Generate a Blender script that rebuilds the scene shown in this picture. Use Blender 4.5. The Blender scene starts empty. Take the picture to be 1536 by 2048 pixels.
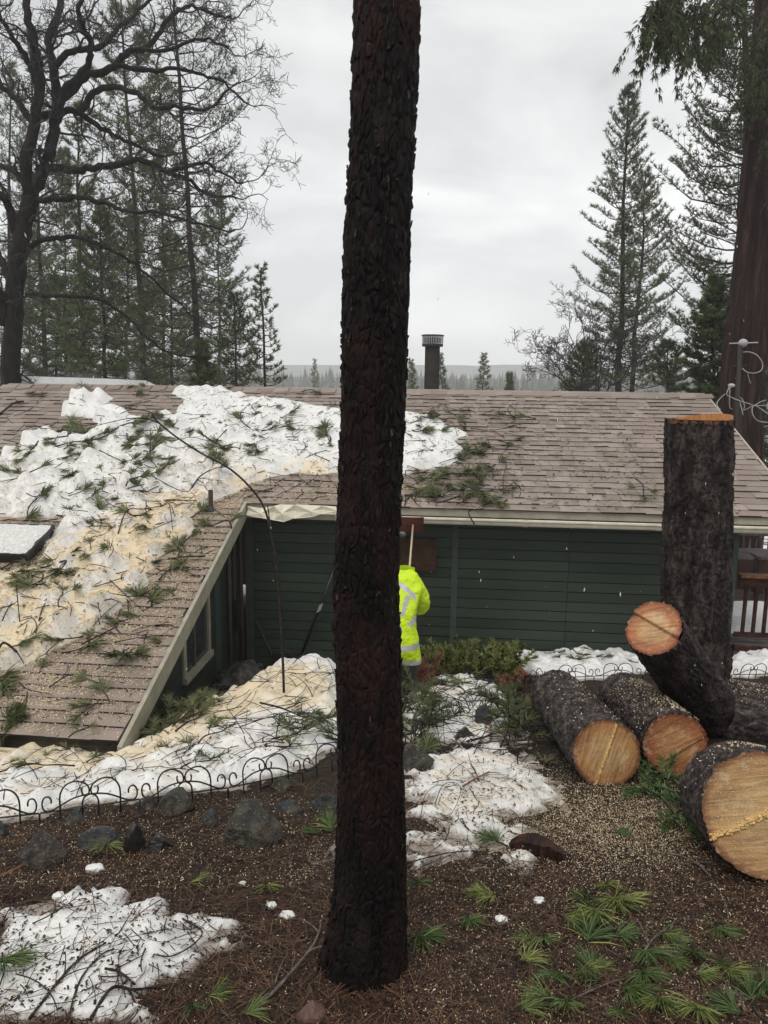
import bpy, math, random
import numpy as np
from mathutils import Vector, Matrix

random.seed(7)
RS = np.random.RandomState(7)
scene = bpy.context.scene
col = scene.collection

# ------------------------------------------------------------------ camera
PITCH, ROLL, FPX = math.radians(9.6), math.radians(0.8), 1500.0
_F = np.array([0, math.cos(PITCH), -math.sin(PITCH)])
_U0 = np.array([0, math.sin(PITCH), math.cos(PITCH)])
_R0 = np.array([1.0, 0, 0])
_R = _R0 * math.cos(ROLL) + _U0 * math.sin(ROLL)
_U = -_R0 * math.sin(ROLL) + _U0 * math.cos(ROLL)
cam_d = bpy.data.cameras.new('camera')
cam_d.sensor_fit = 'VERTICAL'
cam_d.sensor_height = 24.0
cam_d.lens = 24.0 * FPX / 2048.0
cam_d.clip_start = 0.05
cam_d.clip_end = 4000
cam = bpy.data.objects.new('camera', cam_d)
col.objects.link(cam)
cam.matrix_world = Matrix(((_R[0], _U[0], -_F[0], 0), (_R[1], _U[1], -_F[1], 0), (_R[2], _U[2], -_F[2], 0), (0, 0, 0, 1)))
scene.camera = cam

# ------------------------------------------------------------------ world: overcast cloud deck over a physical sky
SUN_EL, SUN_AZ = math.radians(58), math.radians(205)
world = bpy.data.worlds.new('World')
scene.world = world
world.use_nodes = True
wn = world.node_tree
wn.nodes.clear()
w_out = wn.nodes.new('ShaderNodeOutputWorld')
w_bg = wn.nodes.new('ShaderNodeBackground')
w_bg.inputs['Strength'].default_value = 0.1
w_sky = wn.nodes.new('ShaderNodeTexSky')
w_sky.sky_type = 'NISHITA'
w_sky.sun_disc = False
w_sky.sun_elevation = SUN_EL
w_sky.sun_rotation = SUN_AZ
w_tc = wn.nodes.new('ShaderNodeTexCoord')
w_map = wn.nodes.new('ShaderNodeMapping')
w_map.inputs['Scale'].default_value = (1.0, 1.0, 2.6)
w_map.inputs['Location'].default_value = (0.35, 0.1, 0.62)
w_n = wn.nodes.new('ShaderNodeTexNoise')
w_n.inputs['Scale'].default_value = 2.7
w_n.inputs['Detail'].default_value = 5
w_n.inputs['Roughness'].default_value = 0.5
w_n.inputs['Distortion'].default_value = 0.35
w_ramp = wn.nodes.new('ShaderNodeValToRGB')
w_ramp.color_ramp.elements[0].position = 0.40
w_ramp.color_ramp.elements[0].color = (0.68, 0.692, 0.70, 1)
w_ramp.color_ramp.elements[1].position = 0.62
w_ramp.color_ramp.elements[1].color = (0.98, 0.98, 0.975, 1)
w_mul = wn.nodes.new('ShaderNodeMixRGB')
w_mul.blend_type = 'MULTIPLY'
w_mul.inputs[0].default_value = 1.0
w_mul.inputs[2].default_value = (10.0, 10.0, 10.0, 1)
w_mix = wn.nodes.new('ShaderNodeMixRGB')
w_mix.inputs[0].default_value = 0.95
wn.links.new(w_tc.outputs['Generated'], w_map.inputs['Vector'])
wn.links.new(w_map.outputs[0], w_n.inputs['Vector'])
wn.links.new(w_n.outputs['Fac'], w_ramp.inputs[0])
w_sep = wn.nodes.new('ShaderNodeSeparateXYZ')
wn.links.new(w_tc.outputs['Generated'], w_sep.inputs[0])
w_hr = wn.nodes.new('ShaderNodeMapRange')                     # the deck thins a little towards the horizon, all round
w_hr.inputs['From Min'].default_value = 0.0
w_hr.inputs['From Max'].default_value = 0.36
w_hr.inputs['To Min'].default_value = 1.42
w_hr.inputs['To Max'].default_value = 1.0
wn.links.new(w_sep.outputs['Z'], w_hr.inputs['Value'])
w_hm = wn.nodes.new('ShaderNodeMixRGB')
w_hm.blend_type = 'MULTIPLY'
w_hm.inputs[0].default_value = 1.0
wn.links.new(w_ramp.outputs[0], w_hm.inputs[1])
wn.links.new(w_hr.outputs[0], w_hm.inputs[2])
wn.links.new(w_hm.outputs[0], w_mul.inputs[1])
wn.links.new(w_sky.outputs[0], w_mix.inputs[1])
wn.links.new(w_mul.outputs[0], w_mix.inputs[2])
wn.links.new(w_mix.outputs[0], w_bg.inputs['Color'])
wn.links.new(w_bg.outputs[0], w_out.inputs['Surface'])

sun_d = bpy.data.lights.new('sun', 'SUN')
sun_d.energy = 1.5
sun_d.angle = math.radians(30)
sun_d.color = (1.0, 0.97, 0.92)
sun = bpy.data.objects.new('sun', sun_d)
col.objects.link(sun)
_sd = Vector((math.sin(SUN_AZ) * math.cos(SUN_EL), math.cos(SUN_AZ) * math.cos(SUN_EL), math.sin(SUN_EL)))
sun.rotation_euler = _sd.to_track_quat('Z', 'Y').to_euler()
sun.location = (0, 0, 30)

scene.view_settings.view_transform = 'Standard'
scene.view_settings.look = 'None'
scene.view_settings.exposure = 0.0
scene.view_settings.gamma = 1.0
scene.view_settings.use_curve_mapping = False
scene.cycles.use_denoising = True
scene.cycles.max_bounces = 8
scene.cycles.transparent_max_bounces = 8
scene.cycles.volume_bounces = 4

# ------------------------------------------------------------------ pixel <-> world (photo pixels 1536 x 2048)
def ray(px, py):
    return _F + _R * ((px - 768.0) / FPX) + _U * ((1024.0 - py) / FPX)
def at(px, py, Y):
    d = ray(px, py)
    return d * (Y / d[1])
def proj(P):
    P = np.asarray(P, float)
    dz = P @ _F
    return np.stack([768 + FPX * (P @ _R) / dz, 1024 - FPX * (P @ _U) / dz, dz], -1)
def on_plane(px, py, p0, n):
    d = ray(px, py)
    return d * (np.dot(p0, n) / np.dot(d, n))

# ------------------------------------------------------------------ numpy noise
def _h(ix, iy, iz, seed):
    if 1:
        n = (ix.astype(np.int64) * 374761393 + iy.astype(np.int64) * 668265263 + iz.astype(np.int64) * 2246822519 + seed * 3266489917)
        n = (n & 0xffffffff).astype(np.uint64)
        n = ((n ^ (n >> np.uint64(13))) * np.uint64(1274126177)) & np.uint64(0xffffffff)
        n = ((n ^ (n >> np.uint64(15))) * np.uint64(2246822519)) & np.uint64(0xffffffff)
        n = n ^ (n >> np.uint64(16))
    return n.astype(np.float64) / 4294967296.0
def noise3(P, seed=0):
    P = np.asarray(P, float)
    I = np.floor(P).astype(np.int64)
    f = P - I
    f = f * f * f * (f * (f * 6 - 15) + 10)
    r = 0
    for dx in (0, 1):
        wx = f[..., 0] if dx else 1 - f[..., 0]
        for dy in (0, 1):
            wy = f[..., 1] if dy else 1 - f[..., 1]
            for dz in (0, 1):
                wz = f[..., 2] if dz else 1 - f[..., 2]
                r = r + wx * wy * wz * _h(I[..., 0] + dx, I[..., 1] + dy, I[..., 2] + dz, seed)
    return r * 2 - 1
def fbm3(P, octaves=4, seed=0, gain=0.5):
    r, a, t = 0, 1.0, 0
    P = np.asarray(P, float)
    for o in range(octaves):
        r = r + a * noise3(P * (2.03 ** o), seed + o * 17)
        t += a
        a *= gain
    return r / t
def worley3(P, seed=0):
    P = np.asarray(P, float)
    I = np.floor(P).astype(np.int64)
    F1 = np.full(P.shape[:-1], 9.0); F2 = F1.copy(); ID = np.zeros(P.shape[:-1])
    for dx in (-1, 0, 1):
        for dy in (-1, 0, 1):
            for dz in (-1, 0, 1):
                cx, cy, cz = I[..., 0] + dx, I[..., 1] + dy, I[..., 2] + dz
                h1 = _h(cx, cy, cz, seed); h2 = _h(cx, cy, cz, seed + 11); h3 = _h(cx, cy, cz, seed + 23)
                d = np.sqrt((cx + h1 - P[..., 0]) ** 2 + (cy + h2 - P[..., 1]) ** 2 + (cz + h3 - P[..., 2]) ** 2)
                nf = d < F1
                F2 = np.where(nf, F1, np.minimum(F2, d))
                ID = np.where(nf, h1, ID)
                F1 = np.where(nf, d, F1)
    return F1, F2, ID
def worley2(x, y, seed=0):
    ix0 = np.floor(x).astype(np.int64); iy0 = np.floor(y).astype(np.int64)
    F1 = np.full(x.shape, 9.0); F2 = F1.copy(); ID = np.zeros(x.shape)
    z = np.zeros_like(ix0)
    for dx in (-1, 0, 1):
        for dy in (-1, 0, 1):
            cx, cy = ix0 + dx, iy0 + dy
            h1 = _h(cx, cy, z, seed); h2 = _h(cx, cy, z, seed + 11)
            d = np.hypot(cx + h1 - x, cy + h2 - y)
            nf = d < F1
            F2 = np.where(nf, F1, np.minimum(F2, d))
            ID = np.where(nf, _h(cx, cy, z, seed + 29), ID)
            F1 = np.where(nf, d, F1)
    return F1, F2, ID
def n2(x, y, seed=0, octaves=4, gain=0.5):
    return fbm3(np.stack([x, y, np.full_like(x, seed * 1.37 + 0.31)], -1), octaves, seed, gain)
def sstep(a, b, x):
    t = np.clip((x - a) / (b - a), 0, 1)
    return t * t * (3 - 2 * t)
def sdf_poly(x, y, poly):
    """signed distance, positive inside"""
    poly = np.asarray(poly, float)
    d = np.full(x.shape, 1e9); inside = np.zeros(x.shape, bool)
    n = len(poly)
    for i in range(n):
        ax, ay = poly[i]; bx, by = poly[(i + 1) % n]
        ex_, ey_ = bx - ax, by - ay
        t = np.clip(((x - ax) * ex_ + (y - ay) * ey_) / (ex_ * ex_ + ey_ * ey_ + 1e-12), 0, 1)
        d = np.minimum(d, np.hypot(x - ax - t * ex_, y - ay - t * ey_))
        c = ((ay > y) != (by > y)) & (x < (bx - ax) * (y - ay) / (by - ay + 1e-12) + ax)
        inside ^= c
    return np.where(inside, d, -d)

# ------------------------------------------------------------------ mesh helpers
def mesh_data(name, V, polys, mats, smooth=False, attrs=None, midx=None):
    V = np.ascontiguousarray(np.asarray(V, np.float32).reshape(-1, 3))
    polys = [np.asarray(p, np.int32) for p in polys if len(p)]
    me = bpy.data.meshes.new(name)
    me.vertices.add(len(V))
    me.vertices.foreach_set('co', V.ravel())
    if polys:
        loops = np.concatenate([p.ravel() for p in polys])
        tot = np.concatenate([np.full(len(p), p.shape[1], np.int32) for p in polys])
        start = np.concatenate([[0], np.cumsum(tot)[:-1]]).astype(np.int32)
        me.loops.add(len(loops))
        me.loops.foreach_set('vertex_index', loops)
        me.polygons.add(len(tot))
        me.polygons.foreach_set('loop_start', start)
        me.polygons.foreach_set('loop_total', tot)
        if midx is not None:
            me.polygons.foreach_set('material_index', np.asarray(midx, np.int32))
        me.polygons.foreach_set('use_smooth', np.full(len(tot), bool(smooth)))
    for m in (mats if isinstance(mats, (list, tuple)) else [mats]):
        me.materials.append(m)
    for k, a in (attrs or {}).items():
        at_ = me.attributes.new(k, 'FLOAT', 'POINT')
        at_.data.foreach_set('value', np.asarray(a, np.float32).ravel())
    me.update(calc_edges=True)
    me.validate()
    return me
def link(name, me, parent=None):
    o = bpy.data.objects.new(name, me)
    col.objects.link(o)
    if parent is not None:
        o.parent = parent
    return o
def mesh_obj(name, V, polys, mats, parent=None, **kw):
    return link(name, mesh_data(name, V, polys, mats, **kw), parent)
class MB:
    """collects pieces into one mesh"""
    def __init__(s):
        s.V = []; s.P = {3: [], 4: []}; s.M = {3: [], 4: []}; s.n = 0; s.A = []
    def add(s, V, polys, mi=0, a=0.0):
        V = np.asarray(V, float).reshape(-1, 3)
        for p in (polys if isinstance(polys, (list, tuple)) else [polys]):
            p = np.asarray(p)
            if len(p):
                k = p.shape[1]
                s.P[k].append(p + s.n); s.M[k].append(np.full(len(p), mi))
        s.V.append(V); s.n += len(V)
        s.A.append(np.broadcast_to(np.asarray(a, float), (len(V),)))
    def data(s, name, mats, smooth=False):
        polys, mid = [], []
        for k in (3, 4):
            if s.P[k]:
                polys.append(np.concatenate(s.P[k])); mid.append(np.concatenate(s.M[k]))
        return mesh_data(name, np.concatenate(s.V), polys, mats, smooth, {'tone': np.concatenate(s.A)}, np.concatenate(mid))
    def build(s, name, mats, parent=None, smooth=False):
        return link(name, s.data(name, mats, smooth), parent)
BOXQ = np.array([[0, 3, 2, 1], [4, 5, 6, 7], [0, 1, 5, 4], [1, 2, 6, 5], [2, 3, 7, 6], [3, 0, 4, 7]])
def box8(c, ax, ay, az):
    """centre and three half axes"""
    c, ax, ay, az = (np.asarray(k, float) for k in (c, ax, ay, az))
    return np.array([c - ax - ay - az, c + ax - ay - az, c + ax + ay - az, c - ax + ay - az,
                     c - ax - ay + az, c + ax - ay + az, c + ax + ay + az, c - ax + ay + az])
def tube(path, rad, sides=6, cap=True):
    P = np.asarray(path, float); n = len(P)
    rad = np.broadcast_to(np.asarray(rad, float), (n,))
    T = np.gradient(P, axis=0) if n > 2 else np.repeat((P[-1:] - P[:1]), n, 0)
    T /= np.linalg.norm(T, axis=1, keepdims=True) + 1e-12
    ref = np.array([0, 0, 1.0]) if abs(T[0, 2]) < 0.9 else np.array([1.0, 0, 0])
    a = np.cross(T[0], ref); a /= np.linalg.norm(a)
    A = np.empty_like(P)
    for i in range(n):
        a = a - T[i] * np.dot(a, T[i]); a /= np.linalg.norm(a) + 1e-12
        A[i] = a
    B = np.cross(T, A)
    th = np.arange(sides) * (2 * math.pi / sides)
    V = P[:, None, :] + rad[:, None, None] * (np.cos(th)[None, :, None] * A[:, None, :] + np.sin(th)[None, :, None] * B[:, None, :])
    i, j = np.meshgrid(np.arange(n - 1), np.arange(sides), indexing='ij')
    j2 = (j + 1) % sides
    Q = np.stack([i * sides + j, i * sides + j2, (i + 1) * sides + j2, (i + 1) * sides + j], -1).reshape(-1, 4)
    V = V.reshape(-1, 3)
    polys = [Q]
    if cap:
        V = np.concatenate([V, P[:1], P[-1:]])
        jj = np.arange(sides); j2 = (jj + 1) % sides
        polys.append(np.concatenate([np.stack([np.full(sides, n * sides), j2, jj], -1),
                                     np.stack([np.full(sides, n * sides + 1), (n - 1) * sides + jj, (n - 1) * sides + j2], -1)]))
    return V, polys
def grid_quads(nu, nv, wrap_u=False):
    i, j = np.meshgrid(np.arange(nv - 1), np.arange(nu if wrap_u else nu - 1), indexing='ij')
    j2 = (j + 1) % nu
    return np.stack([i * nu + j, i * nu + j2, (i + 1) * nu + j2, (i + 1) * nu + j], -1).reshape(-1, 4)
def smooth_path(pts, n=24):
    pts = np.asarray(pts, float); m = len(pts)
    t = np.linspace(0, m - 1, n); i = np.clip(np.floor(t).astype(int), 0, m - 2); f = (t - i)[:, None]
    p0 = pts[np.maximum(i - 1, 0)]; p1 = pts[i]; p2 = pts[i + 1]; p3 = pts[np.minimum(i + 2, m - 1)]
    return 0.5 * (2 * p1 + (p2 - p0) * f + (2 * p0 - 5 * p1 + 4 * p2 - p3) * f ** 2 + (3 * p1 - p0 - 3 * p2 + p3) * f ** 3)
def unit(v):
    v = np.asarray(v, float)
    return v / (np.linalg.norm(v, axis=-1, keepdims=True) + 1e-12)
def thing(name, label, cat, loc=(0, 0, 0), group=None):
    o = bpy.data.objects.new(name, None)
    col.objects.link(o)
    o.location = loc
    o.empty_display_size = 0.1
    return tag(o, label, cat, group)
def tag(o, label, cat=None, group=None):
    o['label'] = label
    if cat: o['category'] = cat
    if group: o['group'] = group
    return o
def kind(o, k):
    o['kind'] = k
    return o

# ------------------------------------------------------------------ materials
class NT:
    def __init__(s, name):
        s.m = bpy.data.materials.new(name); s.m.use_nodes = True
        s.t = s.m.node_tree; s.t.nodes.clear()
        s.out = s.t.nodes.new('ShaderNodeOutputMaterial')
        s.b = s.t.nodes.new('ShaderNodeBsdfPrincipled')
        s.t.links.new(s.b.outputs[0], s.out.inputs['Surface'])
    def n(s, typ, props=None, **inp):
        nd = s.t.nodes.new('ShaderNode' + typ)
        for k, v in (props or {}).items(): setattr(nd, k, v)
        for k, v in inp.items():
            key = int(k[1:]) if k[0] == 'i' and k[1:].isdigit() else k.replace('_', ' ')
            s.set(nd.inputs[key], v)
        return nd
    def set(s, sock, v):
        if isinstance(v, bpy.types.NodeSocket): s.t.links.new(v, sock)
        else: sock.default_value = v
    def coord(s, scale=(1, 1, 1), space='Object'):
        tc = s.n('TexCoord')
        return s.n('Mapping', Vector=tc.outputs[space], Scale=scale).outputs[0]
    def noise(s, vec, scale, detail=4, rough=0.55, dist=0.0):
        return s.n('TexNoise', Vector=vec, Scale=scale, Detail=detail, Roughness=rough, Distortion=dist).outputs['Fac']
    def ramp(s, fac, stops):
        r = s.n('ValToRGB', i0=fac); cr = r.color_ramp
        while len(cr.elements) < len(stops): cr.elements.new(0.5)
        for e, (p, c) in zip(cr.elements, stops):
            e.position = p; e.color = (*c, 1) if len(c) == 3 else c
        return r.outputs[0]
    def mix(s, fac, a, b, blend='MIX'):
        def c4(x): return (*x, 1) if isinstance(x, tuple) and len(x) == 3 else x
        return s.n('MixRGB', {'blend_type': blend}, i0=fac, i1=c4(a), i2=c4(b)).outputs[0]
    def math(s, op, a, b=0.0, clamp=False):
        return s.n('Math', {'operation': op, 'use_clamp': clamp}, i0=a, i1=b).outputs[0]
    def attr(s, name): return s.n('Attribute', {'attribute_name': name}).outputs['Fac']
    def rnd(s): return s.n('ObjectInfo').outputs['Random']
    def tone(s):
        return s.math('FRACT', s.math('ADD', s.attr('tone'), s.rnd()))
    def bump(s, h, strength=0.5, dist=0.01):
        s.t.links.new(s.n('Bump', Height=h, Strength=strength, Distance=dist).outputs[0], s.b.inputs['Normal'])
    def fin(s, color=None, rough=0.8, **kw):
        if color is not None: s.set(s.b.inputs['Base Color'], (*color, 1) if isinstance(color, tuple) and len(color) == 3 else color)
        s.set(s.b.inputs['Roughness'], rough)
        for k, v in kw.items(): s.set(s.b.inputs[k.replace('_', ' ')], v)
        return s.m
def ramp3(lo, mid, hi, p=(0.3, 0.5, 0.72)): return [(p[0], lo), (p[1], mid), (p[2], hi)]

def mat_bark(name, lo, mid, hi, scale=9.0, stretch=0.22, rough=0.8, bump=0.7, bdist=0.012, spec=0.15):
    g = NT(name)
    v = g.coord((1, 1, stretch))
    n1 = g.noise(v, scale, 6, 0.62, 0.4)
    n2_ = g.noise(g.coord(), scale * 4.0, 5, 0.6)
    f = g.math('ADD', g.math('MULTIPLY', n1, 0.65), g.math('MULTIPLY', n2_, 0.35))
    c = g.ramp(f, ramp3(lo, mid, hi, (0.36, 0.5, 0.66)))
    g.bump(f, bump, bdist)
    return g.fin(c, rough, Specular_IOR_Level=spec)
def mat_plain(name, c, rough=0.6, var=0.12, scale=6.0, metallic=0.0, bump=0.0, spec=0.5):
    g = NT(name)
    n1 = g.noise(g.coord(), scale, 5, 0.6)
    lo = tuple(x * (1 - var) for x in c); hi = tuple(min(1, x * (1 + var)) for x in c)
    cc = g.ramp(n1, [(0.3, lo), (0.7, hi)])
    if bump: g.bump(n1, bump, 0.01)
    return g.fin(cc, rough, Metallic=metallic, Specular_IOR_Level=spec)
def mat_leaf(name, lo, hi, rough=0.6, mid=None):
    g = NT(name)
    c = g.ramp(g.tone(), [(0.0, lo), (1.0, hi)] if mid is None else [(0.0, lo), (0.55, mid), (1.0, hi)])
    g.fin(c, rough, Specular_IOR_Level=0.25)
    return g.m
# ------------------------------------------------------------------ terrain
def zbase(y):
    y = np.asarray(y, float)
    return np.where(y < 4, -1.65 - 0.16 * y, np.where(y < 10.4, -2.29 - 0.24 * (y - 4), -3.826 - 0.02 * (y - 10.4)))
_cp = []
for _x in (-5.5, -2.6, 0, 2.2, 5.5):
    for _y in (-1.5, 0.6, 2.0, 3.1): _cp.append((_x, _y, float(zbase(_y))))
for _x in (0.2, 1.2, 2.6, 4.2, 6.5):
    for _y in (4.2, 5.6, 7.2, 8.8, 10.4, 12.5): _cp.append((_x, _y, float(zbase(_y))))
def cpx(px, py, Y, dz=0.0):
    p = at(px, py, Y); _cp.append((p[0], Y, p[2] + dz))
cpx(235, 1540, 5.75); cpx(330, 1462, 6.6); cpx(430, 1408, 7.3); cpx(520, 1354, 8.0); cpx(600, 1334, 8.4)
cpx(120, 1552, 5.4); cpx(0, 1545, 5.3)
cpx(400, 1400, 9.0); cpx(300, 1425, 7.6, -0.1); cpx(455, 1385, 9.6); cpx(560, 1345, 10.4, -0.15)
cpx(600, 1560, 4.1); cpx(450, 1592, 3.86); cpx(280, 1612, 3.7); cpx(80, 1642, 3.53); cpx(450, 1480, 5.3); cpx(100, 1565, 4.6)
cpx(700, 1400, 6.8); cpx(650, 1480, 5.3); cpx(250, 1850, 2.6)
_cp += [(-5.5, 4.6, -2.7), (-5.5, 6.2, -3.4), (-5.5, 8.5, -3.9), (-5.5, 11, -4.1), (-2.9, 7.2, -3.6), (-2.6, 10.2, -4.0), (-1, 12.5, -4.0), (-4, 9.5, -4.0)]
_cp = np.array(_cp)
def _tps(r2): return 0.5 * r2 * np.log(r2 + 1e-9)
def _fit():
    n = len(_cp); X = _cp[:, :2]
    D = ((X[:, None] - X[None]) ** 2).sum(-1)
    K = _tps(D) + np.eye(n) * 0.02
    Pm = np.concatenate([np.ones((n, 1)), X], 1)
    A = np.zeros((n + 3, n + 3)); A[:n, :n] = K; A[:n, n:] = Pm; A[n:, :n] = Pm.T
    return np.linalg.solve(A, np.concatenate([_cp[:, 2], np.zeros(3)]))
_w = _fit()
def zfar(x, y):
    return np.where(y < 60, -4.0 - 0.2 * np.maximum(y - 12, 0), np.where(y < 240, -13.6 - 0.03 * (y - 60), -19.0)) 
def gz(x, y, rough=True):
    x = np.atleast_1d(np.asarray(x, float)); y = np.atleast_1d(np.asarray(y, float))
    xs = np.clip(x, -6, 7); ys = np.clip(y, -2, 12.5)
    D = (xs[..., None] - _cp[:, 0]) ** 2 + (ys[..., None] - _cp[:, 1]) ** 2
    z = _tps(D) @ _w[:len(_cp)] + _w[-3] + _w[-2] * xs + _w[-1] * ys
    t = sstep(12, 16, y)
    z = z * (1 - t) + zfar(x, y) * t
    if rough:
        near = 1 - sstep(12, 18, np.abs(x) + np.maximum(y, 0) * 0.5)
        z = z + near * (0.035 * n2(x * 1.6, y * 1.6, 3, 3) + 0.018 * n2(x * 6, y * 6, 5, 3))
    return z
_qx, _qy = np.arange(-9, 9.01, .04), np.arange(-.5, 13.51, .04)
_QX, _QY = np.meshgrid(_qx, _qy)
_QZ = gz(_QX.ravel(), _QY.ravel()).reshape(_QX.shape)
_QL = _QZ.tolist()
def g1(x, y):
    fx_ = (min(max(x, -8.9), 8.9) + 9) / .04; fy_ = (min(max(y, -.4), 13.4) + .5) / .04
    i = int(fx_); j = int(fy_); a = fx_ - i; b = fy_ - j
    r0, r1 = _QL[j], _QL[j + 1]
    return (r0[i] * (1 - a) + r0[i + 1] * a) * (1 - b) + (r1[i] * (1 - a) + r1[i + 1] * a) * b
def gpt(px, py):
    """where the photo pixel's sight line meets the ground"""
    d = ray(px, py); dx, dy, dz_ = float(d[0]), float(d[1]), float(d[2]); t0 = 0.5
    for k in range(400):
        if dz_ * t0 <= g1(dx * t0, dy * t0): break
        t0 += 0.03
    lo, hi = t0 - 0.03, t0
    for k in range(8):
        m = (lo + hi) / 2
        if dz_ * m <= g1(dx * m, dy * m): hi = m
        else: lo = m
    return np.array([dx * hi, dy * hi, g1(dx * hi, dy * hi)])
def gnormal(x, y):
    e = 0.08
    return unit(np.array([-(g1(x + e, y) - g1(x - e, y)) / (2 * e), -(g1(x, y + e) - g1(x, y - e)) / (2 * e), 1.0]))

# ------------------------------------------------------------------ house frame
A_H = math.radians(4.8)
EX = np.array([math.cos(A_H), -math.sin(A_H), 0]); EY = np.array([math.sin(A_H), math.cos(A_H), 0]); EZ = np.array([0, 0, 1.0])
SL = 0.36
O_H = at(1000, 1019, 10.0)                     # a point on the eave line
RN = unit(np.cross(EX, EY + SL * EZ))          # roof normal (up, towards the camera)
def hw(u, v, z=0.0):
    u, v, z = np.broadcast_arrays(np.asarray(u, float), np.asarray(v, float), np.asarray(z, float))
    return O_H + u[..., None] * EX + v[..., None] * EY + z[..., None] * EZ
def rz(v): return SL * np.asarray(v, float)
def roof(u, v, h=0.0):
    """point h above the roof plane (along its normal)"""
    return hw(u, v, rz(v)) + np.asarray(h, float)[..., None] * RN
def ruv(px, py):
    p = on_plane(px, py, O_H, RN) - O_H
    return np.array([p @ EX, p @ EY])
R_V = float(ruv(1000, 787)[1])                 # ridge
U_R = float(ruv(1411, 790)[0])                 # right rake
_a, _b = ruv(487, 1018), ruv(234, 1480)
U_K = float((_a[0] + _b[0]) / 2)               # rake of the low wing
V_W = float(_b[1])                             # eave of the low wing
U_L = -9.5
print('house: ridge v %.2f right u %.2f wing rake u %.2f/%.2f wing eave v %.2f' % (R_V, U_R, _a[0], _b[0], V_W))

# ------------------------------------------------------------------ setting materials
def m_ground():
    g = NT('forest_floor')
    v = g.coord()
    n1 = g.noise(v, 2.2, 6, 0.6); n2_ = g.noise(v, 22, 5, 0.65); n3 = g.noise(v, 95, 3, 0.7)
    c1 = g.ramp(n2_, [(0.32, (0.006, 0.005, 0.004)), (0.50, (0.022, 0.016, 0.012)), (0.64, (0.055, 0.038, 0.027)), (0.82, (0.15, 0.112, 0.08))])
    c2 = g.ramp(n3, [(0.3, (0.007, 0.006, 0.005)), (0.7, (0.10, 0.075, 0.055))])
    c = g.mix(0.45, c1, c2)
    c = g.mix(g.ramp(n1, [(0.4, (0, 0, 0)), (0.7, (0.55, 0.55, 0.55))]), c, (0.035, 0.026, 0.018))
    yy = g.n('SeparateXYZ', Vector=g.n('NewGeometry').outputs['Position']).outputs['Y']
    far = g.n('MapRange', Value=yy, i1=13.0, i2=20.0).outputs[0]
    ns = g.noise(v, .35, 5, .6)
    c = g.mix(g.math('MULTIPLY', far, g.ramp(ns, [(.38, (0, 0, 0)), (.46, (1, 1, 1))])), c, (.70, .70, .70))     # unseen pale snow patches beyond the house, added to bounce light into haze and trees
    g.bump(g.math('ADD', n2_, g.math('MULTIPLY', n3, 0.6)), 0.9, 0.02)
    return g.fin(c, 0.85, Specular_IOR_Level=0.12)
def m_snow(name, dirt=0.5):
    g = NT(name)
    v = g.coord()
    d = g.attr('dust')
    n1 = g.noise(v, 5.0, 5, 0.6); n2_ = g.noise(v, 38, 4, 0.65); n3 = g.noise(v, 120, 2, 0.6); n4 = g.noise(v, 16, 5, 0.7)
    f = g.math('ADD', d, g.math('MULTIPLY', g.math('SUBTRACT', n1, 0.5), 1.1))
    f = g.math('ADD', f, g.math('MULTIPLY', g.math('SUBTRACT', n2_, 0.5), 1.3))
    f = g.ramp(f, [(0.3, (0, 0, 0)), (0.95, (1, 1, 1))])
    tan = g.ramp(n3, [(0.3, (0.63, 0.50, 0.32)), (0.7, (0.83, 0.72, 0.53))])
    c = g.mix(f, g.ramp(n4, [(.3, (0.66, 0.66, 0.645)), (.62, (0.84, 0.83, 0.80))]), tan)
    sp = g.ramp(g.math('ADD', g.math('MULTIPLY', n4, 0.55), g.math('MULTIPLY', n2_, 0.45)), [(0.60, (0, 0, 0)), (0.66, (dirt, dirt, dirt))])
    c = g.mix(sp, c, (0.10, 0.065, 0.04))
    c = g.mix(g.ramp(n3, [(0.66, (0, 0, 0)), (0.72, (dirt * 0.9,) * 3)]), c, (0.16, 0.11, 0.07))
    sl = g.math('ADD', g.attr('slush'), g.math('MULTIPLY', g.math('SUBTRACT', n2_, .5), .9))
    c = g.mix(g.ramp(sl, [(.25, (0, 0, 0)), (.8, (.85,) * 3)]), c, (.24, .19, .15))
    g.bump(g.math('ADD', g.math('MULTIPLY', n2_, 0.6), g.math('ADD', g.math('MULTIPLY', n3, 0.35), g.math('MULTIPLY', n4, .35))), 0.5, 0.02)
    return g.fin(c, 0.55, Specular_IOR_Level=0.3, Subsurface_Weight=0.0)
def m_shingle():
    g = NT('shingle')
    v = g.coord(); t = g.tone()
    base = g.ramp(t, [(0.0, (0.225, 0.170, 0.138)), (0.35, (0.26, 0.202, 0.168)), (0.7, (0.29, 0.230, 0.194)), (1.0, (0.33, 0.268, 0.230))])
    gw = g.n('NewGeometry').outputs['Position']
    n1 = g.noise(gw, 160, 2, 0.7); n2_ = g.noise(gw, 2.6, 5, 0.65)
    c = g.mix(0.5, base, g.ramp(n1, [(0.3, (0.5, 0.5, 0.5)), (0.7, (1.5, 1.5, 1.5))]), 'MULTIPLY')
    c = g.mix(g.ramp(n2_, [(0.45, (0, 0, 0)), (0.75, (0.5,) * 3)]), c, (0.15, 0.125, 0.092))
    g.bump(n1, 0.35, 0.004)
    return g.fin(c, 0.5, Specular_IOR_Level=0.55)
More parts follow.
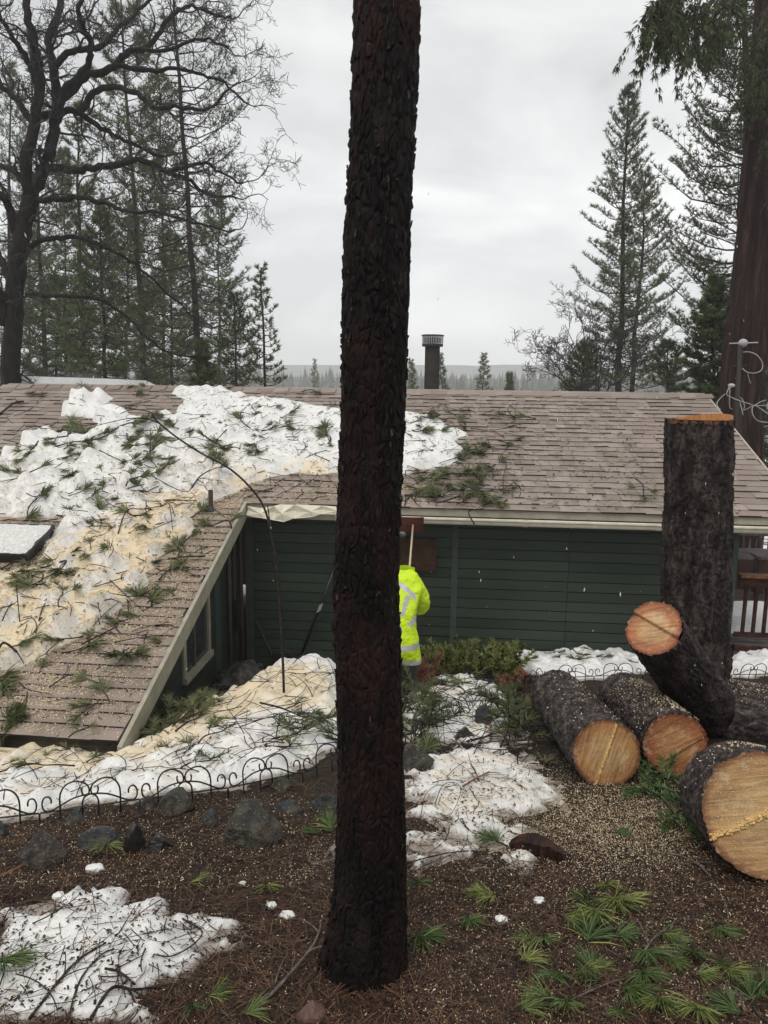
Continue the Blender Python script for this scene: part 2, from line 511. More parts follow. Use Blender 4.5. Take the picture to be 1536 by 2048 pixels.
def m_siding(name, c):
    g = NT(name)
    v = g.coord((1, 1, 1)); t = g.tone()
    gw = g.n('NewGeometry').outputs['Position']
    n1 = g.noise(g.n('Mapping', Vector=gw, Scale=(3, 3, 30)).outputs[0], 2.0, 5, 0.6); n2_ = g.noise(gw, 1.3, 4, 0.5)
    f = g.math('ADD', g.math('MULTIPLY', n1, 0.5), g.math('ADD', g.math('MULTIPLY', t, 0.25), g.math('MULTIPLY', n2_, 0.35)))
    cc = g.ramp(f, [(0.3, tuple(x * 0.62 for x in c)), (0.75, tuple(x * 1.38 for x in c))])
    g.bump(n1, 0.25, 0.004)
    return g.fin(cc, 0.55, Specular_IOR_Level=0.35)
M = {}
M['ground'] = m_ground()
M['snow'] = m_snow('roof_snow', 0.55)
M['snow_g'] = m_snow('ground_snow', 0.85)
M['shingle'] = m_shingle()
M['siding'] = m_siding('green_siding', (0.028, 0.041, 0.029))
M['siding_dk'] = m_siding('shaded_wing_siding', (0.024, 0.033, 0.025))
M['trim'] = mat_plain('green_trim', (0.043, 0.060, 0.048), 0.55, 0.2, 8)
M['tan'] = mat_plain('tan_paint', (0.42, 0.38, 0.29), 0.5, 0.16, 9)
M['rake'] = mat_plain('rake_paint', (0.33, 0.31, 0.235), 0.5, 0.2, 7)
M['gutter'] = mat_plain('gutter_enamel', (0.60, 0.555, 0.44), 0.4, 0.14, 10)
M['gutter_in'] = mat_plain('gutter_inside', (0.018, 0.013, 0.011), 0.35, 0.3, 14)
M['underlay'] = mat_plain('roof_underlay', (0.06, 0.045, 0.038), 0.9)
M['soffit'] = mat_plain('soffit', (0.09, 0.085, 0.07), 0.7)
M['black'] = mat_plain('black_metal', (0.012, 0.011, 0.011), 0.4, 0.3)
M['stovepipe'] = mat_plain('stovepipe', (0.026, 0.021, 0.017), 0.75, 0.25, 10)
M['silver'] = mat_plain('silver_mesh', (0.55, 0.56, 0.57), 0.35, 0.1, 10, 0.8)
M['white'] = mat_plain('white_metal', (0.78, 0.78, 0.77), 0.45, 0.06)
M['glass'] = mat_plain('window_glass', (0.035, 0.040, 0.040), 0.08, 0.3, 3)
M['wood_dk'] = mat_bark('wet_deck_wood', (0.02, 0.010, 0.008), (0.055, 0.024, 0.018), (0.10, 0.05, 0.036), 6, 1, 0.45, 0.2, 0.004)
M['wood_gr'] = mat_bark('grey_wet_boards', (0.035, 0.03, 0.028), (0.085, 0.075, 0.07), (0.16, 0.145, 0.135), 6, 1, 0.3, 0.2, 0.004)
M['cedar_rail'] = mat_bark('cedar_rail_wood', (0.12, 0.055, 0.03), (0.22, 0.11, 0.06), (0.34, 0.19, 0.11), 6, 1, 0.4, 0.2, 0.004)

# ------------------------------------------------------------------ ground sheet
def axis(core0, core1, step, lo, hi):
    a = list(np.arange(core0, core1 + 1e-6, step)); s = step; v = core1
    while v < hi: s *= 1.18; v += s; a.append(min(v, hi))
    s = step; v = core0; b = []
    while v > lo: s *= 1.18; v -= s; b.append(max(v, lo))
    return np.array(sorted(set(b + a)))
gx, gy = axis(-3.2, 4.0, 0.045, -1150, 1150), axis(1.2, 7.0, 0.045, -60, 1000)
XX, YY = np.meshgrid(gx, gy)
ZZ = gz(XX.ravel(), YY.ravel()).reshape(XX.shape)
fine = (XX > -3.4) & (XX < 4.2) & (YY > 1) & (YY < 7.2)
ZZ = ZZ + np.where(fine, 0.006 * n2(XX * 28, YY * 28, 9, 2), 0)
o = mesh_obj('ground', np.stack([XX, YY, ZZ], -1), [grid_quads(len(gx), len(gy))], M['ground'], smooth=True)
kind(o, 'structure')

# ------------------------------------------------------------------ far hills
def m_hill():
    g = NT('forested_hill'); n1 = g.noise(g.coord(), 0.08, 6, 0.7)
    return g.fin(g.ramp(n1, [(0.3, (0.03, 0.04, 0.03)), (0.7, (0.075, 0.085, 0.06))]), 0.95)
M['hill'] = m_hill()
def hill(name, y0, x0, x1, prof, depth, seed):
    xs = np.linspace(x0, x1, 580); vs = np.linspace(0, 1, 10)
    X, Vv = np.meshgrid(xs, vs)
    top = np.interp(X, [p[0] for p in prof], [p[1] for p in prof]) + (y0 / 110.0) * n2(X * 0.012, X * 0, seed, 4)
    jag = 5.5 * np.abs(n2(X * 0.22, X * 0 + 5, seed + 3, 3)) * (Vv == 1)
    Z = -20 + (top + 20) * np.sin(Vv * math.pi / 2) + jag
    kind(mesh_obj(name, np.stack([X, y0 + Vv * depth, Z], -1), [grid_quads(420, 10)], M['hill'], smooth=True), 'structure')
def _hz(px, py, Y): p = at(px, py, Y); return (p[0], p[2])
hill('hill', 880, -1000, 1100, [(-1000, 22), _hz(300, 735, 940), _hz(700, 738, 940), _hz(830, 722, 940), _hz(900, 712, 940), _hz(960, 715, 940), _hz(1040, 722, 940), _hz(1100, 732, 940), _hz(1300, 742, 940), (1100, 26)], 60, 4)
hill('hill.001', 540, -800, 900, [(-800, 7), _hz(560, 758, 580), _hz(700, 756, 580), _hz(840, 752, 580), _hz(1000, 756, 580), _hz(1080, 748, 580), _hz(1300, 752, 580), (900, 9)], 40, 8)

# ------------------------------------------------------------------ house
house = thing('house', 'green sided house with low brown shingle roof half covered in snow', 'house', tuple(O_H))
bpy.context.view_layer.update()
HI = house.matrix_world.inverted()
def hpart(name, V, polys, mats, parent=None, **kw):
    """child mesh; vertices are given in world space"""
    V = np.asarray(V, float).reshape(-1, 3) - O_H
    return mesh_obj(name, V, polys, mats, parent or house, **kw)
def quad_slab(c4, thick, nrm):
    """slab from 4 world corners, thickness downwards along nrm"""
    c4 = np.asarray(c4, float); lo = c4 - np.asarray(nrm) * thick
    return np.concatenate([lo, c4]), [BOXQ]
def rslab(u0, u1, v0, v1, hi=0.0, th=0.06):
    c = np.array([roof(u0, v0, hi), roof(u1, v0, hi), roof(u1, v1, hi), roof(u0, v1, hi)])
    return quad_slab(c, th, RN)
mb = MB()
for a_ in ((U_L, U_R, 0.0, R_V), (U_L, U_K, V_W, -0.002)):
    V, P = rslab(*a_, hi=-0.004); mb.add(V - O_H, P)
RNb = unit(np.array([0, 0, 1.0]) * 1 + EY * SL)
c = np.array([hw(U_L, R_V, rz(R_V)), hw(U_R, R_V, rz(R_V)), hw(U_R, 2 * R_V, 0), hw(U_L, 2 * R_V, 0)]) - 0.012 * EZ
V, P = quad_slab(c, 0.06, RNb); mb.add(V - O_H, P)
roof_o = mb.build('roof', [M['underlay']], house)

# snow on the roof: outline in roof coordinates
roof_snow_px = [(-60, 848), (10, 838), (50, 830), (100, 808), (135, 800), (172, 784), (232, 797), (205, 811), (245, 822), (300, 838), (345, 836), (352, 815), (372, 806), (338, 790), (345, 776), (420, 778), (497, 790), (480, 799), (560, 800), (620, 808), (690, 815), (800, 822), (868, 832), (896, 852), (940, 864), (950, 876), (922, 884), (940, 908), (918, 926), (870, 941), (800, 955), (680, 950), (600, 949), (545, 960), (500, 968), (478, 988), (452, 996), (420, 1008), (398, 1030), (385, 1062), (335, 1100), (312, 1140), (292, 1178), (232, 1222), (196, 1270), (110, 1312), (60, 1334), (-60, 1350)]
roof_snow = np.array([ruv(*p) for p in roof_snow_px])
bare_px = [[(92, 840), (120, 830), (184, 836), (188, 856), (146, 874), (108, 872)], [(-60, 1128), (50, 1118), (110, 1088), (116, 1098), (70, 1132), (40, 1142), (-60, 1148)],
           [(250, 880), (330, 872), (350, 886), (280, 894)], [(-60, 1040), (118, 1042), (52, 1116), (-60, 1110)]]
bare = [np.array([ruv(*p) for p in b]) for b in bare_px]
sawdust_px = [(-60, 1180), (60, 1130), (150, 1085), (260, 1030), (330, 1000), (430, 1000), (480, 960), (640, 935), (680, 960), (430, 1030), (390, 1090), (330, 1130), (240, 1260), (60, 1350), (-60, 1370)]
sawdust_uv = np.array([ruv(*p) for p in sawdust_px])
def snow_h(u, v):
    s = sdf_poly(u, v, roof_snow)
    for b in bare: s = np.minimum(s, -sdf_poly(u, v, b) * 0.9)
    s = s + 0.13 * n2(u * 2.2, v * 2.2, 31, 4) + 0.03
    F1, F2, ID = worley2(u * 3.6 + 0.4 * n2(u * 3, v * 3, 41, 2), v * 3.0 + 0.4 * n2(u * 3, v * 3, 43, 2), 5)
    G1, G2, I2 = worley2(u * 8.5 + 0.3 * n2(u * 7, v * 7, 45, 2), v * 7.5, 9)
    rgh = 0.35 + 0.65 * sstep(0.4, -1.2, u + 2.6 + 0.4 * v)          # smoother towards the right end
    lump = np.exp(-(F1 / .42) ** 2) * (0.25 + 0.75 * ID)
    l2 = np.exp(-(G1 / .42) ** 2) * (0.2 + 0.8 * I2)
    h = 0.125 * np.power(sstep(-0.02, 0.32, s), 0.8) + rgh * (0.22 * lump + 0.075 * l2) * sstep(0.0, 0.16, s) + 0.05 * n2(u * 1.1, v * 1.1, 47, 3) * sstep(0.05, 0.4, s)
    h = h - 0.045 * rgh * sstep(-0.15, 0.45, n2(u * 1.9, v * 1.9, 61, 3)) * (1 - lump)
    return np.where(s > -0.02, h, -0.05) - 0.018
su, sv = np.arange(-7.6, 0.4, 0.028), np.arange(V_W + 0.0, R_V - 0.06, 0.028)
SU, SV = np.meshgrid(su, sv)
# keep the wing's right strip and open air in front of the main wall clear
SH = snow_h(SU, SV)
SH = np.where((SV < 0.05) & (SU > U_K - 0.12), -0.05, SH)
for _k in range(3):
    _p = np.pad(SH, 1, mode='edge'); SH = (_p[1:-1, 1:-1] * 4 + (_p[:-2, 1:-1] + _p[2:, 1:-1] + _p[1:-1, :-2] + _p[1:-1, 2:]) * 2 + _p[:-2, :-2] + _p[2:, 2:] + _p[:-2, 2:] + _p[2:, :-2]) / 16
keep = SH > 0
fk = grid_quads(len(su), len(sv))
fk = fk[keep.ravel()[fk].any(1)]
used = np.unique(fk); remap = np.full(SU.size, -1); remap[used] = np.arange(len(used))
dustv = 0.86 * sstep(-0.5, 0.35, sdf_poly(SU, SV, sawdust_uv)) + 0.12
_gu, _gv = np.gradient(SH, .028)
dustv = dustv + (-.55 * sstep(.25, 1.1, np.hypot(_gu, _gv)) + .25 * sstep(.06, -.02, SH - .09)) * sstep(.2, .6, dustv)
dustv = np.where(SU > -2.2, np.minimum(dustv, 0.28 + 0.25 * sstep(0.8, 0.2, SV)), dustv)
Vs = roof(SU, SV, np.maximum(SH, -0.02)).reshape(-1, 3)[used]
roof_snow_o = mesh_obj('roof_snow', Vs, [remap[fk]], M['snow'], smooth=True, attrs={'dust': dustv.ravel()[used], 'slush': (.5 * sstep(.05, .0, SH)).ravel()[used]})
kind(roof_snow_o, 'stuff')
def snow_at(u, v): return float(snow_h(np.array([float(u)]), np.array([float(v)]))[0])
def roof_top(u, v):
    return roof(u, v, max(0.014, snow_at(u, v)))

# shingles: architectural tabs, raised or flat
courses = []
ev = R_V / 25.0
v = -0.03
while v < R_V - 0.02:
    courses.append((v, ev, U_L, U_R)); v += ev
nw = 27; evw = (-0.03 - V_W) / nw
for k in range(nw): courses.append((V_W - 0.02 + k * evw, evw, U_L, U_K))
SH_UNIT = []
for th in (0.007, 0.012, 0.020):
    V = np.array([[-.5, 0, 0.004], [.5, 0, 0.004], [.5, 1, 0.001], [-.5, 1, 0.001], [-.5, 0, 0.004 + th], [.5, 0, 0.004 + th], [.5, 1, 0.004], [-.5, 1, 0.004]])
    SH_UNIT.append((V, BOXQ[1:]))
tabs = []
for (v0, e, ua, ub) in courses:
    u = ua + random.random() * 0.1; prev = 0
    while u < ub:
        w = random.choice([0.11, 0.14, 0.17, 0.2, 0.24, 0.3, 0.34]) * random.uniform(0.9, 1.1)
        w = min(w, ub - u)
        t = random.choice([1, 2, 2, 2]) if ub == U_K else (random.choice([0, 1, 2, 2]) if prev == 0 else random.choice([0, 0, 1, 2]))
        prev = t
        if w > 0.03: tabs.append((u + w / 2, v0 + random.uniform(-0.007, 0.005), w - 0.0012, e * 1.12, t))
        u += w
T = np.array(tabs)
Pc = proj(roof(T[:, 0], T[:, 1] + T[:, 3] * 0.4))
vis = (Pc[:, 0] > 5) & (Pc[:, 0] < 1531) & (Pc[:, 1] > 0) & (Pc[:, 1] < 2048)
hid = snow_h(T[:, 0], T[:, 1] + T[:, 3] * 0.4) > 0.02
trunk_hid = (Pc[:, 0] > 664) & (Pc[:, 0] < 808)
area = T[:, 2] * T[:, 3] / Pc[:, 2] ** 2 * np.where(vis & ~hid & ~trunk_hid, 1, 0)
best = set(np.argsort(-area)[:300].tolist())
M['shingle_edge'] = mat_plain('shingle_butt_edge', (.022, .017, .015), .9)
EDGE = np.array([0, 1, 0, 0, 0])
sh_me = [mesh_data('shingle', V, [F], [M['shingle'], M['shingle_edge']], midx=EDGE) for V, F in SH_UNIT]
RMAT = np.stack([EX, unit(EY + SL * EZ), RN], 1)
mb = MB()
for i, (u, v, w, e, t) in enumerate(tabs):
    base = roof(u, v) - O_H
    sl = e * math.sqrt(1 + SL * SL)
    if i in best:
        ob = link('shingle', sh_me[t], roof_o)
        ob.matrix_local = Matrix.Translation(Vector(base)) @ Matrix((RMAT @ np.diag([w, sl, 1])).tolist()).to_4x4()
    elif vis[i] or Pc[i, 0] < 1900:
        V, F = SH_UNIT[t]
        V_ = base + (V * np.array([w, sl, 1])) @ RMAT.T; tn_r = random.random()
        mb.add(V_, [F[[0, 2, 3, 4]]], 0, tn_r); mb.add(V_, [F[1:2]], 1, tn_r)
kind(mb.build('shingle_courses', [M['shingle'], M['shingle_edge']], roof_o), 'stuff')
# ridge caps, each folded over the ridge
V = []
prof = [(-0.15, -0.15 * SL), (0, 0.012), (0.15, -0.15 * SL)]
cap_me = []
L = 0.30
for th in (0.012, 0.02):
    V = []
    for x, lift in ((0, 0.004), (L * 1.12, 0.004 + th)):
        for hgt in (0, 0.012):
            for (y, z) in prof: V.append((x, y, z + lift + hgt))
    V = np.array(V)
    F = np.array([[3, 4, 10, 9], [4, 5, 11, 10], [6, 9, 10, 7], [7, 10, 11, 8], [0, 6, 9, 3][:4], [0, 3, 9, 6], [2, 8, 11, 5]])
    F = np.array([[3, 9, 10, 4], [4, 10, 11, 5], [6, 7, 10, 9], [7, 8, 11, 10], [0, 6, 9, 3], [2, 5, 11, 8]])
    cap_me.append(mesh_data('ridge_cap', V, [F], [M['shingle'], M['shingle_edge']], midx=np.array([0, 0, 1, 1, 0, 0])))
u = U_L
HM = np.stack([EX, EY, EZ], 1)
while u < U_R - 0.05:
    ob = link('ridge_cap', random.choice(cap_me), roof_o)
    ob.matrix_local = Matrix.Translation(Vector(hw(u, R_V, rz(R_V) + random.uniform(0, .006)) - O_H)) @ Matrix(HM.tolist()).to_4x4()
    u += L
# fascia, gutter
def sweep_u(profile, u0, u1, n=2, closed=False):
    """profile of (v, z) swept along u, world points"""
    us = np.linspace(u0, u1, n); pr = np.array(profile)
    V = np.array([hw(uu, pr[:, 0], pr[:, 1]) for uu in us]).reshape(-1, 3)
    k = len(pr); F = []
    for i in range(n - 1):
        for j in range(k if closed else k - 1):
            j2 = (j + 1) % k
            F.append([i * k + j, i * k + j2, (i + 1) * k + j2, (i + 1) * k + j])
    return V, [np.array(F)]
def hbox(u0, u1, v0, v1, z0, z1):
    c = hw((u0 + u1) / 2, (v0 + v1) / 2, (z0 + z1) / 2)
    return box8(c, EX * (u1 - u0) / 2, EY * (v1 - v0) / 2, EZ * (z1 - z0) / 2), [BOXQ]
V, P = hbox(U_K - 0.05, U_R, 0.004, 0.03, -0.215, -0.016); hpart('fascia', V, P, M['tan'])
U_G = float(ruv(672, 1010)[0])                              # where the sound gutter starts
gp = [(0.002, -0.11), (-0.09, -0.115), (-0.105, -0.125), (-0.108, -0.145), (-0.086, -0.165), (-0.078, -0.195), (-0.06, -0.215), (0.002, -0.217)]
V, P = sweep_u(gp[1:], U_G, U_R + 0.02)
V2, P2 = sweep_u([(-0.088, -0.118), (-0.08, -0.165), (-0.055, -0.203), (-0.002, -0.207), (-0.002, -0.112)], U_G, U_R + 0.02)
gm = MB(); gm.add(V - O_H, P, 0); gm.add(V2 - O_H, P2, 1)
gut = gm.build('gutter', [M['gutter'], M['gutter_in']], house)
for px_ in (1052, 1316):                                    # joint sleeves
    uj = float(ruv(px_, 1026)[0])
    V, P = sweep_u([(a - 0.006 if a < -0.01 else a, b - 0.004) for a, b in gp[1:]], uj - 0.035, uj + 0.035); hpart('gutter_joint', V - 0, P, M['gutter'], gut)
# torn gutter at the inner corner
bp = [(495, 1012, 1030), (520, 1016, 1034), (548, 1012, 1040), (562, 1008, 1041), (590, 1009, 1037), (620, 1010, 1031), (645, 1011, 1028), (672, 1013, 1026)]
TV = []
for k, (px_, y0_, y1_) in enumerate(bp):
    pl = O_H - 0.06 * EY
    p0 = on_plane(px_, y0_, pl, EY); p1 = on_plane(px_ + (6 if k % 2 else -3), y1_ + (3 if k % 2 else 0), O_H - (0.13 + 0.04 * (k % 2)) * EY, EY)
    pm = (p0 + p1) / 2 - EY * 0.05 * (1 if k % 2 else -1)
    TV += [p0, pm, p1]
TV = np.array(TV); n_ = len(bp)
TF = [[3 * i + j, 3 * i + j + 1, 3 * i + 4 + j, 3 * i + 3 + j] for i in range(n_ - 1) for j in (0, 1)]
TV2 = np.concatenate([TV, TV + EY * 0.008])
TF2 = TF + [[a + 3 * n_ for a in f[::-1]] for f in TF]
t_o = hpart('torn_gutter', TV2, [np.array(TF2)], M['gutter']); t_o['label'] = 'bent torn length of pale gutter hanging at the inner corner'
# rake boards
def rake(u0, u1, v0, v1, dz0, dz1):
    V = np.array([hw(u0, v0, rz(v0) + dz0), hw(u1, v0, rz(v0) + dz0), hw(u1, v1, rz(v1) + dz0), hw(u0, v1, rz(v1) + dz0),
                  hw(u0, v0, rz(v0) + dz1), hw(u1, v0, rz(v0) + dz1), hw(u1, v1, rz(v1) + dz1), hw(u0, v1, rz(v1) + dz1)])
    return V, [BOXQ]
V, P = rake(U_K + 0.003, U_K + 0.045, V_W - 0.09, 0.0, -0.20, 0.016); hpart('rake_board', V, P, M['rake'])
V, P = rake(U_R + 0.002, U_R + 0.03, -0.01, R_V, -0.18, 0.012); hpart('rake_board', V, P, M['tan'])
# wing eave: fascia and dark open gutter
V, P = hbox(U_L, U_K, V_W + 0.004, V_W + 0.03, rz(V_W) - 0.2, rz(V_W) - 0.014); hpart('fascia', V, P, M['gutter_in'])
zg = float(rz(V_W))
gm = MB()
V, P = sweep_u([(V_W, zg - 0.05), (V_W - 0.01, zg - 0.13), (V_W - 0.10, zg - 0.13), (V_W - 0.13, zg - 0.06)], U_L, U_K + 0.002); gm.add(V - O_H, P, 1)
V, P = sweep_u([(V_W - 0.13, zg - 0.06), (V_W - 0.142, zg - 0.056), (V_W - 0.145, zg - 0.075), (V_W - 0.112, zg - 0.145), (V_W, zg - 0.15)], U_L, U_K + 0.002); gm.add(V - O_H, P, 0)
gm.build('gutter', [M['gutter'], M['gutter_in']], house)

# walls
U_C = float((on_plane(494, 1200, O_H + 0.45 * EY, EY) - O_H) @ EX)     # inner corner
U_E = float((on_plane(1468, 1150, O_H + 0.45 * EY, EY) - O_H) @ EX)    # right end of the wall
V_M = 0.45
Z_B = -2.55
z_top = float(rz(V_M)) - 0.07
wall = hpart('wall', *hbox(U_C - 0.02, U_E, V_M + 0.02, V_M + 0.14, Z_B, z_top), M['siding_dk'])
def umain(px, py=1180): return float((on_plane(px, py, O_H + V_M * EY, EY) - O_H) @ EX)
bays = [(U_C + 0.10, umain(902)), (umain(914), umain(1134)), (umain(1134) + 0.006, U_E - 0.05)]
EXPO = 0.147
for b0, b1 in bays:
    z = Z_B; k = 0
    L_ = b1 - b0
    me = None
    while z < z_top - 0.02:
        zt = min(z + EXPO - 0.013, z_top)
        dj = random.uniform(-.0015, .0015)
        V = np.array([hw(b0, V_M - 0.012 + dj, z), hw(b1, V_M - 0.012 - dj, z), hw(b1, V_M + 0.019, z), hw(b0, V_M + 0.019, z),
                      hw(b0, V_M - 0.006, zt), hw(b1, V_M - 0.006, zt), hw(b1, V_M + 0.019, zt), hw(b0, V_M + 0.019, zt)])
        hpart('siding_board', V, [BOXQ], M['siding'], wall); z += EXPO
for a_, b_ in ((U_C - 0.01, U_C + 0.10), (umain(902), umain(914)), (U_E - 0.05, U_E + 0.02)):
    hpart('trim_board', *hbox(a_, b_, V_M - 0.028, V_M + 0.018, Z_B, z_top - 0.004), M['trim'], wall)
hpart('soffit', *hbox(U_K + 0.06, U_R - 0.02, 0.03, V_M + 0.02, -0.13, -0.10), M['soffit'])
# side wall of the low wing
U_W = U_K - 0.22
def wing(px, py):
    p = on_plane(px, py, O_H + U_W * EX, EX) - O_H
    return float(p @ EY), float(p[2])
wv0 = V_W + 0.12
V = np.array([hw(U_W - .14, wv0, Z_B - .6), hw(U_W - 0.02, wv0, Z_B - .6), hw(U_W - 0.02, V_M, Z_B - .6), hw(U_W - .14, V_M, Z_B - .6),
              hw(U_W - .14, wv0, rz(wv0) - .07), hw(U_W - 0.02, wv0, rz(wv0) - .07), hw(U_W - 0.02, V_M, rz(V_M) - .07), hw(U_W - .14, V_M, rz(V_M) - .07)])
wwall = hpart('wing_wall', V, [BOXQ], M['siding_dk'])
wl_v0, wl_z0 = wing(366, 1366); wr_v1, wr_z0 = wing(417, 1291)
zt_w = wing(414, 1176)[1]
zs = (wl_z0 + wr_z0) / 2
v_post = wing(436, 1250)[0]
z = Z_B - 0.6
while z < 0.0:
    zt = z + EXPO - 0.013
    va = max(wv0, (z + EXPO * 0.5 + 0.1) / SL)
    for (a_, b_) in ((va, v_post - 0.2), (v_post + 0.02, V_M - 0.03)):
        segs = [(a_, b_)]
        if zs - 0.04 < z + 0.07 < zt_w + 0.05: segs = [(a_, min(b_, wl_v0 - 0.05)), (max(a_, wr_v1 + 0.05), b_)]
        for s0, s1 in segs:
            s0 = max(s0, va)
            if s1 - s0 < 0.06: continue
            V = np.array([hw(U_W - .02, s0, z), hw(U_W + .012, s0, z), hw(U_W + .012, s1, z), hw(U_W - .02, s1, z),
                          hw(U_W - .02, s0, zt), hw(U_W + 0.006, s0, zt), hw(U_W + 0.006, s1, zt), hw(U_W - .02, s1, zt)])
            hpart('siding_board', V, [BOXQ], M['siding_dk'], wwall)
    z += EXPO
zz_ = float(rz(v_post)) - 0.08
hpart('trim_board', *hbox(U_W - 0.015, U_W + 0.035, v_post - 0.2, v_post + 0.02, Z_B - .6, zz_ - .05), M['trim'], wwall)
win = hpart('window', *hbox(U_W - 0.1, U_W - 0.0, wl_v0, wr_v1, zs, zt_w), M['glass'])
fw = 0.075
for a_ in ((wl_v0 - .02, wl_v0 + fw, zs, zt_w), (wr_v1 - fw * .6, wr_v1 + .02, zs, zt_w), (wl_v0 - .02, wr_v1 + .02, zt_w, zt_w + fw)):
    hpart('frame', *hbox(U_W + 0.001, U_W + 0.03, a_[0], a_[1], a_[2], a_[3]), M['rake'], win)
hpart('sill', *hbox(U_W + 0.001, U_W + 0.06, wl_v0 - .03, wr_v1 + .03, zs - 0.075, zs - .001), M['rake'], win)
vm_ = wl_v0 + 0.42 * (wr_v1 - wl_v0)
hpart('mullion', *hbox(U_W + 0.001, U_W + 0.02, vm_ - .02, vm_ + .02, zs + .001, zt_w - .001), M['soffit'], win)
for k, (pp, r_) in enumerate(((452, .03), (463, .018), (476, .03))):   # conduits on the recessed wall
    vv, _ = wing(pp, 1200)
    V, P = tube([hw(U_W + 0.05, vv, Z_B + .1), hw(U_W + 0.05, vv, rz(vv) - .25)], r_, 8); hpart('conduit', V, P, M['underlay'], wwall, smooth=True)
vv, zz = wing(466, 1230)
hpart('meter_box', *hbox(U_W + .014, U_W + .1, vv - .13, vv + .11, zz - .2, zz + .25), M['black'], wwall)
# closed shell behind
hpart('end_wall', *hbox(U_E - .14, U_E - 0.004, V_M + .142, 2 * R_V - .5, Z_B, -0.1), M['siding'])
Vg = np.array([hw(U_E - .12, V_M + .3, -0.12), hw(U_E - .12, R_V, rz(R_V) - .14), hw(U_E - .12, 2 * R_V - .6, -0.12), hw(U_E - .04, V_M + .3, -0.12), hw(U_E - .04, R_V, rz(R_V) - .14), hw(U_E - .04, 2 * R_V - .6, -0.12)])
hpart('gable', Vg, [np.array([[0, 1, 2], [3, 5, 4]]), np.array([[0, 3, 4, 1], [1, 4, 5, 2]])], M['siding'])
hpart('back_wall', *hbox(U_L + .3, U_E - .15, 2 * R_V - .6, 2 * R_V - .48, Z_B - .8, -0.12), M['siding'])
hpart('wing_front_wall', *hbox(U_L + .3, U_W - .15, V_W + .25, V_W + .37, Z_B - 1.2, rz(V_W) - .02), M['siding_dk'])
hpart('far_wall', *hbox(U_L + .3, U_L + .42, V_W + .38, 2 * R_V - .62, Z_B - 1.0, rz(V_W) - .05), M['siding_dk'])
# porch post at the right

# stovepipe, vent, skylight
ch = at(863, 780, O_H[1] + R_V + 0.7)
zc = at(863, 691, ch[1])[2]; zt = at(863, 670, ch[1])[2]
zb_ = O_H[2] + float(rz(R_V)) - 0.6
V, P = tube([(ch[0], ch[1], zb_), (ch[0], ch[1], zc)], 0.145, 24); chim = hpart('chimney', V, P, M['stovepipe'], smooth=False)
for nm, z0, z1, r_, mt in (('collar', zc - .02, zc + .03, .205, 'black'), ('cap_band', zc + .05, zt - .05, .165, 'black'), ('cap_lid', zt - .022, zt, .22, 'black'), ('pipe_seam', zb_ + .85, zb_ + .87, .149, 'black')):
    V, P = tube([(ch[0], ch[1], z0), (ch[0], ch[1], z1)], r_, 24); hpart(nm, V, P, M[mt], chim)
mb = MB()
for k in range(36):
    a_ = k * math.pi / 18
    V, P = tube([(ch[0] + .2 * math.cos(a_), ch[1] + .2 * math.sin(a_), zc + .02), (ch[0] + .2 * math.cos(a_), ch[1] + .2 * math.sin(a_), zt - .01)], 0.006, 4, False); mb.add(V - O_H, P)
mb.build('spark_screen', [M['silver']], chim)
uv = ruv(422, 1022); pv = roof(*uv)
V, P = tube([pv - .03 * EZ, pv + .29 * EZ], .032, 14); vent = hpart('vent_pipe', V, P, mat_plain('rusty_pipe', (.060, .040, .032), .7, .3, 12), smooth=False)
V, P = tube([roof(*uv, 0.0), pv + .02 * EZ, pv + .05 * EZ], [.085, .045, .034], 14); hpart('flashing', V, P, mat_plain('lead', (.05, .045, .05), .5), vent, smooth=True)
s_tr, s_br = ruv(113, 1052), ruv(54, 1118)
hs = 0.16
# skylight box: top right corner seen at (113,1048), lower right at (52,1110)
def on_roof_h(px, py, h):
    p = on_plane(px, py, O_H + RN * h, RN) - O_H
    p = p - RN * h
    return float(p @ EX), float(p @ EY)
a1, b1 = on_roof_h(112, 1049, hs); a2, b2 = on_roof_h(50, 1109, hs)
ur = (a1 + a2) / 2
def rbox(u0, u1, v0, v1, h0, h1):
    V = np.array([roof(u0, v0, h0), roof(u1, v0, h0), roof(u1, v1, h0), roof(u0, v1, h0), roof(u0, v0, h1), roof(u1, v0, h1), roof(u1, v1, h1), roof(u0, v1, h1)])
    return V, [BOXQ]
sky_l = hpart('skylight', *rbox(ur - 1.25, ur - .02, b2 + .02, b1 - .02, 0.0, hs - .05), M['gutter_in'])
for bx_ in ((ur - 1.27, ur, b2, b2 + .05), (ur - 1.27, ur, b1 - .05, b1), (ur - 1.27, ur - 1.22, b2 + .05, b1 - .05), (ur - .05, ur, b2 + .05, b1 - .05)):
    hpart('frame', *rbox(*bx_, hs - .05, hs), M['black'], sky_l)
hpart('glazing', *rbox(ur - 1.22, ur - .05, b2 + .05, b1 - .05, hs - .045, hs - .012), M['glass'], sky_l)
nu, nv = 50, 36
Ua, Va = np.meshgrid(np.linspace(ur - 1.25, ur - .012, nu), np.linspace(b2 + .01, b1 - .012, nv))
edge = np.minimum(np.minimum(Ua - (ur - 1.26), ur - Ua), np.minimum(Va - b2, b1 - Va))
Hh = hs - .005 + .035 * sstep(0.0, .1, edge) + .012 * n2(Ua * 9, Va * 9, 71, 3)
kind(hpart('skylight_snow', roof(Ua, Va, Hh), [grid_quads(nu, nv)], M['snow'], sky_l, smooth=True, attrs={'dust': np.zeros(nu * nv), 'slush': np.full(nu * nv, .38)}), 'stuff')

